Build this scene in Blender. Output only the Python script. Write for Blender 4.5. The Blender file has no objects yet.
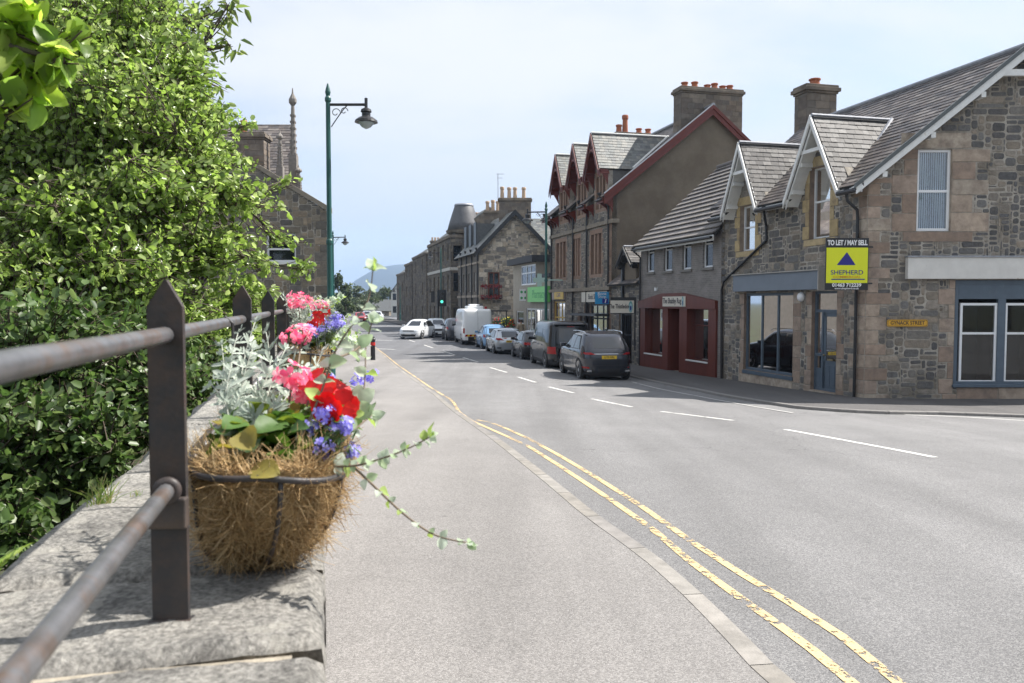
import bpy, bmesh, math, random
import numpy as np
from mathutils import Vector, Matrix, noise
from mathutils.geometry import tessellate_polygon
random.seed(7); rng = np.random.default_rng(7)
V = Vector
scene = bpy.context.scene
COL = scene.collection
PI = math.pi
# ------------------------------------------------------------------ camera
CAMZ = 2.8; F = 800.0; PITCH = math.atan(38.5/F)
cp, sp = math.cos(PITCH), math.sin(PITCH)
def ray(px, py):
    u = (px-512)/F; v = (341.5-py)/F
    return V((u, cp+v*sp, -sp+v*cp))
CAM = V((0, 0, CAMZ))
def at(px, py, Y):
    r = ray(px, py); return CAM + r*(Y/r.y)
_hx = [-60, 0, 4, 8, 12, 16, 20, 27, 35, 45, 60, 5000]
_hy = [1.95, 1.69, 1.71, 1.80, 2.0, 2.22, 2.42, 2.62, 2.74, 2.80, 2.80, 2.80]
_gx = np.linspace(-60, 120, 721)
_gy = np.interp(_gx, _hx, _hy); _gy = np.convolve(np.pad(_gy, 12, 'edge'), np.ones(25)/25, 'valid')
SA = math.atan(0.2525); sd = V((-math.sin(SA), math.cos(SA), 0)); sn = V((math.cos(SA), math.sin(SA), 0))
def ST(x, y): return (x*sd.x+y*sd.y, x*sn.x+y*sn.y)
def zg(x, y):
    s, t = ST(x, y)
    return CAMZ - float(np.interp(y, _gx, _gy)) - 0.03*min(max(0, t-9), 6)
PAV = 0.09
def onground(px, py, dz=0.0):
    r = ray(px, py); lo, hi = 0.5, 400.0
    for _ in range(60):
        m = (lo+hi)/2; p = CAM + r*(m/r.y)
        if p.z > zg(p.x, p.y)+dz: lo = m
        else: hi = m
    return CAM + r*(lo/r.y)
# ------------------------------------------------------------------ helpers
def root(name, label, cat, loc=(0, 0, 0), rz=0.0, group=None, kind=None):
    o = bpy.data.objects.new(name, None); COL.objects.link(o)
    o.location = loc; o.rotation_euler = (0, 0, rz); o.empty_display_size = 0.2
    tag(o, label, cat, group, kind); return o
def tag(o, label=None, cat=None, group=None, kind=None):
    if label: o['label'] = label
    if cat: o['category'] = cat
    if group: o['group'] = group
    if kind: o['kind'] = kind
    return o
def top(o):
    while o.parent: o = o.parent
    return o
def wm(o):
    t = top(o)
    if t.type != 'EMPTY': return Matrix.Identity(4)
    return Matrix.Translation(t.location) @ Matrix.Rotation(t.rotation_euler.z, 4, 'Z')
class MB:
    def __init__(s): s.v = []; s.f = []; s.m = []
    def add(s, vs, fs, mi=0):
        b = len(s.v); s.v.extend([tuple(p) for p in vs]); s.f.extend([tuple(b+i for i in f) for f in fs]); s.m.extend([mi]*len(fs))
    def quad(s, a, b, c, d, mi=0): s.add([a, b, c, d], [(0, 1, 2, 3)], mi)
    def pbox(s, o, ex, ey, ez, mi=0):
        o = V(o); ex = V(ex); ey = V(ey); ez = V(ez)
        p = [o, o+ex, o+ex+ey, o+ey, o+ez, o+ex+ez, o+ex+ey+ez, o+ey+ez]
        s.add(p, [(0, 3, 2, 1), (4, 5, 6, 7), (0, 1, 5, 4), (1, 2, 6, 5), (2, 3, 7, 6), (3, 0, 4, 7)], mi)
    def box(s, c, d, rz=0, mi=0):
        c = V(c); R = Matrix.Rotation(rz, 3, 'Z'); ex = R@V((d[0], 0, 0)); ey = R@V((0, d[1], 0)); ez = V((0, 0, d[2]))
        s.pbox(c-ex/2-ey/2-ez/2, ex, ey, ez, mi)
    def prism(s, poly, vec, mi=0):
        poly = [V(p) for p in poly]; n = len(poly); vec = V(vec)
        tris = tessellate_polygon([poly])
        s.add(poly+[p+vec for p in poly], [tuple(t) for t in tris]+[tuple(i+n for i in reversed(t)) for t in tris]+[(i, (i+1) % n, (i+1) % n+n, i+n) for i in range(n)], mi)
    def tube(s, pts, r, n=8, mi=0, cap=True):
        pts = [V(p) for p in pts]; k = len(pts)
        if not hasattr(r, '__len__'): r = [r]*k
        up = V((0, 0, 1)); vs = []; prev = None
        for i, p in enumerate(pts):
            d = (pts[min(i+1, k-1)]-pts[max(i-1, 0)])
            if d.length < 1e-9: d = V((0, 0, 1))
            d.normalize()
            if prev is None: a = d.cross(up if abs(d.z) < .95 else V((1, 0, 0))).normalized()
            else:
                a = (prev - d*prev.dot(d))
                if a.length < 1e-6: a = d.cross(up)
                a.normalize()
            prev = a; b = d.cross(a)
            for j in range(n):
                t = 2*PI*j/n; vs.append(p+(a*math.cos(t)+b*math.sin(t))*r[i])
        fs = [(i*n+j, i*n+(j+1) % n, (i+1)*n+(j+1) % n, (i+1)*n+j) for i in range(k-1) for j in range(n)]
        if cap: fs += [tuple(range(n-1, -1, -1)), tuple((k-1)*n+j for j in range(n))]
        s.add(vs, fs, mi)
    def lathe(s, c, prof, n=16, mi=0, axis=None):
        # prof list of (r,z); axis: matrix 3x3
        c = V(c); R = axis if axis is not None else Matrix.Identity(3); k = len(prof)
        vs = [c+R@V((r*math.cos(2*PI*j/n), r*math.sin(2*PI*j/n), z)) for r, z in prof for j in range(n)]
        fs = [(i*n+j, i*n+(j+1) % n, (i+1)*n+(j+1) % n, (i+1)*n+j) for i in range(k-1) for j in range(n)]
        fs += [tuple(range(n-1, -1, -1)), tuple((k-1)*n+j for j in range(n))]
        s.add(vs, fs, mi)
    def build(s, name, mat, parent=None, smooth=False, local=False, bevel=0):
        me = bpy.data.meshes.new(name)
        co = np.array(s.v, dtype=np.float64).reshape(-1, 3)
        if parent is not None and not local and len(co):
            M = np.array(wm(parent).inverted()); co = co@M[:3, :3].T+M[:3, 3]
        me.from_pydata(co.tolist(), [], s.f)
        mats = mat if isinstance(mat, (list, tuple)) else [mat]
        for m in mats: me.materials.append(m)
        if len(mats) > 1: me.polygons.foreach_set('material_index', s.m)
        if smooth: me.polygons.foreach_set('use_smooth', [True]*len(s.f))
        me.update()
        o = bpy.data.objects.new(name, me); COL.objects.link(o)
        if parent is not None: o.parent = parent
        if bevel:
            b = o.modifiers.new('bevel', 'BEVEL'); b.width = bevel; b.segments = 2; b.limit_method = 'ANGLE'
        if smooth == 'auto':
            for e in me.edges: pass
        return o
def npmesh(name, verts, faces, mat, parent=None, smooth=False):
    me = bpy.data.meshes.new(name); verts = np.asarray(verts, float); faces = np.asarray(faces)
    if parent is not None:
        M = np.array(wm(parent).inverted()); verts = verts@M[:3, :3].T+M[:3, 3]
    n = len(faces); k = faces.shape[1]
    me.vertices.add(len(verts)); me.vertices.foreach_set('co', verts.ravel())
    me.loops.add(n*k); me.loops.foreach_set('vertex_index', faces.ravel().astype(np.int32))
    me.polygons.add(n); me.polygons.foreach_set('loop_start', np.arange(0, n*k, k, dtype=np.int32)); me.polygons.foreach_set('loop_total', np.full(n, k, np.int32))
    if smooth: me.polygons.foreach_set('use_smooth', np.ones(n, bool))
    me.update(calc_edges=True); me.materials.append(mat)
    o = bpy.data.objects.new(name, me); COL.objects.link(o)
    if parent is not None: o.parent = parent
    return o
def text(s, size, loc, xdir, updir, mat, parent, name='lettering', sx=1.0, extrude=0.002, weight=0.0, align='CENTER', shear=0):
    c = bpy.data.curves.new(name, 'FONT'); c.body = s; c.size = size; c.align_x = align; c.align_y = 'CENTER'
    c.extrude = extrude; c.offset = weight; c.shear = shear; c.materials.append(mat)
    to = bpy.data.objects.new(name, c); COL.objects.link(to); bpy.context.view_layer.update()
    me = bpy.data.meshes.new_from_object(to.evaluated_get(bpy.context.evaluated_depsgraph_get())); me.name = name
    bpy.data.objects.remove(to); bpy.data.curves.remove(c)
    if not me.materials: me.materials.append(mat)
    o = bpy.data.objects.new(name, me); COL.objects.link(o)
    x = V(xdir).normalized(); u = V(updir).normalized(); n = x.cross(u)
    W = Matrix.Translation(V(loc)) @ Matrix((x, u, n)).transposed().to_4x4() @ Matrix.Diagonal((sx, 1, 1, 1))
    o.parent = parent; o.matrix_local = wm(parent).inverted() @ W
    return o
# ------------------------------------------------------------------ materials
def srgb(r, g, b):
    f = lambda c: (c/255/12.92 if c/255 <= .04045 else ((c/255+.055)/1.055)**2.4)
    return (f(r), f(g), f(b))
_mc = {}
def nmat(name):
    m = bpy.data.materials.new(name); m.use_nodes = True; nt = m.node_tree
    return m, nt, nt.nodes['Principled BSDF'], nt.nodes.new, nt.links.new
def pm(name, base, rough=.6, var=.15, scale=4.0, detail=6, bump=0.0, bscale=60.0, bdist=.01, isl=None, islv=0.0, metal=0.0, spec=.5, streak=None, coat=0, c2=None, c2scale=1.5, c2t=.5, c2w=.1, transl=0, emis=None, vscale=None):
    if name in _mc: return _mc[name]
    m, nt, P, N, L = nmat(name)
    tc = N('ShaderNodeTexCoord'); vec = tc.outputs['Object']
    if vscale:
        mp = N('ShaderNodeMapping'); mp.inputs['Scale'].default_value = vscale; L(vec, mp.inputs[0]); vec = mp.outputs[0]
    if isl:
        g = N('ShaderNodeNewGeometry'); r = N('ShaderNodeValToRGB'); r.color_ramp.interpolation = 'CONSTANT'
        els = r.color_ramp.elements
        while len(els) < len(isl): els.new(.5)
        for i, c in enumerate(isl): els[i].position = i/len(isl); els[i].color = (*c, 1)
        L(g.outputs['Random Per Island'], r.inputs[0]); colr = r.outputs[0]
        if islv:
            wn = N('ShaderNodeTexWhiteNoise'); wn.noise_dimensions = '1D'; L(g.outputs['Random Per Island'], wn.inputs['W'])
            mr = N('ShaderNodeMapRange'); L(wn.outputs['Value'], mr.inputs[0]); mr.inputs[3].default_value = 1-islv; mr.inputs[4].default_value = 1+islv
            mx = N('ShaderNodeVectorMath'); mx.operation = 'SCALE'; L(colr, mx.inputs[0]); L(mr.outputs[0], mx.inputs['Scale']); colr = mx.outputs[0]
    else:
        rg = N('ShaderNodeRGB'); rg.outputs[0].default_value = (*base, 1); colr = rg.outputs[0]
    if c2 is not None:
        n2 = N('ShaderNodeTexNoise'); n2.inputs['Scale'].default_value = c2scale; n2.inputs['Detail'].default_value = 8; n2.inputs['Roughness'].default_value = .65; L(vec, n2.inputs['Vector'])
        mr = N('ShaderNodeMapRange'); L(n2.outputs[0], mr.inputs[0]); mr.inputs[1].default_value = c2t-c2w; mr.inputs[2].default_value = c2t+c2w
        mx = N('ShaderNodeMix'); mx.data_type = 'RGBA'; L(mr.outputs[0], mx.inputs[0]); L(colr, mx.inputs[6]); mx.inputs[7].default_value = (*c2, 1); colr = mx.outputs[2]
    if var:
        n1 = N('ShaderNodeTexNoise'); n1.inputs['Scale'].default_value = scale; n1.inputs['Detail'].default_value = detail; n1.inputs['Roughness'].default_value = .6; L(vec, n1.inputs['Vector'])
        mr = N('ShaderNodeMapRange'); L(n1.outputs[0], mr.inputs[0]); mr.inputs[1].default_value = .25; mr.inputs[2].default_value = .75; mr.inputs[3].default_value = 1-var; mr.inputs[4].default_value = 1+var
        mx = N('ShaderNodeVectorMath'); mx.operation = 'SCALE'; L(colr, mx.inputs[0]); L(mr.outputs[0], mx.inputs['Scale']); colr = mx.outputs[0]
    L(colr, P.inputs['Base Color'])
    P.inputs['Roughness'].default_value = rough; P.inputs['Metallic'].default_value = metal; P.inputs['Specular IOR Level'].default_value = spec
    if coat: P.inputs['Coat Weight'].default_value = coat; P.inputs['Coat Roughness'].default_value = .05
    if bump:
        nb = N('ShaderNodeTexNoise'); nb.inputs['Scale'].default_value = bscale; nb.inputs['Detail'].default_value = 5; L(vec, nb.inputs['Vector'])
        b = N('ShaderNodeBump'); b.inputs['Strength'].default_value = bump; b.inputs['Distance'].default_value = bdist; L(nb.outputs[0], b.inputs['Height']); L(b.outputs[0], P.inputs['Normal'])
    if transl:
        t = N('ShaderNodeBsdfTranslucent'); L(colr, t.inputs[0]); ms = N('ShaderNodeMixShader'); ms.inputs[0].default_value = transl
        hs = N('ShaderNodeHueSaturation'); hs.inputs['Saturation'].default_value = 1.1; hs.inputs['Value'].default_value = 1.9; L(colr, hs.inputs['Color']); L(hs.outputs[0], t.inputs[0])
        L(P.outputs[0], ms.inputs[1]); L(t.outputs[0], ms.inputs[2]); L(ms.outputs[0], nt.nodes['Material Output'].inputs[0])
    if emis: P.inputs['Emission Color'].default_value = (*emis[0], 1); P.inputs['Emission Strength'].default_value = emis[1]
    _mc[name] = m; return m
def glassmat(name, tint=(.9, .95, .95), refl=.12):
    if name in _mc: return _mc[name]
    m, nt, P, N, L = nmat(name)
    nt.nodes.remove(P); out = nt.nodes['Material Output']
    tr = N('ShaderNodeBsdfTransparent'); tr.inputs[0].default_value = (*tint, 1)
    gl = N('ShaderNodeBsdfGlossy'); gl.inputs['Roughness'].default_value = .03
    fr = N('ShaderNodeFresnel'); fr.inputs[0].default_value = 1.6
    ad = N('ShaderNodeMath'); ad.operation = 'ADD'; ad.inputs[1].default_value = refl; ad.use_clamp = True; L(fr.outputs[0], ad.inputs[0])
    mx = N('ShaderNodeMixShader'); L(ad.outputs[0], mx.inputs[0]); L(tr.outputs[0], mx.inputs[1]); L(gl.outputs[0], mx.inputs[2]); L(mx.outputs[0], out.inputs[0])
    _mc[name] = m; return m

# ------------------------------------------------------------------ planes, walls, stones, slates
class Plane:
    def __init__(s, o, e, out): s.o = V(o); s.e = V(e).normalized(); s.n = V(out).normalized()
    def hit(s, px, py, off=0.0):
        r = ray(px, py); o = s.o+s.n*off
        t = (o-CAM).dot(s.n)/r.dot(s.n); p = CAM+r*t
        return ((p-o).dot(s.e), p.z)
    def P(s, a, z, off=0.0): 
        q = s.o+s.e*a+s.n*off; return V((q.x, q.y, z))
    def rect(s, x0, y0, x1, y1, off=0.0):
        # two opposite pixel corners -> (s0,s1,z0,z1), z measured at the middle
        xm = (x0+x1)/2
        a = s.hit(x0, (y0+y1)/2, off)[0]; b = s.hit(x1, (y0+y1)/2, off)[0]
        z1 = s.hit(xm, y0, off)[1]; z0 = s.hit(xm, y1, off)[1]
        return (min(a, b), max(a, b), min(z0, z1), max(z0, z1))
def inpoly(x, y, poly):
    c = False; n = len(poly)
    for i in range(n):
        x1, y1 = poly[i]; x2, y2 = poly[(i+1) % n]
        if (y1 > y) != (y2 > y) and x < (x2-x1)*(y-y1)/(y2-y1)+x1: c = not c
    return c
def wall(pl, outline, openings, mat, parent, name='wall', reveal=.2, revmat=None, thick=0.25):
    """outline: bottom-left, bottom-right, then the top edge from right to left"""
    mb = MB(); zb_ = outline[0][1]; chain = outline[1:]+[outline[0]]
    chain = [chain[0]]+[c for c in chain[1:-1]]
    top_ = chain[1:] if len(chain) > 1 else chain
    top_ = sorted(range(len(top_)), key=lambda i: -i); tp = [outline[2:][i] for i in top_]
    sx = [p[0] for p in tp]; sz = [p[1] for p in tp]
    for i in range(1, len(sx)):
        if sx[i] <= sx[i-1]: sx[i] = sx[i-1]+1e-4
    zh = lambda a: float(np.interp(a, sx, sz))
    S = sorted(set([round(v, 5) for v in sx]+[round(v, 5) for o in openings for v in o[:2]]))
    lo, hi = outline[0][0], outline[1][0]; S = [v for v in S if lo-1e-4 <= v <= hi+1e-4]
    for i in range(len(S)-1):
        x0, x1 = S[i], S[i+1]
        if x1-x0 < 1e-3: continue
        m = (x0+x1)/2; ops = sorted([o for o in openings if o[0] < m < o[1]], key=lambda o: o[2])
        z = zb_
        e = 1e-5; t0, t1 = zh(x0+e), zh(x1-e)
        for o in ops:
            if o[2] > z: 
                for off in (0, -thick): mb.quad(pl.P(x0, z, off), pl.P(x1, z, off), pl.P(x1, o[2], off), pl.P(x0, o[2], off))
            z = o[3]
        if t0 > z or t1 > z:
            for off in (0, -thick): mb.quad(pl.P(x0, z, off), pl.P(x1, z, off), pl.P(x1, max(z, t1), off), pl.P(x0, max(z, t0), off))
    k = len(outline)
    for i in range(k):
        a = outline[i]; b = outline[(i+1) % k]
        mb.quad(pl.P(*a), pl.P(*b), pl.P(*b, -thick), pl.P(*a, -thick))
    for a0, a1, z0, z1 in openings:
        c = [(a0, z0), (a1, z0), (a1, z1), (a0, z1)]
        for i in range(4):
            a = c[i]; b = c[(i+1) % 4]
            mb.quad(pl.P(*a, .008), pl.P(*b, .008), pl.P(*b, -thick), pl.P(*a, -thick), 1 if revmat else 0)
    return mb.build(name, [mat, revmat] if revmat else mat, parent)
def stones(pl, outline, openings, quoins, smat, qmat, parent, cell=.06, wr=(3, 10), hr=(2, 5), seed=1, mortar=.012, prot=.014, name='stonework', sprob=.3, zbase=None):
    """rubble packed on a grid; quoins = list of rects (s0,s1,z0,z1) laid first"""
    R = random.Random(seed)
    xs = [p[0] for p in outline]; zs = [p[1] for p in outline]
    x0, x1, z0, z1 = min(xs), max(xs), min(zs), max(zs)
    nx = int((x1-x0)/cell); nz = int((z1-z0)/cell)
    occ = np.zeros((nz+1, nx+1), bool)
    for j in range(nz+1):
        for i in range(nx+1):
            a = x0+(i+.5)*cell; z = z0+(j+.5)*cell
            if not inpoly(a, z, outline): occ[j, i] = True
    def mark(r, pad=0.0):
        i0 = max(0, int(round((r[0]-x0-pad)/cell))); i1 = min(nx+1, int(round((r[1]-x0+pad)/cell)))
        j0 = max(0, int(round((r[2]-z0-pad)/cell))); j1 = min(nz+1, int(round((r[3]-z0+pad)/cell)))
        occ[j0:j1, i0:i1] = True
    for r in openings: mark(r)
    for r in quoins: mark(r)
    mb = MB(); mq = MB()
    def stone(m, a0, a1, b0, b1, jit, pr, mo):
        w = a1-a0; h = b1-b0; j = jit
        a0 += mo; a1 -= mo; b0 += mo; b1 -= mo
        if a1-a0 < .01 or b1-b0 < .01: return
        cx = min(w, h)*.18 if jit > .004 else 0.004
        f = lambda: R.uniform(-j, j)
        pts = [(a0+cx+f(), b0+f()), (a1-cx+f(), b0+f()), (a1+f(), b0+cx+f()), (a1+f(), b1-cx+f()), (a1-cx+f(), b1+f()), (a0+cx+f(), b1+f()), (a0+f(), b1-cx+f()), (a0+f(), b0+cx+f())]
        ca = (a0+a1)/2; cb = (b0+b1)/2; ins = min(.012, .12*min(w, h))
        top = []
        for a, b in pts:
            da, db = ca-a, cb-b; d = math.hypot(da, db)+1e-6
            top.append((a+da/d*ins, b+db/d*ins))
        t1 = R.uniform(-.3, .3)*pr; t2 = R.uniform(-.3, .3)*pr
        vs = [pl.P(a, b, .001) for a, b in pts]+[pl.P(a, b, pr*R.uniform(.8, 1.1)+t1*(a-ca)/(w+.01)*2+t2*(b-cb)/(h+.01)*2) for a, b in top]
        m.add(vs, [tuple(range(8, 16))]+[(i, (i+1) % 8, 8+(i+1) % 8, 8+i) for i in range(8)])
    for j in range(nz+1):
        i = 0
        while i <= nx:
            if occ[j, i]: i += 1; continue
            w = R.randint(*wr); h = R.randint(*hr)
            if R.random() < sprob: w = R.randint(1, wr[0]+1); h = R.randint(1, hr[0]+1)
            k = 0
            while k < w and i+k <= nx and not occ[j, i+k]: k += 1
            w = k
            k = 1
            while k < h and j+k <= nz and not occ[j+k, i:i+w].any(): k += 1
            h = k
            occ[j:j+h, i:i+w] = True
            stone(mb, x0+i*cell, x0+(i+w)*cell, z0+j*cell, z0+(j+h)*cell, mortar*.45, prot, mortar*R.uniform(.6, 1.2))
            i += w
    for r in quoins: stone(mq, r[0], r[1], r[2], r[3], .002, prot*1.15, mortar*.45)
    o = mb.build(name, smat, parent)
    if quoins: mq.build('dressed_stones', qmat, parent)
    return o
def alt_quoins(a, z0, z1, side, h=.32, w1=.5, w2=.28, seed=0):
    """blocks up an edge at s=a, going to side (+1/-1)"""
    R = random.Random(seed); out = []; z = z0; k = 0
    while z < z1-.1:
        hh = min(h*R.uniform(.85, 1.15), z1-z); w = (w1 if k % 2 == 0 else w2)*R.uniform(.9, 1.1)
        out.append((min(a, a+side*w), max(a, a+side*w), z, z+hh)); z += hh; k += 1
    return out
def win_quoins(r, seed=0, w1=.34, w2=.2, lint=.26, sill=.16):
    a0, a1, z0, z1 = r
    return alt_quoins(a0, z0, z1, -1, .34, w1, w2, seed)+alt_quoins(a1, z0, z1, 1, .34, w1, w2, seed+1)+[(a0-w2, a1+w2, z1, z1+lint), (a0-w2, a1+w2, z0-sill, z0)]
def clip(poly, keep):
    # convex polygon clip (2d): keep = convex polygon ccw
    out = poly; n = len(keep)
    for i in range(n):
        ax, ay = keep[i]; bx, by = keep[(i+1) % n]; inp = out; out = []
        if not inp: return []
        sd_ = lambda p: (bx-ax)*(p[1]-ay)-(by-ay)*(p[0]-ax)
        for k in range(len(inp)):
            p = inp[k]; q = inp[(k+1) % len(inp)]; dp = sd_(p); dq = sd_(q)
            if dp >= 0: out.append(p)
            if dp*dq < 0:
                t = dp/(dp-dq); out.append((p[0]+(q[0]-p[0])*t, p[1]+(q[1]-p[1])*t))
    return out
def slates(mb, poly3, adir, row=.2, wid=.27, lift=.014, seed=0, jit=.25, thick=.012, slab=None):
    """poly3: planar convex 3D polygon; adir: direction along the eave"""
    R = random.Random(seed); P = [V(p) for p in poly3]; a = V(adir).normalized()
    nn = (P[1]-P[0]).cross(P[2]-P[0]).normalized()
    if nn.z < 0: nn = -nn
    a = (a-nn*a.dot(nn)).normalized(); b = nn.cross(a)
    if b.z < 0: b = -b
    o = P[0]; q = [((p-o).dot(a), (p-o).dot(b)) for p in P]
    area = sum(q[i][0]*q[(i+1) % len(q)][1]-q[(i+1) % len(q)][0]*q[i][1] for i in range(len(q)))
    if area < 0: q = q[::-1]
    u0 = min(p[0] for p in q); u1 = max(p[0] for p in q); v0 = min(p[1] for p in q); v1 = max(p[1] for p in q)
    k = 0; v = v0
    while v < v1:
        u = u0-wid*((k % 2)*.5)-R.random()*wid*jit
        while u < u1:
            w = wid*R.uniform(1-jit, 1+jit); vj = v+R.uniform(-.02, .02)*row*(jit > 0)
            c = clip([(u+.003, vj), (u+w-.003, vj), (u+w-.003, v+row*1.12), (u+.003, v+row*1.12)], q)
            if len(c) >= 3:
                lf = lift*(R.uniform(.8, 1.3) if jit > 0 else 1); tl = R.uniform(-.003, .003)*(jit > 0)
                h = lambda x, y: lf*(1-(y-vj)/row)+tl*(x-u)/w*1.0+.002
                tp = [o+a*x+b*y+nn*h(x, y) for x, y in c]; n = len(tp)
                bt = [o+a*x+b*y+nn*(h(x, y)-thick) for x, y in c]
                mb.add(tp+bt, [tuple(range(n))]+[(i, (i+1) % n, n+(i+1) % n, n+i) for i in range(n)])
            u += w
        v += row; k += 1
    if slab is not None:
        slab.prism([p-nn*.01 for p in P], -nn*.07)
    return nn
# ------------------------------------------------------------------ world, sun, camera
w = bpy.data.worlds.new('World'); scene.world = w; w.use_nodes = True
nt = w.node_tree; N = nt.nodes.new; L = nt.links.new; bg = nt.nodes['Background']
SUNV = V((.955, .295, 0)).normalized(); ELEV = math.radians(52)
sky = N('ShaderNodeTexSky'); sky.sky_type = 'NISHITA'; sky.sun_disc = False; sky.sun_elevation = ELEV; sky.sun_rotation = math.atan2(SUNV.x, SUNV.y)
sky.altitude = 250; sky.air_density = 1.0; sky.dust_density = 1.2
tc = N('ShaderNodeTexCoord'); sx = N('ShaderNodeSeparateXYZ'); L(tc.outputs['Generated'], sx.inputs[0])
zz = N('ShaderNodeMath'); zz.operation = 'ADD'; zz.inputs[1].default_value = .22; L(sx.outputs[2], zz.inputs[0])
zm = N('ShaderNodeMath'); zm.operation = 'MAXIMUM'; zm.inputs[1].default_value = .05; L(zz.outputs[0], zm.inputs[0])
dx = N('ShaderNodeMath'); dx.operation = 'DIVIDE'; L(sx.outputs[0], dx.inputs[0]); L(zm.outputs[0], dx.inputs[1])
dy = N('ShaderNodeMath'); dy.operation = 'DIVIDE'; L(sx.outputs[1], dy.inputs[0]); L(zm.outputs[0], dy.inputs[1])
cb = N('ShaderNodeCombineXYZ'); L(dx.outputs[0], cb.inputs[0]); L(dy.outputs[0], cb.inputs[1])
mp = N('ShaderNodeMapping'); mp.inputs['Scale'].default_value = (.55, .9, 1); mp.inputs['Location'].default_value = (1.3, .4, 0); L(cb.outputs[0], mp.inputs[0])
ns = N('ShaderNodeTexNoise'); ns.inputs['Scale'].default_value = 1.1; ns.inputs['Detail'].default_value = 8; ns.inputs['Roughness'].default_value = .55; ns.inputs['Distortion'].default_value = .25; L(mp.outputs[0], ns.inputs['Vector'])
mr = N('ShaderNodeMapRange'); mr.interpolation_type = 'SMOOTHSTEP'; mr.inputs[1].default_value = .36; mr.inputs[2].default_value = .60; mr.inputs[3].default_value = .45; mr.inputs[4].default_value = 1.0; L(ns.outputs[0], mr.inputs[0])
sc_ = N('ShaderNodeVectorMath'); sc_.operation = 'SCALE'; sc_.inputs['Scale'].default_value = .105; L(sky.outputs[0], sc_.inputs[0])
mx = N('ShaderNodeMix'); mx.data_type = 'RGBA'; L(mr.outputs[0], mx.inputs[0]); L(sc_.outputs[0], mx.inputs[6]); 
ch = N('ShaderNodeMapRange'); ch.interpolation_type = 'SMOOTHSTEP'; ch.inputs[1].default_value = .0; ch.inputs[2].default_value = .30; L(sx.outputs[2], ch.inputs[0])
cc_ = N('ShaderNodeMix'); cc_.data_type = 'RGBA'; cc_.inputs[6].default_value = (.37, .44, .56, 1); cc_.inputs[7].default_value = (.515, .535, .565, 1); L(ch.outputs[0], cc_.inputs[0]); L(cc_.outputs[2], mx.inputs[7])
L(mx.outputs[2], bg.inputs[0]); bg.inputs[1].default_value = 1.0
sl = bpy.data.lights.new('sun', 'SUN'); sl.energy = 5.0; sl.angle = math.radians(.53); sl.color = (1, .955, .89)
so = bpy.data.objects.new('sun', sl); COL.objects.link(so)
sdir = V((SUNV.x*math.cos(ELEV), SUNV.y*math.cos(ELEV), math.sin(ELEV)))
so.rotation_euler = sdir.to_track_quat('Z', 'Y').to_euler(); so.location = (20, 10, 40)
cam = bpy.data.cameras.new('camera'); co = bpy.data.objects.new('camera', cam); COL.objects.link(co)
cam.sensor_width = 36; cam.lens = 36*F/1024; co.location = CAM; co.rotation_euler = (PI/2-PITCH, 0, 0)
cam.clip_start = .05; cam.clip_end = 12000; cam.dof.use_dof = True; cam.dof.focus_distance = 9; cam.dof.aperture_fstop = 8.0
scene.camera = co
scene.view_settings.view_transform = 'Standard'; scene.view_settings.look = 'None'; scene.view_settings.exposure = .86
scene.render.engine = 'CYCLES'
cy = scene.cycles; cy.use_denoising = True; cy.max_bounces = 6; cy.diffuse_bounces = 3; cy.glossy_bounces = 3; cy.transmission_bounces = 4; cy.transparent_max_bounces = 8; cy.volume_bounces = 0
try: cy.caustics_reflective = False; cy.caustics_refractive = False
except Exception: pass

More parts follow.
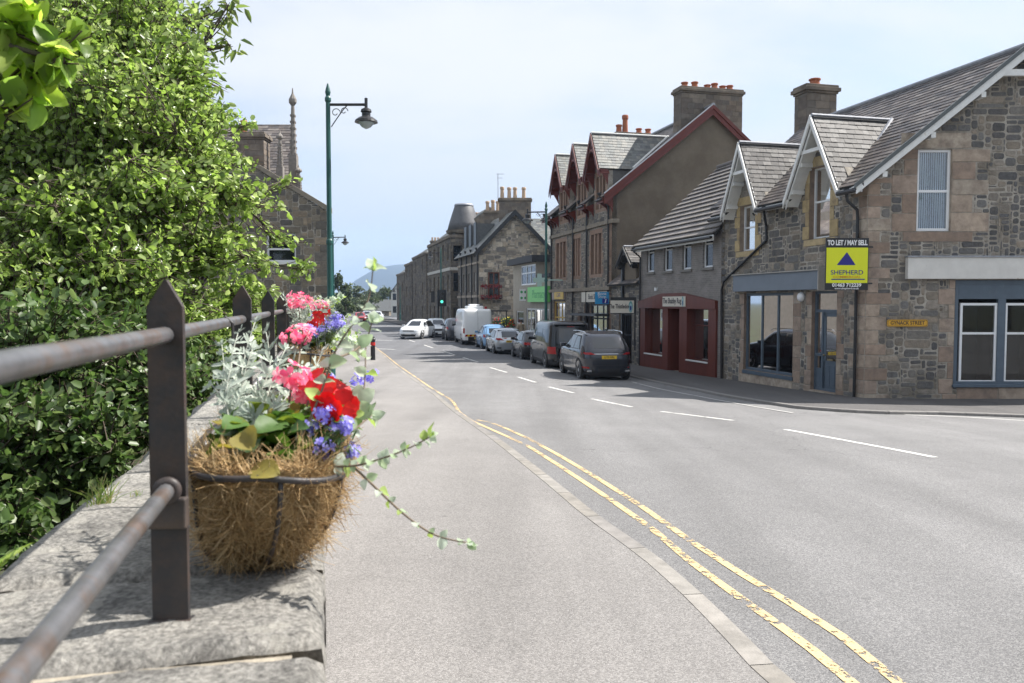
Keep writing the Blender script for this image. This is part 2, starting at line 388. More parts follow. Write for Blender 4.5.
# ------------------------------------------------------------------ ground materials
def asphalt(name, c1, c2, c3, speck=.35, wear=None, crack=.62):
    m, nt, P, N, L = nmat(name); tc = N('ShaderNodeTexCoord'); vec = tc.outputs['Object']
    v = N('ShaderNodeTexVoronoi'); v.inputs['Scale'].default_value = 170; L(vec, v.inputs['Vector'])
    wn = N('ShaderNodeSeparateColor'); L(v.outputs['Color'], wn.inputs[0])
    r = N('ShaderNodeValToRGB'); e = r.color_ramp.elements; e[0].position = .0; e[0].color = (*c1, 1); e[1].position = .95; e[1].color = (*c3, 1); q = e.new(.5); q.color = (*c2, 1); L(wn.outputs[0], r.inputs[0])
    n1 = N('ShaderNodeTexNoise'); n1.inputs['Scale'].default_value = .55; n1.inputs['Detail'].default_value = 9; n1.inputs['Roughness'].default_value = .68; L(vec, n1.inputs['Vector'])
    mr = N('ShaderNodeMapRange'); mr.inputs[1].default_value = .25; mr.inputs[2].default_value = .75; mr.inputs[3].default_value = .84; mr.inputs[4].default_value = 1.14; L(n1.outputs[0], mr.inputs[0])
    s = N('ShaderNodeVectorMath'); s.operation = 'SCALE'; L(r.outputs[0], s.inputs[0]); L(mr.outputs[0], s.inputs['Scale'])
    # streaks along the traffic
    mp = N('ShaderNodeMapping'); mp.inputs['Rotation'].default_value = (0, 0, -SA); mp.inputs['Scale'].default_value = (1.1, .05, 1); L(vec, mp.inputs[0])
    n3 = N('ShaderNodeTexNoise'); n3.inputs['Scale'].default_value = 1.3; n3.inputs['Detail'].default_value = 5; L(mp.outputs[0], n3.inputs['Vector'])
    m3 = N('ShaderNodeMapRange'); m3.inputs[1].default_value = .3; m3.inputs[2].default_value = .7; m3.inputs[3].default_value = .85; m3.inputs[4].default_value = 1.11; L(n3.outputs[0], m3.inputs[0])
    s2 = N('ShaderNodeVectorMath'); s2.operation = 'SCALE'; L(s.outputs[0], s2.inputs[0]); L(m3.outputs[0], s2.inputs['Scale'])
    col = s2.outputs[0]
    # small dark stains and gum
    v2 = N('ShaderNodeTexVoronoi'); v2.inputs['Scale'].default_value = 1.7; L(vec, v2.inputs['Vector'])
    m4 = N('ShaderNodeMapRange'); m4.inputs[1].default_value = .02; m4.inputs[2].default_value = .045; m4.inputs[3].default_value = .72; m4.inputs[4].default_value = 1; L(v2.outputs['Distance'], m4.inputs[0])
    s4 = N('ShaderNodeVectorMath'); s4.operation = 'SCALE'; L(col, s4.inputs[0]); L(m4.outputs[0], s4.inputs['Scale']); col = s4.outputs[0]
    # cracks
    v3 = N('ShaderNodeTexVoronoi'); v3.feature = 'DISTANCE_TO_EDGE'; v3.inputs['Scale'].default_value = .16
    nw = N('ShaderNodeTexNoise'); nw.inputs['Scale'].default_value = 1.6; nw.inputs['Detail'].default_value = 6; L(vec, nw.inputs['Vector'])
    va = N('ShaderNodeVectorMath'); va.operation = 'MULTIPLY_ADD'; va.inputs[1].default_value = (1.4, 1.4, 0); L(nw.outputs['Color'], va.inputs[0]); L(vec, va.inputs[2]); L(va.outputs[0], v3.inputs['Vector'])
    m5 = N('ShaderNodeMapRange'); m5.inputs[1].default_value = .0; m5.inputs[2].default_value = .0025; m5.inputs[3].default_value = crack; m5.inputs[4].default_value = 1; L(v3.outputs['Distance'], m5.inputs[0])
    s5 = N('ShaderNodeVectorMath'); s5.operation = 'SCALE'; L(col, s5.inputs[0]); L(m5.outputs[0], s5.inputs['Scale']); col = s5.outputs[0]
    if wear:
        # newer darker surfacing beyond a seam across the road
        g = N('ShaderNodeSeparateXYZ'); L(vec, g.inputs[0])
        mm = N('ShaderNodeMapRange'); mm.inputs[1].default_value = wear[0]; mm.inputs[2].default_value = wear[0]+.3; L(g.outputs[1], mm.inputs[0])
        mx = N('ShaderNodeMix'); mx.data_type = 'RGBA'; L(mm.outputs[0], mx.inputs[0]); L(col, mx.inputs[6])
        s6 = N('ShaderNodeVectorMath'); s6.operation = 'MULTIPLY'; L(col, s6.inputs[0]); s6.inputs[1].default_value = wear[1]; L(s6.outputs[0], mx.inputs[7]); col = mx.outputs[2]
    L(col, P.inputs['Base Color']); P.inputs['Roughness'].default_value = .85; P.inputs['Specular IOR Level'].default_value = .35
    b = N('ShaderNodeBump'); b.inputs['Strength'].default_value = .55; b.inputs['Distance'].default_value = .006; L(v.outputs['Distance'], b.inputs['Height']); b.invert = True; L(b.outputs[0], P.inputs['Normal'])
    return m
M_ROAD = asphalt('road_asphalt', (.118, .116, .118), (.18, .177, .178), (.285, .28, .275), wear=(39, (.72, .74, .78)))
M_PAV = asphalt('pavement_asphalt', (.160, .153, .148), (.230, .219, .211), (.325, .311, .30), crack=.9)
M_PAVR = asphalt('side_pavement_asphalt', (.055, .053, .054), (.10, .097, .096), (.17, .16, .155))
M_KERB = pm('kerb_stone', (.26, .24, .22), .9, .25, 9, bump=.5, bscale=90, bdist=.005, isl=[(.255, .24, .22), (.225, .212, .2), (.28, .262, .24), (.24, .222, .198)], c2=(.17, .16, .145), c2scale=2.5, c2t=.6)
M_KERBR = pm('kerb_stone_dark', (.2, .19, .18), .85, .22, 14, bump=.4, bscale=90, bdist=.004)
M_EARTH = pm('earth', (.06, .075, .03), .95, .4, .7, bump=.6, bscale=6, bdist=.1, c2=(.045, .035, .025), c2scale=.8)
def paintmat(name, col, thr, scale=18, stretch=None):
    m, nt, P, N, L = nmat(name); tc = N('ShaderNodeTexCoord'); vec = tc.outputs['Object']
    n = N('ShaderNodeTexNoise'); n.inputs['Scale'].default_value = scale; n.inputs['Detail'].default_value = 7; n.inputs['Roughness'].default_value = .75; L(vec, n.inputs['Vector'])
    n0 = N('ShaderNodeTexNoise'); n0.inputs['Scale'].default_value = 1.6; n0.inputs['Detail'].default_value = 3; L(vec, n0.inputs['Vector'])
    ad = N('ShaderNodeMath'); ad.operation = 'MULTIPLY_ADD'; ad.inputs[1].default_value = .6; L(n0.outputs[0], ad.inputs[0]); L(n.outputs[0], ad.inputs[2])
    mr = N('ShaderNodeMapRange'); mr.inputs[1].default_value = thr; mr.inputs[2].default_value = thr+.05; L(ad.outputs[0], mr.inputs[0])
    nc = N('ShaderNodeTexNoise'); nc.inputs['Scale'].default_value = 60; L(vec, nc.inputs['Vector'])
    sc = N('ShaderNodeMapRange'); sc.inputs[1].default_value = .3; sc.inputs[2].default_value = .7; sc.inputs[3].default_value = .85; sc.inputs[4].default_value = 1.08; L(nc.outputs[0], sc.inputs[0])
    vm = N('ShaderNodeVectorMath'); vm.operation = 'SCALE'; vm.inputs[0].default_value = col; L(sc.outputs[0], vm.inputs['Scale']); L(vm.outputs[0], P.inputs['Base Color']); P.inputs['Roughness'].default_value = .7
    L(mr.outputs[0], P.inputs['Alpha']); return m
M_YEL = paintmat('worn_yellow_paint', (.60, .44, .23), .735)
M_WHITEP = paintmat('worn_white_paint', (.62, .61, .58), .66)
# ------------------------------------------------------------------ terrain and road sheets
WK = (323-512)/F
wd = V((WK, 1, 0)).normalized(); wn_ = V((wd.y, -wd.x, 0))       # along the parapet, and towards the road
def WL(dist, lat, z): q = wd*dist+wn_*lat; return V((q.x, q.y, z))
def sm(a, b, x): t = min(1, max(0, (x-a)/(b-a))); return t*t*(3-2*t)
def zterr(x, y):
    lat = x*wn_.x+y*wn_.y
    z = zg(x, y) - .04
    d = sm(-.3, -2.0, lat)*(1-sm(25, 30, y))*(1-sm(-60, -90, lat)*0)
    z -= 4.2*d
    if d > .3: z += noise.noise(V((x*.4, y*.4, 0)))*.3
    return z
def axis(vals):
    out = []
    for a, b, st in vals: out += list(np.arange(a, b, st))
    return out
xs = axis([(-4200, -400, 400), (-400, -60, 30), (-60, -16, 4), (-16, 16, .5), (16, 60, 4), (60, 400, 30), (400, 4201, 400)])
ys = axis([(-4200, -400, 400), (-400, -60, 40), (-60, -10, 4), (-10, 32, .5), (32, 60, 2), (60, 300, 10), (300, 1000, 50), (1000, 4601, 400)])
vs = [(x, y, zterr(x, y)) for y in ys for x in xs]; nx = len(xs)
fs = [(j*nx+i, j*nx+i+1, (j+1)*nx+i+1, (j+1)*nx+i) for j in range(len(ys)-1) for i in range(nx-1)]
o = npmesh('terrain', vs, fs, M_EARTH, smooth=True); tag(o, kind='structure')
# road sheet: from just right of the parapet to behind the right facades, plus the side street in front of the corner house
def sheet(name, rows, mat, dz, kind='structure'):
    vs = []; fs = []; k = len(rows[0])
    for r in rows:
        for (x, y) in r: vs.append((x, y, zg(x, y)+dz))
    for j in range(len(rows)-1):
        for i in range(k-1): fs.append((j*k+i, j*k+i+1, (j+1)*k+i+1, (j+1)*k+i))
    o = npmesh(name, vs, fs, mat, smooth=True); tag(o, kind=kind); return o
Ys = list(np.arange(-12, 60, .5))+list(np.arange(60, 200, 4))
rows = []
for y in Ys:
    xl = WK*y - (.0 if y < 20 else .35*min(1, (y-20)/5)); xr = 15-.2525*y + (26 if y < 26 else 4)
    rows.append([(xl+(xr-xl)*(i/16)**1.0, y) for i in range(17)])
sheet('road', rows, M_ROAD, 0)
# left pavement + kerb (traced along the ground)
kin = [(765, 683), (723, 636), (690, 601), (640, 556), (585, 517), (548, 485), (515, 458), (486, 435), (455, 413), (434, 395), (415, 381), (396, 368), (383, 356), (372, 346), (366, 340)]
kp = [onground(x, y, PAV) for x, y in kin]
ky = [-12.0]+[p.y for p in kp]; kx = [kp[0].x-(kp[0].y+12)*WK]+[p.x for p in kp]
Tl = ST(kx[-1], ky[-1])[1]
for y in (60, 80, 120, 196): ky.append(y); kx.append(kx[len(kp)]+(y-kp[-1].y)*-.2525)
def kerbx(y): return float(np.interp(y, ky, kx))
Yp = [y for y in Ys if y > -11]
rows = [[(WK*y-.02+(kerbx(y)-WK*y+.02)*i/6, y) for i in range(7)] for y in Yp]
sheet('pavement', rows, M_PAV, PAV)
def kerbstones(name, pts, side, width=.125, length=.91, mat=M_KERB, hgt=PAV, group=None):
    """pts polyline (x,y); the stones lie on its 'side' """
    mb = MB(); seg = [V((a, b, 0)) for a, b in pts]; d = [0]
    for i in range(len(seg)-1): d.append(d[-1]+(seg[i+1]-seg[i]).length)
    def P(s):
        x = float(np.interp(s, d, [p.x for p in seg])); y = float(np.interp(s, d, [p.y for p in seg])); return V((x, y, 0))
    s = 0; R = random.Random(3)
    while s < d[-1]-.1:
        e = min(s+length, d[-1]); nseg = 3; prev = None; vs = []
        for k in range(nseg+1):
            t = s+.004+(e-s-.008)*k/nseg; p = P(t); q = P(min(t+.05, d[-1])); p0 = P(max(0, t-.05)); dr = (q-p0).normalized(); nn = V((dr.y, -dr.x, 0))*side
            z = zg(p.x, p.y)
            a = p; b = p+nn*(width-.012); c = p+nn*width
            vs += [V((a.x, a.y, z-.05)), V((a.x, a.y, z+hgt+.003)), V((b.x, b.y, z+hgt+.003)), V((c.x, c.y, z+hgt-.012)), V((c.x+nn.x*.01, c.y+nn.y*.01, z-.05))]
        fs = []
        for k in range(nseg):
            for i in range(4): fs.append((k*5+i, k*5+i+1, (k+1)*5+i+1, (k+1)*5+i))
        fs += [(0, 1, 2, 3, 4), tuple(nseg*5+i for i in (4, 3, 2, 1, 0))]
        mb.add(vs, fs); s = e
    o = mb.build(name, mat, None); tag(o, kind='structure'); return o
kerbstones('kerb', [(kerbx(y), y) for y in np.arange(-8, 110, .5)], 1)
# right pavement: kerb line traced, facade line behind it
C0 = V((9.27, 21, 0))
rk = [(560, 350), (590, 362), (628, 375.5), (662, 383), (700, 390.5), (731, 397), (778, 404.5), (801, 408), (850, 411.5), (887, 413), (937, 413.5), (1024, 416.5), (1100, 420)]
rkp = [onground(x, y, .02) for x, y in rk]
far = []
for t in (200, 150, 110, 80, 60, 50): far.append((C0.x-.2525*t-2.9, C0.y+t))
far = [(a, b) for a, b in far if b > rkp[0].y+3]
RK = far+[(p.x, p.y) for p in rkp]
RK.append((RK[-1][0]+12, RK[-1][1]-.6))
rin = []
vs = []; fs = []
for (x, y) in RK:
    s, t = ST(x, y)
    s0, t0 = ST(C0.x, C0.y)
    if s > s0: q = C0+sd*(s-s0)+sn*.1; q = (q.x, q.y)
    elif x < C0.x+.1: q = (C0.x+.05, C0.y+.05)
    else: q = (x, C0.y+.1)
    h = PAV if y > 24 else PAV*.75
    vs += [(x, y, zg(x, y)+h), ((x+q[0])/2, (y+q[1])/2, zg((x+q[0])/2, (y+q[1])/2)+h+.02), (q[0], q[1], zg(*q)+h+.03)]
for i in range(len(RK)-1): fs += [(i*3, i*3+1, i*3+4, i*3+3), (i*3+1, i*3+2, i*3+5, i*3+4)]
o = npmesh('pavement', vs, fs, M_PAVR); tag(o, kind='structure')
kr = [(a, b) for a, b in RK if b < 75]
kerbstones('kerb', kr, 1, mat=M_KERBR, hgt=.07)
# painted lines
def line(px, wid, mat, name, dash=None, dz=.004, ext=None):
    pts = [onground(x, y) for x, y in px]; seg = [V((p.x, p.y, 0)) for p in pts]
    if ext: seg = [seg[0]+(seg[0]-seg[1]).normalized()*ext]+seg
    d = [0]
    for i in range(len(seg)-1): d.append(d[-1]+(seg[i+1]-seg[i]).length)
    n = max(2, int(d[-1]/.25)); vs = []; fs = []
    for k in range(n+1):
        s = d[-1]*k/n; f = lambda t: V((float(np.interp(t, d, [p.x for p in seg])), float(np.interp(t, d, [p.y for p in seg])), 0))
        p = f(s); t = (f(min(s+.15, d[-1]))-f(max(s-.15, 0))).normalized(); nn = V((t.y, -t.x, 0))
        for q in (p-nn*wid/2, p+nn*wid/2): vs.append((q.x, q.y, zg(q.x, q.y)+dz))
    fs = [(2*i, 2*i+1, 2*i+3, 2*i+2) for i in range(n)]
    return vs, fs
def lines(name, specs, mat):
    V_ = []; F_ = []
    for px, wid, ext in specs:
        vs, fs = line(px, wid, mat, name, ext=ext); b = len(V_); V_ += vs; F_ += [tuple(b+i for i in f) for f in fs]
    o = npmesh(name, V_, F_, mat); tag(o, kind='structure')
yl = [(841, 674), (811, 649), (770, 619), (730, 591), (690, 561.5), (651.5, 528.5), (610, 499.5), (568.6, 472), (527, 445.6), (498, 432.5), (471, 420.5), (459, 412), (454, 403), (450, 399), (433, 389), (417, 378), (396, 363.5), (385, 354.5), (375, 347), (369, 341)]
yr = [(896, 681), (841, 636), (790.6, 603.6), (740, 573.4), (690, 541), (640, 505.5), (600, 480), (560, 456), (527, 438), (505, 428), (490, 422.5), (477, 420)]
lines('yellow_road_lines', [(yl, .064, 1.5), (yr, .064, 1.5)], M_YEL)
cw = [((935, 457.5), (785, 429.5)), ((733, 420.5), (661, 411.5)), ((632, 407), (592, 399)), ((574, 393), (549, 387)), ((536, 382.5), (518, 377)), ((507, 372.5), (490, 367.5)), ((478, 362), (463, 357.5)), ((455, 355), (443, 351)), ((433, 348), (424, 345)), ((415, 342), (409, 340))]
lines('white_road_lines', [(c, .1 if i > 0 else .1, None) for i, c in enumerate(cw)]+[([(1030, 421), (960, 416.8), (905, 414.8)], .12, 2), ([(395, 349.5), (372, 348.5)], .2, None), ([(392, 340.5), (374, 340)], .25, None), ([(793, 413), (700, 396.5), (660, 389), (632, 382)], .06, None)], M_WHITEP)
# ------------------------------------------------------------------ hill
M_HILL = pm('hill_heather', (.03, .04, .045), .95, .35, .004, detail=8)
vs = []; fs = []; nxh = 70; nyh = 16
for j in range(nyh):
    for i in range(nxh):
        x = -2600+i*(3400/(nxh-1)); y = 2500+j*120
        # ridge profile read from the photo: peak near pixel 400
        X0 = x/ y * 2900
        prof = np.interp(512+F*x/y, [150, 335, 352, 372, 388, 405, 440, 520, 700, 900], [15, 24, 76, 118, 136, 142, 138, 105, 60, 25])
        c = math.sin(min(1, j/7)*PI/2) if j < 8 else math.cos((j-7)/9*PI/2)
        vs.append((x, y, prof*y/2900*max(0, c)*(2900/2800)+noise.noise(V((x*.004, y*.004, 0)))*4*c-2))
fs = [(j*nxh+i, j*nxh+i+1, (j+1)*nxh+i+1, (j+1)*nxh+i) for j in range(nyh-1) for i in range(nxh-1)]
o = npmesh('hills', vs, fs, M_HILL, smooth=True); tag(o, kind='structure')
# haze
mb = MB(); mb.box((0, 0, 85), (8300, 8300, 180)); 
hm = bpy.data.materials.new('haze_air'); hm.use_nodes = True; n_ = hm.node_tree; n_.nodes.clear()
out = n_.nodes.new('ShaderNodeOutputMaterial'); pv = n_.nodes.new('ShaderNodeVolumePrincipled'); pv.inputs['Color'].default_value = (.5, .7, 1, 1); pv.inputs['Density'].default_value = HAZE_D = .00023; pv.inputs['Anisotropy'].default_value = .2
n_.links.new(pv.outputs[0], out.inputs['Volume'])

ho = mb.build('haze', hm); tag(ho, kind='stuff')
# ------------------------------------------------------------------ parapet wall
M_COPE = None
def copemat():
    m, nt, P, N, L = nmat('granite_coping'); tc = N('ShaderNodeTexCoord'); vec = tc.outputs['Object']
    n1 = N('ShaderNodeTexNoise'); n1.inputs['Scale'].default_value = 5; n1.inputs['Detail'].default_value = 10; n1.inputs['Roughness'].default_value = .72; L(vec, n1.inputs['Vector'])
    r = N('ShaderNodeValToRGB'); e = r.color_ramp.elements; e[0].position = .34; e[0].color = (.12, .114, .106, 1); e[1].position = .64; e[1].color = (.38, .36, .325, 1); q = e.new(.47); q.color = (.26, .25, .23, 1); L(n1.outputs[0], r.inputs[0])
    n2 = N('ShaderNodeTexNoise'); n2.inputs['Scale'].default_value = 110; n2.inputs['Detail'].default_value = 3; L(vec, n2.inputs['Vector'])
    mr = N('ShaderNodeMapRange'); mr.inputs[1].default_value = .3; mr.inputs[2].default_value = .7; mr.inputs[3].default_value = .55; mr.inputs[4].default_value = 1.4; L(n2.outputs[0], mr.inputs[0])
    s = N('ShaderNodeVectorMath'); s.operation = 'SCALE'; L(r.outputs[0], s.inputs[0]); L(mr.outputs[0], s.inputs['Scale'])
    # pale lichen spots
    v = N('ShaderNodeTexVoronoi'); v.inputs['Scale'].default_value = 9; v.inputs['Randomness'].default_value = 1
    nd = N('ShaderNodeTexNoise'); nd.inputs['Scale'].default_value = 22; nd.inputs['Detail'].default_value = 5; L(vec, nd.inputs['Vector'])
    va = N('ShaderNodeVectorMath'); va.operation = 'MULTIPLY_ADD'; va.inputs[1].default_value = (.14, .14, .14); L(nd.outputs['Color'], va.inputs[0]); L(vec, va.inputs[2]); L(va.outputs[0], v.inputs['Vector'])
    m4 = N('ShaderNodeMapRange'); m4.inputs[1].default_value = .24; m4.inputs[2].default_value = .3; m4.inputs[3].default_value = .55; m4.inputs[4].default_value = 0; L(v.outputs['Distance'], m4.inputs[0])
    mx = N('ShaderNodeMix'); mx.data_type = 'RGBA'; L(m4.outputs[0], mx.inputs[0]); L(s.outputs[0], mx.inputs[6]); mx.inputs[7].default_value = (.42, .40, .355, 1)
    L(mx.outputs[2], P.inputs['Base Color']); P.inputs['Roughness'].default_value = .92; P.inputs['Specular IOR Level'].default_value = .3
    nb = N('ShaderNodeTexNoise'); nb.inputs['Scale'].default_value = 45; nb.inputs['Detail'].default_value = 8; nb.inputs['Roughness'].default_value = .7; L(vec, nb.inputs['Vector'])
    b = N('ShaderNodeBump'); b.inputs['Strength'].default_value = .9; b.inputs['Distance'].default_value = .02; L(nb.outputs[0], b.inputs['Height']); L(b.outputs[0], P.inputs['Normal'])
    return m
M_COPE = copemat()
ZC = CAMZ-.5
pw = root('parapet_wall', 'long low granite bridge parapet with weathered coping blocks and iron railing on top', 'wall', WL(0, -.3, 0))
mb = MB(); d0 = -5; dE = 21
for k in range(26):
    a = d0+k; zb = zg(*WL(a, 0, 0).xy)-4.5
    mb.pbox(WL(a, -.56, zb), wd*1.0, wn_*.51, V((0, 0, ZC-.13-zb)))
mb.build('wall_body', pm('granite_rubble', (.2, .185, .165), .9, .35, 3, bump=.8, bscale=14, bdist=.03), pw)
joints = [-5, -3.2, -1.6, -.35, .42, 1.19, 1.56, 2.55, 3.5, 4.5, 5.4, 6.5, 7.4, 8.5, 9.5, 10.6, 11.6, 12.5, 13.6, 14.6, 15.7, 16.8, 18, 19.2, 20.6]
VV = []; FF = []
for bi in range(len(joints)-1):
    a, b = joints[bi], joints[bi+1]; near = b < 6 and b > 0
    nu = max(3, int((b-a)/(.02 if near else .12))); nv = 26 if near else 8
    R = random.Random(bi); dzb = R.uniform(-.008, .008); g = .008+R.random()*.006; tilt = R.uniform(-.012, .012)
    base = len(VV); prof = []
    for j in range(nv+1):  # across: underside-left .. top .. underside-right
        t = j/nv
        prof.append(t)
    cols = nv+1+4
    for i in range(nu+1):
        u = a+g+(b-a-2*g)*i/nu; eu = min(i, nu-i)/nu*(b-a)
        lx = -.60+noise.noise(V((u*3.1, bi*7.7, 0)))*.035+noise.noise(V((u*11, 3, bi)))*.014
        rx = -.006+noise.noise(V((u*3.3, 9+bi, 2)))*.006+noise.noise(V((u*14, 5, bi)))*.004
        row = []
        for j in range(nv+1):
            t = j/nv; la = lx+(rx-lx)*t; e = min(la-lx, rx-la, eu)
            rd = .022; dz = -(rd-math.sqrt(max(0, rd*rd-max(0, rd-e)**2))) if e < rd else 0
            z = ZC+dzb+tilt*(t-.5)+dz+noise.noise(V((u*5, la*5, bi*3)))*.006+noise.noise(V((u*17, la*17, bi)))*.0045+noise.noise(V((u*45, la*45, bi)))*.002
            row.append(WL(u, la, z))
        lo = [WL(u, lx+.01, ZC-.15), WL(u, lx-.004, ZC-.05)]; hi = [WL(u, rx+.004, ZC-.05), WL(u, rx-.012, ZC-.14)]
        VV += lo+row+hi
    nc = nv+1+4
    for i in range(nu):
        for j in range(nc-1): FF.append((base+i*nc+j, base+i*nc+j+1, base+(i+1)*nc+j+1, base+(i+1)*nc+j))
    for i, rv in ((0, 0), (nu, 1)):
        # end faces as a strip of quads down to the bottom
        b0 = len(VV)
        for j in range(nc): p = VV[base+i*nc+j]; VV.append(V((p.x, p.y, ZC-.16)))
        for j in range(nc-1): FF.append((base+i*nc+j, base+i*nc+j+1, b0+j+1, b0+j))
npmesh('coping', [tuple(p) for p in VV], FF, M_COPE, pw, smooth=True)
# lime mortar bedding seen in the joints
mb = MB(); mb.pbox(WL(-5, -.55, ZC-.14), wd*25.5, wn_*.50, V((0, 0, .120))); mb.build('mortar', pm('lime_mortar', (.30, .265, .21), .95, .3, 20, bump=.6, bscale=60), pw)
# ------------------------------------------------------------------ iron railing
def ironmat(name, base, rust, thr=.56):
    return pm(name, base, .5, .3, 12, bump=.5, bscale=70, bdist=.003, c2=rust, c2scale=9, c2t=thr, c2w=.12, spec=.5)
M_IRON = ironmat('painted_iron', (.034, .032, .034), (.085, .055, .04), .57)
M_RAIL = pm('worn_iron_rail', (.125, .125, .13), .4, .3, 25, bump=.35, bscale=60, bdist=.003, c2=(.13, .085, .06), c2scale=14, c2t=.57, c2w=.1, metal=.35)
rl = root('iron_railing', 'black iron railing with flat pointed posts and two round bars on the parapet', 'railing', WL(1.33, -.24, ZC))
LATP = -.236
pd = [-1.0, .15, 1.325]+[2.53+1.17*k for k in range(15)]
ztop = lambda d: CAMZ+.036 if d < 2 else CAMZ+.052
for d in pd:
    mb = MB(); hw = .0262; th = .013; zt = ztop(d); zs = zt-.042
    poly = [(-hw, ZC-.03), (hw, ZC-.03), (hw, zs), (0.002, zt), (-hw, zs)]
    c = WL(d, LATP, 0)
    ex = V((1, 0.05, 0)).normalized(); ey = V((-.05, 1, 0)).normalized()
    mb.prism([c+ex*a-ey*th/2+V((0, 0, z)) for a, z in poly], ey*th)
    po = mb.build('post', M_IRON, rl, bevel=.0022)
    mb = MB()
    mb.box((c.x, c.y, ZC+.002), (.066, .026, .007), rz=.05); 
    mb.build('foot', M_IRON, po, bevel=.002)
# top bar and lower bar
za, zb = CAMZ-.049, CAMZ-.288
mb = MB(); mb.tube([WL(-2.0+.3*k, LATP+noise.noise(V((k*.5, 0, 0)))*.002, za+noise.noise(V((k*.6, 4, 0)))*.002) for k in range(76)], .0128, 12); mb.build('top_bar', M_RAIL, rl, smooth=True)
mb = MB(); mb.tube([WL(-2.0+.3*k, LATP+noise.noise(V((k*.5, 2, 0)))*.002, zb+noise.noise(V((k*.6, 8, 0)))*.002) for k in range(12)]+[WL(1.315, LATP, zb)], .0128, 12); mb.build('lower_bar', M_RAIL, rl, smooth=True)
mb = MB(); mb.tube([WL(1.34, LATP, zb), WL(20.4, LATP, zb)], .0125, 10); mb.build('lower_bar', M_RAIL, rl, smooth=True)
# collar and welded plate on the near post
mb = MB(); c = WL(1.31, LATP, zb)
Rm = V((0, 0, 1)).rotation_difference(wd).to_matrix()
mb.lathe(c-wd*.012, [(.0135, 0), (.0205, .001), (.0215, .008), (.0205, .014), (.0135, .016)], 20, axis=Rm)
mb.build('collar', M_IRON, rl, smooth=True)
mb = MB(); mb.box(WL(1.314, LATP, zb-.036), (.058, .02, .048), rz=.05); mb.build('weld_plate', pm('rusty_plate', (.09, .065, .05), .55, .35, 20, bump=.5, bscale=60, bdist=.003, c2=(.03, .03, .035), c2scale=10), rl, bevel=.003)
# ------------------------------------------------------------------ planters with flowers
M_COIR = pm('coir_fibre', (.42, .29, .14), .9, .3, 30, bump=1, bscale=120, bdist=.006)
M_FIB = pm('coir_strand', (.4, .27, .13), .75, 0, isl=[(.56, .40, .20), (.44, .29, .13), (.30, .18, .075), (.68, .52, .30), (.48, .32, .15)], islv=.2, transl=.15)
M_SOIL = pm('potting_soil', (.04, .028, .02), .95, .4, 30, bump=1, bscale=50, bdist=.02)
def cell_super(lc, hl, w2, lat0, th, ph, rimz, depth):
    # ph 0 at the rim .. pi/2 at the bottom
    n = 2/3.2
    c, s = math.cos(th), math.sin(th)
    u = math.copysign(abs(c)**n, c); v = math.copysign(abs(s)**n, s)
    k = math.cos(ph)**.55*.93+.07*(1-ph/(PI/2)) if ph < PI/2-1e-6 else 0
    sag = .02*math.sin(2*ph)
    return WL(lc+u*hl*k, lat0+v*w2*k-.035*math.sin(ph)**2, rimz-depth*math.sin(ph)**1.0-0*sag)
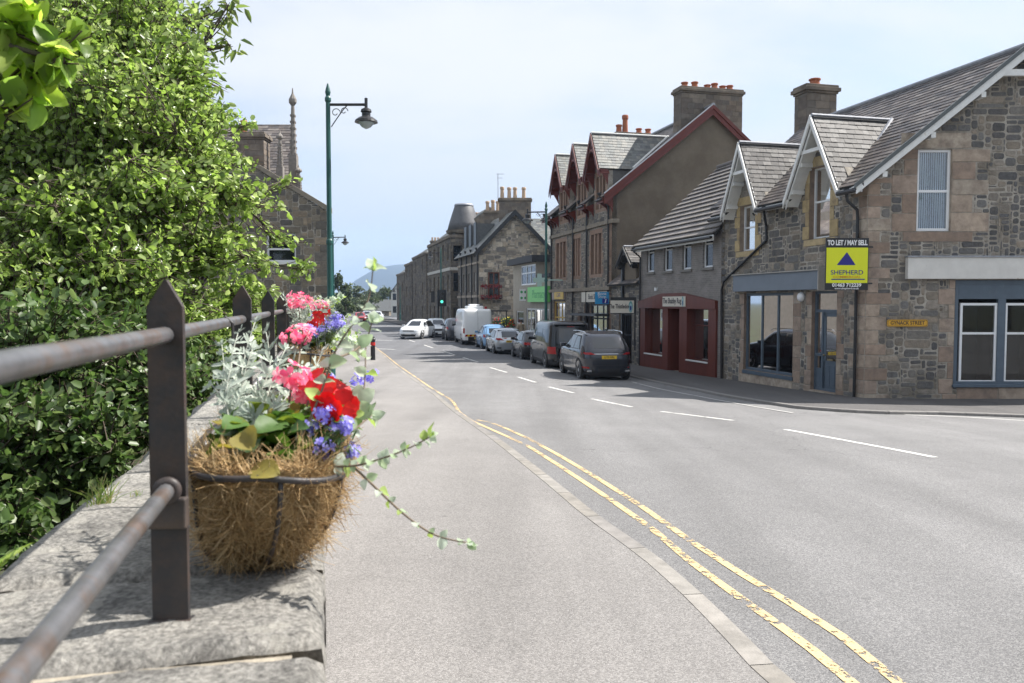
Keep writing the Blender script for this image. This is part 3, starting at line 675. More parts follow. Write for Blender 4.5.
def planter(dist, length, first, label):
    lat0 = -.098; w2 = .138; hl = length/2; lc = dist+hl; rimz = CAMZ-.283; depth = .205
    r = root('hanging_basket', label, 'flower basket', WL(lc, lat0, rimz-depth), group='coir lined flower baskets on the railing')
    nth = 64; nph = 14
    mb = MB(); vs = []
    for j in range(nph+1):
        for i in range(nth):
            p = cell_super(lc, hl, w2, lat0, 2*PI*i/nth, PI/2*j/nph, rimz, depth)
            c = WL(lc, lat0, rimz-depth*.4); dr = (p-c).normalized()
            vs.append(p+dr*(noise.noise(p*14)*.016+noise.noise(p*40)*.006))
    fs = [(j*nth+i, j*nth+(i+1) % nth, (j+1)*nth+(i+1) % nth, (j+1)*nth+i) for j in range(nph) for i in range(nth)]
    mb.add(vs, fs); ln = mb.build('coir_liner', M_COIR, r, smooth=True)
    # loose fibres
    nf = 14000 if first else 1200; rad = .00062 if first else .0018
    R = random.Random(int(dist*10)); VV = []; FF = []
    for k in range(nf):
        th = R.uniform(0, 2*PI)
        if first and R.random() < .55: th = R.gauss(PI*1.0, .9)
        ph = R.uniform(-.03, PI/2*.97); ln_ = R.uniform(.02, .085)
        lip = R.random() < .16
        if lip: ph = R.uniform(0, .03)
        p = cell_super(lc, hl, w2, lat0, th, max(0.0, ph), rimz, depth)
        c = WL(lc, lat0, rimz-depth*.35); out = (p-c).normalized()
        dr = V((R.gauss(0, 1), R.gauss(0, 1), R.gauss(-.15, .9))); dr = (dr-out*dr.dot(out)*.96).normalized()
        if lip: dr = (dr*.8+V((0, 0, R.uniform(-.3, .5)))-out*.3).normalized(); p = p+V((0, 0, R.uniform(-.004, .008)))-out*R.uniform(0, .03)
        q = p+out*(R.uniform(-.002, .008)+max(0, noise.noise(p*22))*.012); pts = [q.copy()]; curl = V((R.gauss(0, 1), R.gauss(0, 1), R.gauss(0, 1)))*.8
        lift = R.random() < .07
        ns_ = 5
        for s in range(ns_):
            dr = (dr+curl*.6+out*(R.uniform(.0, .25) if lift else R.uniform(-.25, .06))).normalized()
            q = q+dr*ln_/ns_
            if not lift:
                dd_ = (q-c).length/max(1e-6, (p-c).length); q = c+(q-c)*(1+(1.0-dd_)*.35)
            pts.append(q.copy())
        rr = rad*R.uniform(.6, 1.5); b = len(VV)
        for s, q in enumerate(pts):
            t = (pts[min(s+1, ns_)]-pts[max(s-1, 0)]).normalized(); aa = t.cross(out)
            if aa.length < 1e-5: aa = t.cross(V((1, 0, 0)))
            aa.normalize(); bb = t.cross(aa); w_ = rr*(1-.5*s/ns_)
            VV += [q+aa*w_, q-aa*w_*.5+bb*w_*.87, q-aa*w_*.5-bb*w_*.87]
        for s in range(ns_):
            for i in range(3): FF.append((b+s*3+i, b+s*3+(i+1) % 3, b+(s+1)*3+(i+1) % 3, b+(s+1)*3+i))
    f = npmesh('loose_fibres', [tuple(p) for p in VV], FF, M_FIB, r); f.parent = ln
    # rim hoop, hoop ribs and hooks
    mb = MB(); rim = [cell_super(lc, hl+.016, w2+.016, lat0, 2*PI*i/48, 0, rimz-.006, depth) for i in range(49)]
    rim = [p+V((0, 0, -.022*max(0, (p-WL(0, lat0, p.z)).dot(wn_))/w2)) for p in rim]
    mb.tube(rim, .0058, 8, cap=False); mb.build('rim', M_IRON, r, smooth=True)
    mb = MB()
    for th in (PI*.98, PI*.72, PI*1.25, PI*.5, PI*.3):
        pts = [cell_super(lc, hl+.014, w2+.014, lat0, th, PI/2*k/8, rimz-.006, depth+.014) for k in range(9)]
        mb.tube(pts, .0045, 6)
    mb.build('ribs', M_IRON, r, smooth=True)
    mb = MB(); a = WL(dist+length-.1, LATP, za); mb.tube([a+V((0, 0, .016)), a+wn_*.018, WL(dist+length-.1, LATP+.02, rimz)], .004, 6); mb.build('hook', M_IRON, r)
    mb = MB(); mb.add([WL(lc+math.copysign(abs(math.cos(t))**.62, math.cos(t))*hl*.93, lat0+math.copysign(abs(math.sin(t))**.62, math.sin(t))*w2*.93, rimz-.03+noise.noise(V((t*3, dist, 0)))*.01) for t in [2*PI*i/32 for i in range(32)]], [tuple(range(32))]); mb.build('soil', M_SOIL, r)
    return lc, lat0, rimz
B1 = planter(1.385, .80, True, 'nearest coir basket on the railing, bristling with brown fibre, just past the pointed post')
B2 = planter(4.75, .80, False, 'second coir basket along the railing, half hidden by the flowers of the nearest one')
B3 = planter(8.4, .80, False, 'third coir basket far along the railing before the lamp post')
# ------------------------------------------------------------------ plant making
LEAFQ = {}
def leafset(P, D, Nn, size, wid=.55, fold=.18, droop=.15, R=rng, var=.3, round_=False):
    """arrays of leaf positions, directions, normals -> verts, quads (2 folded quads a leaf)"""
    n = len(P); P = np.asarray(P, float); D = np.asarray(D, float); Nn = np.asarray(Nn, float)
    D /= np.linalg.norm(D, axis=1, keepdims=True)+1e-9
    S = np.cross(D, Nn); S /= np.linalg.norm(S, axis=1, keepdims=True)+1e-9; U = np.cross(S, D)
    sz = (size*(1+R.uniform(-var, var, n)))[:, None]; W = sz*wid*.5
    b = P; t = P+D*sz-U*sz*droop
    if round_: f1, f2, w1, w2 = .22, .74, .95, .9
    else: f1, f2, w1, w2 = .28, .68, .9, .75
    l1 = P+D*sz*f1+S*W*w1+U*W*fold*2; l2 = P+D*sz*f2+S*W*w2+U*W*fold*2-U*sz*droop*.5
    r1 = P+D*sz*f1-S*W*w1+U*W*fold*2; r2 = P+D*sz*f2-S*W*w2+U*W*fold*2-U*sz*droop*.5
    vs = np.stack([b, l1, l2, t, r2, r1], 1).reshape(-1, 3)
    k = np.arange(n)[:, None]*6
    fs = np.concatenate([k+np.array([[0, 1, 2, 3]]), k+np.array([[0, 3, 4, 5]])], 1).reshape(-1, 4)
    return vs, fs
def rvec(R=random): 
    v = V((R.gauss(0, 1), R.gauss(0, 1), R.gauss(0, 1))); return v.normalized()
M_GREEN = pm('geranium_leaf', (.07, .13, .03), .55, .2, 60, isl=[(.07, .14, .025), (.10, .18, .035), (.05, .10, .025), (.17, .22, .04), (.26, .22, .05)], islv=.2, transl=.3)
M_SILV = pm('silver_felt_leaf', (.38, .42, .37), .8, .15, 80, isl=[(.38, .43, .37), (.47, .52, .45), (.31, .36, .30)], islv=.12, transl=.2)
M_HELI = pm('helichrysum_leaf', (.3, .38, .22), .75, .12, 60, isl=[(.42, .49, .37), (.32, .41, .25), (.50, .56, .46), (.34, .45, .13)], islv=.15, transl=.35)
M_STEM = pm('plant_stem', (.16, .12, .08), .7, .2, 40)
M_STEMG = pm('pale_stem', (.38, .40, .34), .8, .15, 40)
M_PINK = pm('pink_petal', (.80, .16, .28), .6, .15, 80, isl=[(.82, .20, .32), (.88, .34, .44), (.74, .13, .24), (.9, .5, .56)], islv=.1, transl=.35)
M_RED = pm('red_petal', (.62, .006, .006), .5, .15, 60, isl=[(.65, .008, .008), (.5, .004, .006), (.72, .02, .012)], islv=.12, transl=.3)
M_BLUE = pm('lobelia_petal', (.18, .14, .6), .6, .1, 60, isl=[(.22, .19, .62), (.32, .29, .75), (.17, .14, .5), (.45, .43, .85)], islv=.15, transl=.3)
def petals(mb, c, nrm, r, n=5, wid=.9, cup=.25, rot=0, notch=True, R=random):
    nrm = V(nrm).normalized(); a = nrm.cross(V((.3, .2, .93))).normalized(); b = nrm.cross(a)
    for i in range(n):
        t = rot+2*PI*i/n+R.uniform(-.12, .12); d = a*math.cos(t)+b*math.sin(t); s = nrm.cross(d); w_ = r*wid*.62*R.uniform(.85, 1.1); rr = r*R.uniform(.88, 1.08)
        f = lambda x, y, z: c+d*x+s*y+nrm*z
        cu = cup*R.uniform(.6, 1.3)
        vs = [f(.05*rr, 0, 0), f(.45*rr, -w_*.6, cu*rr*.45), f(.85*rr, -w_*.62, cu*rr*.7), f(rr, 0, cu*rr*.45), f(.85*rr, w_*.62, cu*rr*.7), f(.45*rr, w_*.6, cu*rr*.45), f(.55*rr, 0, cu*rr*.2)]
        mb.add(vs, [(0, 1, 6), (1, 2, 3, 6), (3, 4, 5, 6), (5, 0, 6)])
def plant(name, label, cat, base, group=None): return root(name, label, cat, base, group=group)
def curve_pts(p0, p1, bow, n=8, R=random):
    p0 = V(p0); p1 = V(p1); return [p0.lerp(p1, k/n)+V(bow)*math.sin(PI*k/n) for k in range(n+1)]
def ontube(r, name, label, cat, base, heads, kind, seed):
    pass

def leafhi(P, D, Nn, size, wid=.8, cup=.15, droop=.25, R=rng, var=.3, heart=.15):
    """near leaves: a curved 6x4 sheet with a rounded, pointed outline"""
    n = len(P); P = np.asarray([tuple(p) for p in P], float); D = np.asarray([tuple(p) for p in D], float); Nn = np.asarray([tuple(p) for p in Nn], float)
    D /= np.linalg.norm(D, axis=1, keepdims=True)+1e-9; S = np.cross(D, Nn); S /= np.linalg.norm(S, axis=1, keepdims=True)+1e-9; U = np.cross(S, D)
    sz = (size*(1+R.uniform(-var, var, n)))[:, None]; dr = droop*R.uniform(.4, 1.6, n)[:, None]; cu = cup*R.uniform(.3, 1.7, n)[:, None]; tw = R.uniform(-.25, .25, n)[:, None]
    T = [0, .12, .3, .5, .7, .87, 1.0]; Wt = [.06, .62, .96, 1.0, .78, .42, .02]; X = [-1, -.5, 0, .5, 1]
    vs = []
    for t, w in zip(T, Wt):
        for x in X:
            tt = t-heart*abs(x)*(1-t)**3
            wav = .04*math.sin(9*t+3*x)
            vs.append(P+D*sz*tt+S*sz*wid*.5*w*x+U*sz*(cu*w*x*x*.9-dr*t*t+tw*x*w*t*.5+wav))
    vs = np.stack(vs, 1).reshape(-1, 3); k = np.arange(n)[:, None]*35
    q = [(i*5+j, i*5+j+1, (i+1)*5+j+1, (i+1)*5+j) for i in range(6) for j in range(4)]
    fs = np.concatenate([k+np.array([a]) for a in q], 1).reshape(-1, 4)
    return vs, fs
def geranium(base, heads, label, nleaf, seed, hr=.038, group='pink geraniums in the baskets', lsize=.05, spread=.11):
    R = random.Random(seed); r = plant('pink_geranium', label, 'flower', base, group); base = V(base)
    st = MB(); pet = []
    for h in heads:
        h = V(h); pts = curve_pts(base+V((R.uniform(-.02, .02), R.uniform(-.02, .02), 0)), h, (R.uniform(-.02, .02), 0, 0)); st.tube(pts, [.0028]*5+[.0022]*4, 6)
        mb = MB(); nfl = 17; lean = rvec(R)*.25
        for k in range(nfl):
            d = rvec(R); d.z = abs(d.z)*.9-.15; d = (d+lean).normalized(); c = h+V((d.x*hr, d.y*hr, d.z*hr*.75+.004))*R.uniform(.72, 1.12)
            petals(mb, c, d+rvec(R)*.55, hr*.44*R.uniform(.7, 1.15), 5, .8, .15, R.random()*6, R=R)
            st.tube([h-V((0, 0, .012)), c-d*.003], .0011, 4)
        mb.build('flower_head', M_PINK, r, smooth=True)
    st.build('stems', M_STEM, r, smooth=True)
    P = []; D = []; Nn = []
    for k in range(nleaf):
        d = rvec(R); d.z = abs(d.z)*.6; p = base+V((max(-.08, min(.11, R.gauss(.01, spread*.45))), R.gauss(spread*.5, spread*.7), R.uniform(.02, .11))); P.append(p); dd = V((d.x, d.y, R.uniform(-.1, .5))); D.append(dd); Nn.append(V((R.gauss(0, .35), R.gauss(0, .35), 1)))
    vs, fs = leafhi(P, D, Nn, lsize, 1.1, .25, .2, heart=.3)
    npmesh('foliage', vs, fs, M_GREEN, r, smooth=True)
def petunia(base, heads, label, seed, rad=.034, group='red flowers in the baskets'):
    R = random.Random(seed); r = plant('red_petunia', label, 'flower', base, group); base = V(base); st = MB()
    for h, nr in heads:
        h = V(h); mb = MB(); nr = V(nr).normalized(); petals(mb, h, nr, rad, 5, 1.15, .18, R.random()*6, R=R); petals(mb, h-nr*.004, nr+rvec(R)*.1, rad*.86, 5, 1.1, .3, R.random()*6, R=R)
        mb.build('blossom', M_RED, r, smooth=True); st.tube(curve_pts(base, h-nr*.006, (0, 0, .01)), .0022, 5)
    st.build('stems', M_STEM, r, smooth=True)
    P = [base.lerp(V(R.choice(heads)[0]), R.uniform(.1, .85))+rvec(R)*.015 for _ in range(30)]
    vs, fs = leafset([tuple(p) for p in P], [tuple(rvec(R)) for _ in P], [(0, 0, 1)]*len(P), .036, .6, .15, .2); npmesh('foliage', vs, fs, M_GREEN, r)
def lobelia(base, c, rad, n, label, seed, fr=.0085, group='blue lobelia in the baskets'):
    R = random.Random(seed); r = plant('blue_lobelia', label, 'flower', base, group); base = V(base); mb = MB(); st = MB(); c = V(c); subs = [c+V((R.gauss(0, rad[0]*.6), R.gauss(0, rad[1]*.6), R.gauss(0, rad[2]*.7))) for _ in range(9)]
    for k in range(n):
        d = rvec(R); sc_i = subs[k % len(subs)]; p = sc_i+V((d.x*rad[0], d.y*rad[1], d.z*rad[2]))*(.5*R.random()**.7)
        nr = d+V((.2, -.6, .4)); petals(mb, p, nr, fr*R.uniform(.75, 1.15), 5, .8, .1, R.random()*6, R=R)
        if k % 3 == 0: st.tube(curve_pts(base+rvec(R)*.01, p-nr.normalized()*.002, rvec(R)*.006, 4), .0008, 4)
    mb.build('blossoms', M_BLUE, r); st.build('stems', pm('lobelia_stem', (.08, .13, .03), .6), r)
    P = [c+V((R.gauss(0, rad[0]*.6), R.gauss(0, rad[1]*.6), R.gauss(-.012, rad[2]*.6))) for _ in range(n)]
    vs, fs = leafset([tuple(p) for p in P], [tuple(rvec(R)) for _ in P], [(0, 0, 1)]*len(P), .02, .3, .1, .2); npmesh('foliage', vs, fs, pm('lobelia_leaf', (.05, .10, .03), .6, .2, 50, transl=.2), r)
def miller(base, label, fronds, seed, group='silver dusty miller in the baskets'):
    R = random.Random(seed); r = plant('dusty_miller', label, 'plant', base, group); st = MB(); P = []; D = []; Nn = []; SZ = []
    for a, b in fronds:
        a = V(a); b = V(b); bow = V((R.uniform(-.02, .02), R.uniform(-.02, .02), .018)); pts = curve_pts(a, b, bow, 10); st.tube(pts, [.0022]*4+[.0016]*4+[.001]*3, 5)
        for k in range(3, 11):
            t = (pts[min(k+1, 10)]-pts[k-1]).normalized(); side = t.cross((V((R.uniform(-.3, .3), -.6, .6))+rvec(R)*.7)).normalized()
            for sg in (-1, 1):
                for m in range(2):
                    P.append(pts[k]+t*.004*m); D.append(side*sg*(1-.3*m)+t*(.65+.7*m)+rvec(R)*.3); Nn.append(side.cross(t)+rvec(R)*.5); SZ.append((.035 if k < 9 else .024)*(1-.3*m)*R.uniform(.6, 1.2))
                    if m == 0: P.append(pts[k]+(side*sg+t*.6).normalized()*.012); D.append(side*sg*.4+t*1.1+rvec(R)*.3); Nn.append(side.cross(t)+rvec(R)*.4); SZ.append(.014)
        P.append(pts[-1]); D.append(t); Nn.append(side.cross(t)); SZ.append(.022)
    vs, fs = leafset([tuple(p) for p in P], [tuple(p) for p in D], [tuple(p) for p in Nn], np.array(SZ), .3, .08, .12, round_=True); npmesh('fronds', vs, fs, M_SILV, r)
    st.build('stems', M_STEMG, r, smooth=True)
def heli(base, paths, label, seed, lsz=.024, group='trailing helichrysum in the baskets', smat=None):
    R = random.Random(seed); r = plant('trailing_helichrysum', label, 'plant', base, group); st = MB(); P = []; D = []; Nn = []; SZ = []
    for pts, dens in paths:
        pts = [V(p) for p in pts]
        # resample as a smooth curve
        q = []
        for i in range(len(pts)-1):
            p0 = pts[max(i-1, 0)]; p1 = pts[i]; p2 = pts[i+1]; p3 = pts[min(i+2, len(pts)-1)]
            for k in range(6):
                t = k/6; q.append(.5*((2*p1)+(p2-p0)*t+(2*p0-5*p1+4*p2-p3)*t*t+(3*p1-p0-3*p2+p3)*t**3))
        q.append(pts[-1]); n = len(q)
        st.tube(q, [.0021*(1-.6*i/n)+.0003 for i in range(n)], 6)
        acc = 0
        for i in range(1, n):
            acc += (q[i]-q[i-1]).length*dens
            while acc > 1 or i == n-1 and acc > .3:
                acc -= 1; t = (q[i]-q[i-1]).normalized(); s = t.cross(rvec(R)).normalized()
                for sg in (-1, 1): P.append(q[i]); D.append(s*sg+t*.5); Nn.append(rvec(R)*.6+V((0, -.4, .6))); SZ.append(lsz*R.uniform(.6, 1.15))
                if i == n-1: break
        for k in range(3): P.append(q[-1]); D.append(t+rvec(R)*.7); Nn.append(rvec(R)); SZ.append(lsz*.75)
    vs, fs = leafhi(P, D, Nn, np.array(SZ), .85, .2, .25, heart=.05); npmesh('leaves', vs, fs, M_HELI, r, smooth=True)
    st.build('stems', smat or M_STEM, r, smooth=True)
A = at
soil1 = lambda la, di: WL(di, la, CAMZ-.32)
# --- nearest basket
miller(soil1(-.14, 1.6), 'near clump of silver grey dusty miller beside the pointed iron posts', [
    (soil1(-.16, 1.5), A(222, 345, 1.62)), (soil1(-.16, 1.5), A(212, 385, 1.58)), (soil1(-.15, 1.55), A(238, 333, 1.7)), (soil1(-.15, 1.55), A(252, 350, 1.6)), (soil1(-.14, 1.6), A(266, 332, 1.75)), (soil1(-.13, 1.6), A(285, 350, 1.7)), (soil1(-.14, 1.5), A(240, 395, 1.5)), (soil1(-.13, 1.6), A(305, 368, 1.75)), (soil1(-.14, 1.5), A(228, 415, 1.5)), (soil1(-.12, 1.6), A(268, 375, 1.6)), (soil1(-.16, 1.6), A(255, 322, 1.8)), (soil1(-.12, 1.65), A(322, 352, 1.85)), (soil1(-.14, 1.5), A(232, 362, 1.55)), (soil1(-.14, 1.5), A(248, 412, 1.46)), (soil1(-.14, 1.55), A(260, 398, 1.5)), (soil1(-.13, 1.5), A(275, 405, 1.5)), (soil1(-.13, 1.7), A(300, 335, 1.9))], 11)
geranium(soil1(-.10, 1.55), [A(292, 380, 1.55), A(301, 342, 1.85), A(310, 397, 1.6)], 'near pink geranium heads over the front end of the nearest basket', 210, 12, spread=.13, lsize=.036)
petunia(soil1(-.06, 1.52), [(A(322, 388, 1.5), (-.2, -.7, .6)), (A(343, 406, 1.47), (.4, -.8, .1)), (A(327, 408, 1.45), (-.1, -.9, -.1)), (A(312, 379, 1.58), (-.5, -.4, .7)), (A(336, 388, 1.56), (.5, -.3, .8))], 'big scarlet petunia blooms above the blue lobelia in the nearest basket', 13)
lobelia(soil1(-.05, 1.5), A(332, 436, 1.44), (.036, .05, .034), 150, 'blue violet lobelia spilling over the rim of the nearest basket', 14)
lobelia(soil1(-.04, 1.75), A(340, 388, 1.85), (.035, .07, .03), 70, 'loose blue lobelia behind the scarlet petunias of the nearest basket', 24)
S0 = WL(1.46, -.03, CAMZ-.29)
heli(S0, [([S0, A(352, 466, 1.40), A(380, 459, 1.38), A(407, 449, 1.36), A(430, 437, 1.35)], 60), ([A(355, 468, 1.40), A(375, 487, 1.37), A(405, 515, 1.34), A(435, 535, 1.32), A(468, 543, 1.31)], 34)], 'two wiry helichrysum shoots reaching right over the pavement from the nearest basket', 15, lsz=.019)
S1 = WL(1.5, -.12, CAMZ-.3)
heli(S1, [([S1, A(292, 450, 1.42), A(318, 400, 1.45), A(335, 352, 1.5), A(352, 325, 1.5), A(368, 300, 1.52), A(373, 270, 1.53)], 24), ([A(345, 435, 1.45), A(358, 405, 1.5), A(364, 390, 1.55), A(366, 345, 1.6)], 26), ([A(330, 455, 1.42), A(352, 432, 1.45), A(372, 415, 1.5)], 20), ([A(330, 360, 1.5), A(352, 352, 1.55), A(366, 340, 1.6), A(372, 322, 1.6)], 22)], 'tall pale helichrysum shoot rising above the nearest basket against the street', 16, lsz=.029)
geranium(soil1(-.12, 1.48), [A(285, 470, 1.42)], 'small budding geranium low in the front of the nearest basket', 34, 17, hr=.008, group=None, lsize=.042, spread=.08)
# --- second basket
for bi, (dist, lab) in enumerate(((4.75, 'second'), (8.4, 'third'))):
    so_ = lambda la, di: WL(dist+di, la, CAMZ-.3)
    up = .2
    hp = lambda la, di, z: WL(dist+di, la, CAMZ+z)
    geranium(so_(-.12, .3), [hp(-.14, .15, -.02), hp(-.02, .35, -.03), hp(-.16, .55, .03)], f'tall pink geranium heads in the {lab} basket along the railing', 60, 21+bi*10, hr=.055, lsize=.06, spread=.16)
    petunia(so_(-.05, .3), [(hp(-.03, .05, -.08), (0, -1, .3)), (hp(.0, .15, -.1), (.3, -1, .3)), (hp(-.06, .0, -.13), (-.2, -1, .3)), (hp(.02, .3, -.06), (.3, -1, .3))], f'small red blooms in the middle of the {lab} basket along the railing', 22+bi*10, rad=.04)
    lobelia(so_(.0, .2), hp(.03, .2, -.13), (.08, .25, .06), 260, f'pale blue lobelia hanging on the road side of the {lab} basket', 23+bi*10, fr=.013)
    rr = random.Random(40+bi)
    miller(so_(-.1, .4), f'silver foliage rising out of the {lab} basket along the railing', [(so_(rr.uniform(-.15, .03), rr.uniform(.05, .7)), hp(rr.uniform(-.24, .12), rr.uniform(-.1, .8), rr.uniform(-.15, .06))) for _ in range(34)], 24+bi*10)
    heli(so_(.02, .3), [([so_(.02, .2+.1*k), hp(.1+.03*rr.random(), .1+.15*k, -.2), hp(.16+.05*rr.random(), .1+.15*k, -.28+.1*rr.random()), hp(.2+.08*rr.random(), .15*k, -.38+.25*rr.random())], 40) for k in range(5)]+[([so_(-.1, .1+.2*k), hp(-.1+.2*rr.random(), .1+.2*k, -.05), hp(-.05+.25*rr.random(), .1+.2*k, .07*rr.random())], 45) for k in range(4)], f'pale helichrysum stems trailing out of the {lab} basket towards the pavement', 25+bi*10, lsz=.032, smat=M_STEMG)
# grass tuft in the coping joint and a fern beyond the wall
R = random.Random(5)
def tuft(name, label, cat, c, n, hgt, spread, mat, w_=.0022):
    r = root(name, label, cat, c); mb = MB(); c = V(c)
    for k in range(n):
        b = c+V((R.gauss(0, spread), R.gauss(0, spread), 0)); l = V((R.gauss(0, .35), R.gauss(0, .35), 1)).normalized(); h = hgt*R.uniform(.35, 1.1); s = l.cross(V((0, 1, .1))).normalized()*w_*R.uniform(.6, 1.3)
        p1 = b+l*h*.5; p2 = b+l*h*.85+V((l.x, l.y, 0))*h*.35; p3 = p2+V((l.x*.6, l.y*.6, -.02))*h*.4
        mb.add([b-s, b+s, p1+s, p1-s, p2+s*.6, p2-s*.6, p3], [(0, 1, 2, 3), (3, 2, 4, 5), (5, 4, 6)])
    mb.build('blades', mat, r); return r
M_GRASS = pm('grass_blade', (.12, .2, .04), .6, 0, isl=[(.12, .2, .04), (.2, .26, .07), (.09, .15, .03), (.3, .28, .12)], islv=.2, transl=.35)
pt = onground; 
def oncope(px, py, z=ZC): r = ray(px, py); return CAM+r*((z-CAMZ)/r.z)
tuft('grass_tuft', 'small tuft of grass growing from a coping joint left of the near post', 'grass tuft', oncope(101, 506), 60, .085, .012, M_GRASS, .0011)
tuft('grass_tuft', 'tiny moss and grass sprig in the coping left of the iron post', 'grass tuft', oncope(136, 498), 14, .03, .008, M_GRASS, .0009)
# ------------------------------------------------------------------ building materials
M_MORT = pm('lime_pointing', (.40, .365, .315), .95, .25, 12, bump=.6, bscale=40, bdist=.01, c2=(.2, .175, .14), c2scale=1.2)
M_STONE_A = pm('schist_rubble', (.1, .1, .1), .85, .3, 9, bump=.9, bscale=22, bdist=.02, isl=[(.125, .12, .115), (.19, .175, .155), (.10, .097, .097), (.24, .21, .175), (.15, .143, .135), (.28, .235, .185), (.105, .10, .097), (.20, .17, .135)], islv=.22, c2=(.19, .17, .145), c2scale=1.6, c2t=.62)
M_QUO_A = pm('pink_sandstone', (.36, .26, .2), .88, .22, 6, bump=.7, bscale=30, bdist=.012, isl=[(.36, .27, .205), (.31, .23, .175), (.39, .31, .24), (.41, .345, .275), (.28, .205, .155), (.37, .285, .225)], islv=.12, c2=(.2, .155, .125), c2scale=2.6, c2t=.58, c2w=.14)
M_QUO_Y = pm('yellow_sandstone', (.40, .30, .16), .88, .2, 6, bump=.6, bscale=30, bdist=.01, isl=[(.42, .32, .17), (.36, .27, .15), (.45, .35, .2)], islv=.1, c2=(.24, .18, .11), c2scale=2, c2t=.62)
M_QUO_P = pm('painted_quoin', (.5, .48, .44), .8, .25, 7, bump=.5, bscale=30, bdist=.01)
M_SLATE = pm('slate_roof', (.14, .13, .13), .5, .3, 10, bump=.5, bscale=30, bdist=.006, spec=.4, isl=[(.10, .085, .08), (.125, .108, .10), (.075, .068, .067), (.15, .13, .118), (.11, .092, .083), (.18, .16, .147), (.09, .08, .079)], islv=.22, c2=(.24, .22, .19), c2scale=3, c2t=.66)
M_SLATE_D = pm('silver_slate', (.2, .2, .2), .62, .3, 10, bump=.6, bscale=30, bdist=.006, spec=.25, isl=[(.085, .08, .077), (.13, .123, .118), (.065, .061, .06), (.165, .158, .15), (.095, .088, .083)], islv=.22)
M_SLATE_G = pm('grey_green_slate', (.14, .15, .14), .5, .25, 6, spec=.5, isl=[(.14, .15, .145), (.17, .175, .165), (.115, .12, .12), (.2, .195, .175)], islv=.2)
M_DECK = pm('roof_underlay', (.05, .05, .05), .8)
M_LEAD = pm('lead_flashing', (.32, .33, .36), .5, .25, 8, metal=.3)
M_WHITE = pm('white_paint', (.72, .72, .70), .5, .1, 5, c2=(.5, .47, .42), c2scale=5, c2t=.7)
M_WHITEOLD = pm('peeling_white_board', (.66, .64, .60), .6, .1, 3, c2=(.28, .22, .17), c2scale=4.5, c2t=.68, c2w=.03)
M_UPVC = pm('white_upvc', (.78, .79, .80), .3, .03, 5)
M_BLACKP = pm('black_downpipe', (.018, .018, .02), .4, .2, 10)
M_BLUEG = pm('blue_grey_paint', (.085, .115, .15), .45, .12, 4, c2=(.12, .15, .18), c2scale=3, c2t=.65)
M_BLUEGL = pm('pale_blue_grey_fascia', (.17, .20, .24), .5, .1, 2)
M_RED = pm('red_brown_paint', (.125, .03, .02), .5, .25, 5, vscale=(1, 1, .15))
M_REDB = pm('oxide_red_barge', (.135, .026, .017), .5, .15, 5)
M_HARL = pm('brown_harling', (.155, .125, .092), .95, .25, 60, bump=1, bscale=80, bdist=.015, c2=(.2, .165, .125), c2scale=.8)
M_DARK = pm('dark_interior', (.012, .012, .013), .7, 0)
M_POT = pm('red_clay_pot', (.36, .12, .06), .8, .2, 8)
M_POTB = pm('buff_clay_pot', (.5, .36, .25), .8, .2, 8)
G_CLEAR = glassmat('window_glass', refl=.03); G_SHOP = glassmat('shop_glass', (.85, .9, .9), .16)
G_DARK = pm('dark_window_glass', (.015, .018, .022), .06, 0, spec=.8)
M_BLIND = pm('pale_blue_blind', (.7, .78, .86), .8, .1, 6)
M_CURT = pm('net_curtain', (.5, .5, .5), .9, .1, 8)
M_CHIM = pm('weathered_chimney_stone', (.15, .125, .10), .92, .35, 2.2, bump=.7, bscale=18, bdist=.02, c2=(.23, .19, .15), c2scale=1.6)
UP = V((0, 0, 1))
def frame_mb(mb, pl, r, off, wdt=.06, dep=.05, bars=(), vbars=()):
    a0, a1, z0, z1 = r
    def bar(x0, x1, y0, y1, d=dep): mb.pbox(pl.P(x0, y0, off), pl.e*(x1-x0), pl.n*-d, UP*(y1-y0))
    bar(a0, a1, z1-wdt, z1); bar(a0, a1, z0, z0+wdt)
    bar(a0, a0+wdt, z0+wdt, z1-wdt); bar(a1-wdt, a1, z0+wdt, z1-wdt)
    for b in bars: zz = z0+(z1-z0)*b; bar(a0+wdt, a1-wdt, zz-wdt*.45, zz+wdt*.45, dep*.9)
    for b in vbars: aa = a0+(a1-a0)*b; bar(aa-wdt*.45, aa+wdt*.45, z0+wdt, z1-wdt, dep*.8)
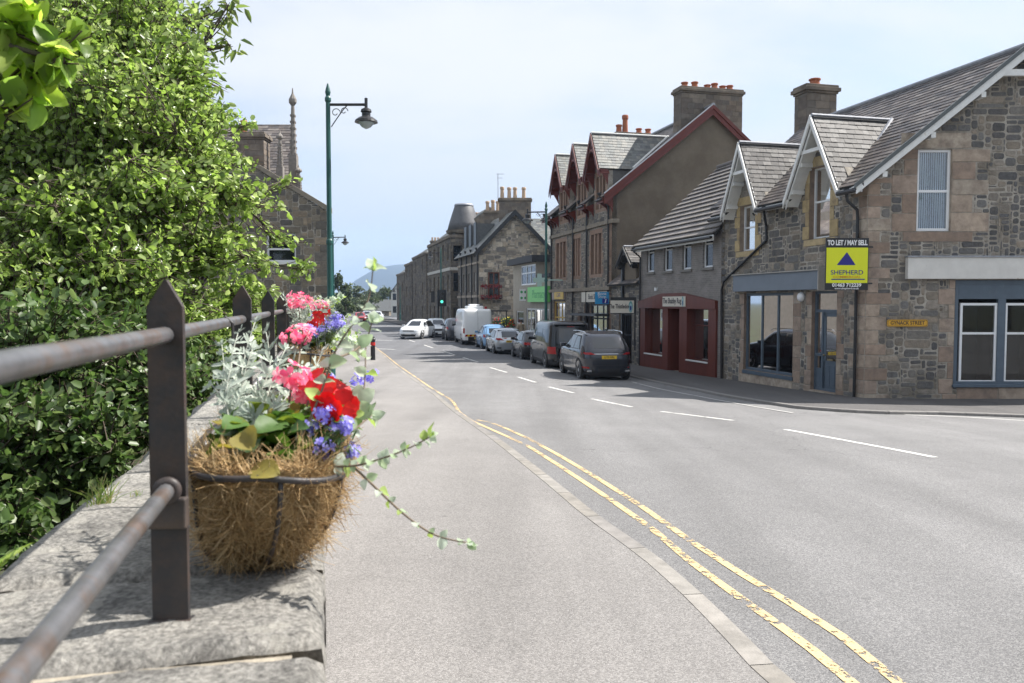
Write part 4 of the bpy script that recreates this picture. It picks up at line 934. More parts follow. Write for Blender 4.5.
def window(par, pl, r, off=-.1, fm=None, glass=None, bars=(.5,), vbars=(), wdt=.06, curt=None, back=True, curtz=1.0, label=None, sill=None, blinds=False):
    a0, a1, z0, z1 = r; fm = fm or M_UPVC
    mb = MB(); frame_mb(mb, pl, (a0, a1, z0, z1), off, wdt, .06, bars, vbars); w_ = mb.build('window', fm, par, bevel=.004 if wdt > .05 else 0)
    mb = MB(); mb.quad(pl.P(a0+wdt*.5, z0+wdt*.5, off-.03), pl.P(a1-wdt*.5, z0+wdt*.5, off-.03), pl.P(a1-wdt*.5, z1-wdt*.5, off-.03), pl.P(a0+wdt*.5, z1-wdt*.5, off-.03)); mb.build('pane', glass or G_CLEAR, w_)
    if glass is None or glass in (G_CLEAR, G_SHOP):
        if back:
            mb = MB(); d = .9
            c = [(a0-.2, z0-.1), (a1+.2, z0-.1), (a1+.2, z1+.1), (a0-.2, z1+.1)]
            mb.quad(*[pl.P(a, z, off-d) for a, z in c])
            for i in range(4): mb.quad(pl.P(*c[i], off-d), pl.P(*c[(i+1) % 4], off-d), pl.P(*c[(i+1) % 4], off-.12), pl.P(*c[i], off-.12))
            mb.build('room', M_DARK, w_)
    if blinds:
        mb = MB(); n = int((a1-a0)/.062); R = random.Random(4)
        for i in range(n):
            a = a0+.05+(a1-a0-.1)*i/n; q = R.uniform(-.01, .01)+.025
            mb.quad(pl.P(a, z0+.08, off-.12), pl.P(a+.045, z0+.08, off-.12-q), pl.P(a+.045, z1-.05, off-.12-q), pl.P(a, z1-.05, off-.12))
        mb.build('blind', M_BLIND, w_)
    if curt:
        mb = MB(); n = 24; zc = z0+(z1-z0)*(1-curtz)
        for i in range(n):
            x = a0+(a1-a0)*i/n; x2 = a0+(a1-a0)*(i+1)/n; f = lambda k: off-.14-.012*math.sin(k*1.7)
            mb.quad(pl.P(x, zc, f(i)), pl.P(x2, zc, f(i+1)), pl.P(x2, z1, f(i+1)), pl.P(x, z1, f(i)))
        mb.build('curtain', curt, w_)
    if sill:
        mb = MB(); mb.pbox(pl.P(a0-.08, z0-.1, -.1), pl.e*(a1-a0+.16), pl.n*.17, UP*.095); mb.build('sill', sill, w_)
    return w_
def pipe(par, pts, r=.04, name='downpipe', mat=None):
    mb = MB(); mb.tube(pts, r, 8)
    for p in (pts[0],): mb.lathe(V(p)-UP*.02, [(r*1.0, 0), (r*1.8, .1), (r*1.8, .16)], 10)
    return mb.build(name, mat or M_BLACKP, par, smooth=False)
def gutter(par, p0, p1, r=.06, mat=None, name='gutter'):
    mb = MB(); mb.tube([p0, p1], r, 8); return mb.build(name, mat or M_BLACKP, par)
def stack(par, c, ea, eb, wa, wb, z0, z1, pots, mat=None, potmat=None, pot_h=.35, pot_r=.13, capm=None, coursed=True, seed=0):
    """chimney: box with cornice, pots as sub parts. pots: offsets along ea"""
    c = V(c); mb = MB(); f = lambda w, h0, h1: mb.pbox(V((c.x, c.y, h0))-ea*(wa/2+w)-eb*(wb/2+w), ea*(wa+2*w), eb*(wb+2*w), UP*(h1-h0))
    f(0, z0, z1-.32); f(.05, z1-.32, z1-.24); f(.12, z1-.24, z1-.1); f(.06, z1-.1, z1)
    st = mb.build('chimney', mat or M_CHIM, par, bevel=.015)
    for (o, h) in pots:
        p = V((c.x, c.y, z1))+ea*o; m2 = MB(); q = pot_r; hh = h
        m2.lathe(p, [(q*1.05, 0), (q, .05), (q*.85, hh*.75), (q*1.1, hh*.8), (q*1.1, hh*.95), (q*.9, hh), (q*.7, hh), (q*.65, hh*.6)], 12)
        m2.build('chimney_pot', potmat or M_POT, st, smooth=False)
    if coursed:
        R = random.Random(seed); mb = MB()
        for sgn, (u, v, wu, wv) in ((-1, (ea, eb, wa, wb)), (-1, (eb, ea, wb, wa)), (1, (eb, ea, wb, wa))):
            o = V((c.x, c.y, 0))-u*wu/2+v*sgn*(wv/2); z = z0+.05; k = 0
            while z < z1-.36:
                h = R.uniform(.22, .3); h = min(h, z1-.34-z); a = 0.0; 
                while a < wu-.02:
                    l = min(R.uniform(.3, .62), wu-a); 
                    if wu-a-l < .15: l = wu-a
                    mb.pbox(o+u*(a+.006)+UP*(z+.006)-v*sgn*.01, u*(l-.012), v*sgn*(.02+R.uniform(0, .008)), UP*(h-.012)); a += l
                z += h; k += 1
        mb.build('blocks', pm('chimney_blocks', (.17, .15, .13), .92, .25, 4, bump=.7, bscale=18, bdist=.015, isl=[(.18, .15, .12), (.145, .12, .10), (.21, .175, .14), (.19, .15, .115), (.155, .135, .115)], islv=.12), st)
    return st
def rafter(p0, p1, pdir, wdt, dep):
    """barge board polygon from p0 (foot) to p1 (apex), hanging down by wdt, thickness dep along pdir"""
    return [V(p0), V(p1), V(p1)-UP*wdt, V(p0)-UP*wdt]

# ================================================================== corner house (A)
zA = zg(C0.x, C0.y)+.02
corner = root('corner_house', 'two storey rubble stone corner house with slate roof, white bargeboards and empty grey shopfront', 'house', (C0.x, C0.y, zA))
GP = Plane(C0, (1, 0, 0), (0, -1, 0)); FP = Plane(C0, sd, -sn)
SK = .2525
_, zeA = GP.hit(863, 172); apx, _ = GP.hit(1021, 100)
_, zrA = GP.hit(1020, 43, .35); WA = 2*apx
kA = (zrA-zeA)/(apx*sn.x)            # rise per metre across the roof (perpendicular to the street)
rR = apx*sn.x                        # ridge distance from the street facade
zb = zA-.12
shopw = GP.rect(954, 280, 1135, 386); upw = GP.rect(917, 149, 951, 231)
shopw = (shopw[0], WA-.45, shopw[2], shopw[3])
g_out = [(0, zb), (WA, zb), (WA, zeA-.03), (apx, zrA-.06), (0, zeA-.03)]
wall(GP, g_out, [upw, shopw], M_MORT, corner, revmat=M_QUO_A)
q = alt_quoins(0.0, zb, zeA-.15, 1, .33, .62, .36, 1)+alt_quoins(WA, zb, zeA-.15, -1, .33, .62, .36, 3)
a0, a1, z0, z1 = upw
q += alt_quoins(a0, z0-.02, z1, -1, .46, .62, .36, 5)+alt_quoins(a1, z0-.02, z1, 1, .46, .95, .6, 6)+[(a0-.45, a1+.5, z1+.02, z1+.42), (a0-.35, a1+.6, z0-.28, z0-.02)]
q += [(a1+.0, a1+.9, z1+.02-.0, z1+.02)][:0]
s0 = shopw[0]
q += alt_quoins(s0, zb+.3, shopw[3], -1, .42, .42, .18, 7)+[(s0-.28, s0+.1, zb, zb+.3), (s0+.1, s0+1.2, zb, shopw[2]-.03), (s0+1.2, s0+2.1, zb, shopw[2]-.03), (s0+2.1, s0+3.2, zb, shopw[2]-.03), (s0+3.2, WA-.6, zb, shopw[2]-.03)]
stones(GP, g_out, [upw, shopw], q, M_STONE_A, M_QUO_A, corner, cell=.06, wr=(4, 12), hr=(2, 4), seed=5, sprob=.36, mortar=.02, prot=.012)
# street facade
LA = 7.6
eo = .42
def frect(*a): return FP.rect(*a)
shA = frect(744, 293, 793, 373); drA = frect(811.5, 291, 836.5, 391.5); w1 = frect(812, 166, 830.5, 238); w2 = frect(742.5, 205, 755.5, 249)
w1 = (w1[0], w1[0]+.95, w1[2], w1[3]); w2 = (w2[0], w2[0]+.95, w2[2]-.05, w2[3])
D1 = (.65, 3.05); D2 = (4.70, 6.78); zf = 5.9; zd = 8.04
kd = (zd-zf)/1.2
f_out = [(0, zb), (LA, zb), (LA, zeA-.05), (D2[1]-.1, zeA-.05), ((D2[0]+D2[1])/2, zd-.2), (D2[0]+.1, zeA-.05), (D1[1]-.1, zeA-.05), ((D1[0]+D1[1])/2, zd-.2), (D1[0]+.1, zeA-.05), (0, zeA-.05)]
opsA = [shA, drA, w1, w2]
wall(FP, f_out, opsA, M_MORT, corner, revmat=M_QUO_A)
q = alt_quoins(0.0, zb, zeA-.2, 1, .33, .34, .62, 1)
stones(FP, f_out, opsA+q and opsA, q+alt_quoins(shA[1], zb+.3, shA[3], 1, .4, .3, .18, 3)+alt_quoins(shA[0], zb+.3, shA[3], -1, .4, .42, .42, 4)+alt_quoins(drA[0], zb+.3, drA[3], -1, .4, .3, .2, 5)+alt_quoins(drA[1], zb+.3, drA[3], 1, .4, .3, .2, 6)+[(drA[1]+.0, drA[1]+.35, zb, zb+.3), (shA[0], shA[1]+.3, zb, shA[2]-.12), (drA[0]-.35, drA[0], zb, zb+.3)], M_STONE_A, M_QUO_A, corner, cell=.06, wr=(4, 12), hr=(2, 4), seed=8, sprob=.36, mortar=.02, prot=.010)
mq = MB()
for w_ in (w1, w2):
    for r in alt_quoins(w_[0], w_[2], w_[3], -1, .42, .34, .2, 2)+alt_quoins(w_[1], w_[2], w_[3], 1, .42, .34, .2, 4)+[(w_[0]-.3, w_[1]+.3, w_[3]+.01, w_[3]+.3), (w_[0]-.25, w_[1]+.25, w_[2]-.2, w_[2]-.01)]:
        mq.pbox(FP.P(r[0]+.006, r[2]+.006, -.02), FP.e*(r[1]-r[0]-.012), FP.n*.046, UP*(r[3]-r[2]-.012))
mq.build('window_surround', M_QUO_Y, corner, bevel=.006)
window(corner, FP, w1, -.14, bars=(.52,), curt=M_CURT, curtz=.0001+.3)
window(corner, FP, w2, -.14, bars=(.52,), curt=M_CURT, curtz=.3)
window(corner, GP, upw, -.06, bars=(.49,), wdt=.075, blinds=True, glass=G_SHOP)
# hidden sides so the house is solid from other positions
mb = MB(); C1 = C0+V((WA, 0, 0)); C2 = C1+sd*LA; C3 = C0+sd*LA
for a, b in ((C1, C2), (C2, C3)):
    if a is C1: mb.pbox(V((a.x, a.y, zb)), (b-a), -sn*.25, UP*(zeA-zb-.05))
mb.prism([V((C3.x, C3.y, zb)), V((C2.x, C2.y, zb)), V((C2.x, C2.y, zeA-.05)), V(((C2.x+C3.x)/2, (C2.y+C3.y)/2, zrA-.15)), V((C3.x, C3.y, zeA-.05))], sd*-.25)
mb.build('wall', M_HARL, corner)
# roof of the corner house
def RF(s, r, dz=0.0): p = C0+sd*s+sn*r; return V((p.x, p.y, zeA+kA*r+dz))
def RFb(s, r, dz=0.0): p = C0+sd*s+sn*r; return V((p.x, p.y, zrA-kA*(r-rR)+dz))
sl_ = MB(); slab = MB(); LR = 8.5; nv = .36
near = lambda r: -SK*r-nv
rh_ = (zd-zeA)/kA; q0 = (zeA-zf)/kd; c1_ = sum(D1)/2; c2_ = sum(D2)/2
slates(sl_, [RF(near(rh_), rh_), RF(LR, rh_), RF(LR, rR), RF(near(rR), rR)], sd, .19, .3, seed=1, slab=slab)
for ba_, bb_, ta_, tb_ in ((near(0), D1[0]+q0, near(rh_), c1_), (D1[1]-q0, D2[0]+q0, c1_, c2_), (D2[1]-q0, LR, c2_, LR)):
    slates(sl_, [RF(ba_, 0), RF(bb_, 0), RF(tb_, rh_), RF(ta_, rh_)], sd, .19, .3, seed=int(ba_*10)+77, slab=slab)
for s_a, s_b in ((near(-.2), D1[0]+.12), (D1[1]-.12, D2[0]+.12), (D2[1]-.12, LA+.1)):
    slates(sl_, [RF(s_a, -eo), RF(s_b, -eo), RF(s_b, 0), RF(s_a, 0)], sd, .19, .3, seed=int(s_a*10)+9, slab=slab)
slates(sl_, [RFb(near(rR), rR), RFb(LR, rR), RFb(LR, 2*rR+eo), RFb(near(2*rR+eo), 2*rR+eo)], sd, .19, .3, seed=2, slab=slab)
rf = sl_.build('roof', M_SLATE, corner); slab.build('roof_deck', M_DECK, rf)
mb = MB(); mb.tube([RF(near(rR)+.02, rR, .03), RF(LR, rR, .03)], .075, 8); mb.build('ridge_capping', M_LEAD, rf)
# dormers
def dormer(par, pl, s_a, s_b, zf, zd, off, hitr, r0, slm, bm, lead, sec=.3, seed=0, bw=.2, row=.17, wid=.24, under=None):
    """pl facade plane (s along e, +n out). roof goes back horizontally to hitr(z)"""
    sc = (s_a+s_b)/2; out = off
    PP = lambda s, r, z: V(((pl.o+pl.e*s-pl.n*r).x, (pl.o+pl.e*s-pl.n*r).y, z))
    mbs = MB(); deck = MB(); rh = hitr(zd); rl = hitr(zf)
    for s_f, sg in ((s_a, 1), (s_b, -1)):
        slates(mbs, [PP(s_f, -out, zf), PP(s_f, max(rl, .02), zf), PP(sc, rh, zd), PP(sc, -out, zd)], -pl.n, row, wid, seed=seed+sg, slab=deck, lift=.012)
    d = mbs.build('dormer_roof', slm, par); deck.build('dormer_deck', M_DECK, d)
    mb = MB(); mb.tube([PP(sc, -out-.02, zd+.03), PP(sc, rh, zd+.03)], .045, 8); 
    for s_f in (s_a, s_b): mb.tube([PP(s_f, max(rl, .02), zf+.07), PP(sc, rh, zd+.05)], .06, 6)
    mb.build('ridge_capping', lead, d)
    mb = MB()
    for s_f, sg in ((s_a, -1), (s_b, 1)):
        dn = V((0, 0, -bw)); f = PP(s_f+sg*.06, -out-.045, zf-.1); t = PP(sc, -out-.045, zd+.02)
        mb.prism([f, t, t+dn*1.15, f+dn], -pl.n*-.045)
        # second, inner moulding
        f2 = PP(s_f+sg*.04, -out+.002, zf-.06); t2 = PP(sc, -out+.002, zd); mb.prism([f2, t2, t2+dn*1.6, f2+dn*1.4], pl.n*-.03)
    hh = zf+(zd-zf)*.55; hw = (s_b-s_a)/2*.45
    mb.pbox(PP(sc-hw, -out-.03, hh-.05), pl.e*2*hw, -pl.n*.06, UP*.1)
    mb.build('bargeboard', bm, d)
    mb = MB()
    for s_f, sg in ((s_a, 1), (s_b, -1)):
        for fz in (.18, .52):
            s_ = s_f+(sc-s_f)*fz+sg*.03; zz_ = zf+(zd-zf)*fz-.22; mb.pbox(PP(s_-.05, -out+.03, zz_-.09), pl.e*.1, -pl.n*(out+.0), UP*.12)
    # soffit boards
    for s_f, sg in ((s_a, 1), (s_b, -1)):
        f = PP(s_f, -out+.03, zf-.24); t = PP(sc, -out+.03, zd-.24); b = -pl.n*(out-.0)
        mb.add([f, t, t+b, f+b, f-UP*.02, t-UP*.02, t+b-UP*.02, f+b-UP*.02], [(0, 1, 2, 3), (7, 6, 5, 4), (0, 4, 5, 1), (2, 6, 7, 3)])
    mb.build('bracket', bm, d)
    return d
hitA = lambda z: max(0, (z-zeA)/kA)
dormer(corner, FP, D1[0], D1[1], zf, zd, eo, hitA, 0, M_SLATE_D, M_WHITE, M_LEAD, seed=3)
dormer(corner, FP, D2[0], D2[1], zf, zd, eo, hitA, 0, M_SLATE_D, M_WHITE, M_LEAD, seed=5)
# main bargeboard on the gable: left and right legs, brackets and collar beam
mb = MB(); by = -nv*.97-.04
Gq = lambda x, z, o=0.0: V((C0.x+x, C0.y+by+o, z))
kG = (zrA-zeA)/apx
for sg in (-1, 1):
    xf = apx+sg*(apx+.46); zf_ = zrA-(apx+.46)*kG
    mb.prism([Gq(xf, zf_-.02), Gq(apx, zrA+.0), Gq(apx, zrA-.26), Gq(xf, zf_-.24)], V((0, .045, 0)))
mb.build('bargeboard', M_WHITE, corner)
mb = MB()
for sg in (-1, 1):
    xf = apx+sg*(apx+.5); zf_ = zrA-(apx+.5)*kG
    mb.prism([Gq(xf, zf_+.06, -.03), Gq(apx, zrA+.08, -.03), Gq(apx, zrA-.04, -.03), Gq(xf, zf_-.06, -.03)], V((0, .1, 0)))
mb.build('verge_trim', pm('dark_verge', (.10, .11, .11), .5), corner)
mb = MB(); zc = GP.hit(1000, 76)[1]; hw = (zrA-zc)/kG
mb.pbox(Gq(apx-hw+.05, zc-.09, .02), V((2*hw-.1, 0, 0)), V((0, .08, 0)), UP*.16)
for sg in (-1, 1):
    for t in (.3, .62, .93):
        x = apx+sg*apx*t; z = zrA-apx*t*kG-.3; mb.pbox(Gq(x-.06, z-.1, .03), V((.12, 0, 0)), V((0, .34, 0)), UP*.14)
mb.build('bracket', M_WHITE, corner)
mb = MB(); mb.add([Gq(-.46, zrA-(apx+.46)*kG-.05, .03), Gq(apx, zrA-.05, .03), Gq(apx, zrA-.05, .4), Gq(-.46, zrA-(apx+.46)*kG-.05, .4)], [(0, 1, 2, 3)]); mb.build('soffit', M_WHITE, corner)
# eaves fascia, gutters and downpipes
for a, b in ((near(-.2)+.05, D1[0]-.05), (D1[1]+.05, D2[0]-.05), (D2[1]+.05, LA+.1)):
    gutter(corner, RF(a, -eo-.06, -.1), RF(b, -eo-.06, -.1), .06)
    mb = MB(); mb.pbox(RF(a, -eo+.02, -.22), sd*(b-a), sn*.03, UP*.15); mb.build('fascia', M_WHITE, corner)
pz = lambda s, z, o=.07: FP.P(s, z, o)
pipe(corner, [pz(.28, zeA-.55, eo+.02), pz(.28, zeA-.72, eo-.02), pz(.28, zeA-.95, .1), pz(.28, zeA-1.2, .08), pz(.28, zA, .08)], .042)
pA = [FP.hit(755, 212, .07), FP.hit(766, 225, .07), FP.hit(766.5, 240, .07), FP.hit(724, 281, .07), FP.hit(721.5, 290, .07), FP.hit(721.5, 380, .07)]
mb_pts = [pz(D1[1]+1.3-.1, zeA-.55, eo)]+[pz(a, z) for a, z in pA[1:]]
pipe(corner, mb_pts, .042)
# shopfront on the street side: fascia box, window, door
def onpl(pl, px0, py0, px1, py1, off): return pl.rect(px0, py0, px1, py1, off)
fa = FP.rect(733, 273, 818.5, 290.5, .2)
mb = MB(); mb.pbox(FP.P(fa[0], fa[2], .0), FP.e*(fa[1]-fa[0]), FP.n*.2, UP*(fa[3]-fa[2])); mb.build('shop_fascia', M_BLUEGL, corner, bevel=.008)
mb = MB(); mb.pbox(FP.P(fa[0]-.04, fa[2]-.03, .0), FP.e*.035, FP.n*.24, UP*(fa[3]-fa[2]+.12)); mb.pbox(FP.P(fa[0]-.03, fa[3]+.003, .0), FP.e*(fa[1]-fa[0]+.06), FP.n*.26, UP*.03); mb.build('fascia_trim', pm('grey_board_edge', (.4, .38, .35), .7), corner)
wn = window(corner, FP, shA, -.08, fm=M_BLUEG, glass=G_SHOP, bars=(), vbars=(.335, .66), wdt=.085)
mb = MB(); mb.pbox(FP.P(shA[0]-.04, shA[2]-.12, -.1), FP.e*(shA[1]-shA[0]+.08), FP.n*.14, UP*.11); mb.build('sill', M_BLUEG, wn)
mb = MB(); mb.quad(*[FP.P(a, z, -.3) for a, z in ((shA[0], shA[2]), (shA[1], shA[2]), (shA[1], shA[3]), (shA[0], shA[3]))]); mb.build('whitened_screen', pm('shop_screen', (.55, .54, .50), .9, .15, .8), wn)
# door assembly
a0, a1, z0, z1 = drA; zt = FP.hit(824, 311)[1]; zk = FP.hit(824, 355)[1]; sl0 = a1-(a1-a0)*.32
mb = MB(); frame_mb(mb, FP, (a0, a1, z0, z1), -.1, .07, .07); mb.pbox(FP.P(a0+.07, zt-.04, -.1), FP.e*(a1-a0-.14), FP.n*-.07, UP*.08); mb.pbox(FP.P(sl0-.03, z0+.07, -.1), FP.e*.07, FP.n*-.07, UP*(zt-z0-.1)); mb.pbox(FP.P(sl0, zk-.05, -.1), FP.e*(a1-sl0-.07), FP.n*-.06, UP*.08)
df = mb.build('door_frame', M_BLUEG, corner)
mb = MB(); mb.quad(*[FP.P(a, z, -.135) for a, z in ((a0+.03, z0+.3), (a1-.03, z0+.3), (a1-.03, z1-.03), (a0+.03, z1-.03))]); mb.build('pane', G_SHOP, df)
mb = MB(); mb.quad(*[FP.P(a, z, -.9) for a, z in ((a0-.3, z0), (a1+.3, z0), (a1+.3, z1), (a0-.3, z1))]); mb.build('room', pm('dim_interior', (.09, .09, .085), .9), df)
mb = MB(); mb.pbox(FP.P(sl0+.03, z0+.02, -.12), FP.e*(a1-sl0-.07), FP.n*-.04, UP*.62); mb.build('panel', M_BLUEG, df)
dw = sl0-.035-(a0+.07)
mb = MB(); D0 = a0+.07
mb.pbox(FP.P(D0, z0+.02, -.12), FP.e*dw, FP.n*-.04, UP*(.85)); mb.pbox(FP.P(D0, z0+.02, -.12), FP.e*.1, FP.n*-.04, UP*(zt-z0-.06)); mb.pbox(FP.P(D0+dw-.1, z0+.02, -.12), FP.e*.1, FP.n*-.04, UP*(zt-z0-.06)); mb.pbox(FP.P(D0, zt-.16, -.12), FP.e*dw, FP.n*-.04, UP*.12)
for sx_ in (.14, dw/2+.03): mb.pbox(FP.P(D0+sx_, z0+.14, -.108), FP.e*(dw/2-.17), FP.n*-.02, UP*.6)
dd = mb.build('door', M_BLUEG, corner, bevel=.006)
mb = MB(); mb.pbox(FP.P(D0+dw/2-.12, z0+.88, -.105), FP.e*.24, FP.n*.02, UP*.05); mb.lathe(FP.P(D0+dw-.05, z0+1.0, -.1), [(.02, 0), (.028, .02), (.02, .05)], 10); mb.build('letter_plate', pm('dull_brass', (.3, .25, .15), .4, metal=.7), dd)
mb = MB(); c = FP.P(FP.hit(802, 297)[0], FP.hit(802, 297)[1], .0); Rn = UP.rotation_difference(FP.n).to_matrix(); mb.lathe(c, [(.14, 0), (.15, .03), (.12, .09), (.06, .12)], 16, axis=Rn); mb.build('bulkhead_lamp', M_UPVC, corner, smooth=True)
mb = MB(); st0 = FP.rect(800, 372, 838, 392); mb.pbox(FP.P(a0-.05, zb, -.25), FP.e*(a1-a0+.1), FP.n*.3, UP*(z0-zb-.005)); mb.build('doorstep', M_QUO_A, corner)
# gable shopfront: blue frame with three sash like windows and white sign board
a0, a1, z0, z1 = shopw
mb = MB(); frame_mb(mb, GP, shopw, -.04, .12, .1); topz = GP.hit(980, 299)[1]
mb.pbox(GP.P(a0+.12, topz, -.04), GP.e*(a1-a0-.24), GP.n*-.1, UP*(z1-topz-.12))
win = GP.rect(961, 303, 998, 383); ww = win[1]-win[0]; gap = GP.hit(1006, 340)[0]-win[1]; ws = [(win[0]+k*(ww+gap), win[0]+k*(ww+gap)+ww, win[2], win[3]) for k in range(4)]
ws = [w_ for w_ in ws if w_[1] < a1-.1]
for k in range(len(ws)): mb.pbox(GP.P(ws[k][1], z0+.1, -.04), GP.e*gap, GP.n*-.1, UP*(topz-z0-.1))
mb.pbox(GP.P(a0-.03, z0-.03, -.1), GP.e*(a1-a0+.06), GP.n*.17, UP*.07)
sf = mb.build('shopfront', M_BLUEG, corner, bevel=.006)
if ws[-1][1]+gap < a1-.13: 
    mb = MB(); mb.pbox(GP.P(ws[-1][1]+gap, z0+.1, -.05), GP.e*(a1-.12-ws[-1][1]-gap), GP.n*-.06, UP*(topz-z0-.1)); mb.build('panel', M_BLUEG, sf)
for w_ in ws: window(corner, GP, w_, -.07, bars=(.62,), wdt=.065, glass=G_CLEAR)
sb = GP.rect(905, 257.5, 1120, 279)
mb = MB(); mb.pbox(GP.P(sb[0], sb[2], .004), GP.e*(min(sb[1], WA-.15)-sb[0]), GP.n*.16, UP*(sb[3]-sb[2])); mb.build('sign_board', M_WHITEOLD, corner, bevel=.006)
mb = MB(); mb.pbox(GP.P(sb[0]-.02, sb[3]+.002, .004), GP.e*(min(sb[1], WA-.15)-sb[0]+.04), GP.n*.2, UP*.035); mb.build('sign_flashing', M_LEAD, corner)
# chimney on the far gable
cc = C0+sd*8.55+sn*(rR+.52)
_, ztc = at(816, 89, cc.y)[0:2] if False else (0, at(816, 87, cc.y).z)
ctop = at(816, 87, cc.y).z
stack(corner, cc, sn, sd, 1.25, .75, zrA-1.6, ctop, [(-.05, .3)], pot_h=.3, pot_r=.2, seed=3)
# street name plate and estate agent board: things of their own
sp_ = GP.rect(886.5, 319.5, 927, 326.5)
npl = root('street_name_plate', 'small yellow street name plate reading GYNACK STREET on the stone gable', 'sign', GP.P((sp_[0]+sp_[1])/2, sp_[2], .03))
mb = MB(); a0, a1, z0, z1 = sp_; cr = .05
pts = []
for cx, cz, t0 in ((a1-cr, z1-cr, 0), (a0+cr, z1-cr, 90), (a0+cr, z0+cr, 180), (a1-cr, z0+cr, 270)):
    for k in range(5): t = math.radians(t0+k*22.5); pts.append((cx+cr*math.cos(t), cz+cr*math.sin(t)))
mb.prism([GP.P(a, z, .025) for a, z in pts], GP.n*.02); mb.build('plate', pm('yellow_enamel', (.62, .33, .02), .35, .1, 5), npl)
mb = MB(); n = len(pts); cx = (a0+a1)/2; cz = (z0+z1)/2; ins = [(cx+(a-cx)*.975, cz+(z-cz)*.87) for a, z in pts]; ins2 = [(cx+(a-cx)*.955, cz+(z-cz)*.78) for a, z in pts]
mb.add([GP.P(a, z, .0465) for a, z in ins]+[GP.P(a, z, .0465) for a, z in ins2], [(i, (i+1) % n, n+(i+1) % n, n+i) for i in range(n)]); mb.build('border', M_BLACKP, npl)
text('GYNACK STREET', .135, GP.P(cx, cz, .047), (1, 0, 0), UP, M_BLACKP, npl, sx=.86, weight=.002)
# to let board, projecting from the corner
bY = 20.86; bo = at(825, 290, bY); b1_ = at(869, 238, bY)
bx0, bx1, bz0, bz1 = bo.x, b1_.x, bo.z, b1_.z
bs = root('estate_agent_board', 'yellow and black TO LET / MAY SELL board with a blue triangle on the corner', 'sign', ((bx0+bx1)/2, bY, bz0))
mb = MB(); mb.pbox((bx0, bY, bz0), (bx1-bx0, 0, 0), (0, .03, 0), UP*(bz1-bz0)); mb.build('board', M_BLACKP, bs)
H = bz1-bz0; Wb = bx1-bx0
ya, yb = bz0+H*.135, bz0+H*.815
mb = MB(); mb.pbox((bx0+.02, bY-.006, ya), (Wb-.04, 0, 0), (0, .0055, 0), UP*(yb-ya)); mb.build('yellow_panel', pm('lemon_vinyl', (.72, .76, .015), .4, .03, 5), bs)
M_NAVY = pm('navy_vinyl', (.02, .02, .22), .4, 0); M_WV = pm('white_vinyl', (.8, .8, .8), .4, 0)
cx = (bx0+bx1)/2; ty = yb-H*.085
mb = MB(); mb.prism([V((cx-.24*Wb*1., bY-.007, ty-.25*H)), V((cx+.2*Wb, bY-.007, ty-.25*H)), V((cx-.0*Wb-.01, bY-.007, ty))], V((0, -.002, 0))); mb.pbox((bx0+.14*Wb, bY-.009, ya+.06*H), (Wb*.78, 0, 0), (0, .002, 0), UP*.018*H*1.2); mb.build('triangle_mark', M_NAVY, bs)
T_ = lambda s, sz, x, z, m, sx=1, wgt=0: text(s, sz, (x, bY-.012, z), (1, 0, 0), UP, m, bs, sx=sx, weight=wgt, extrude=.001)
T_('TO LET / MAY SELL', .175, cx, bz1-.095*H, M_WV, .70, .008)
T_('SHEPHERD', .165, cx, ya+.20*H, M_NAVY, 1.08, .001)
T_('COMMERCIAL', .085, cx, ya+.115*H, pm('orange_vinyl', (.7, .3, .02), .4, 0), 1.35, .001)
T_('01463 712239', .125, cx, bz0+.093*H, M_WV, 1.05, .004)
T_('www.shepherd.co.uk', .07, cx, bz0+.03*H, M_WV, 1.05, .001)
mb = MB(); mb.pbox((C0.x-.5, bY+.03, bz0+.15), (.62, 0, 0), (0, .04, 0), UP*.04); mb.pbox((C0.x-.5, bY+.03, bz1-.25), (.62, 0, 0), (0, .04, 0), UP*.04); mb.build('bracket', M_BLACKP, bs)
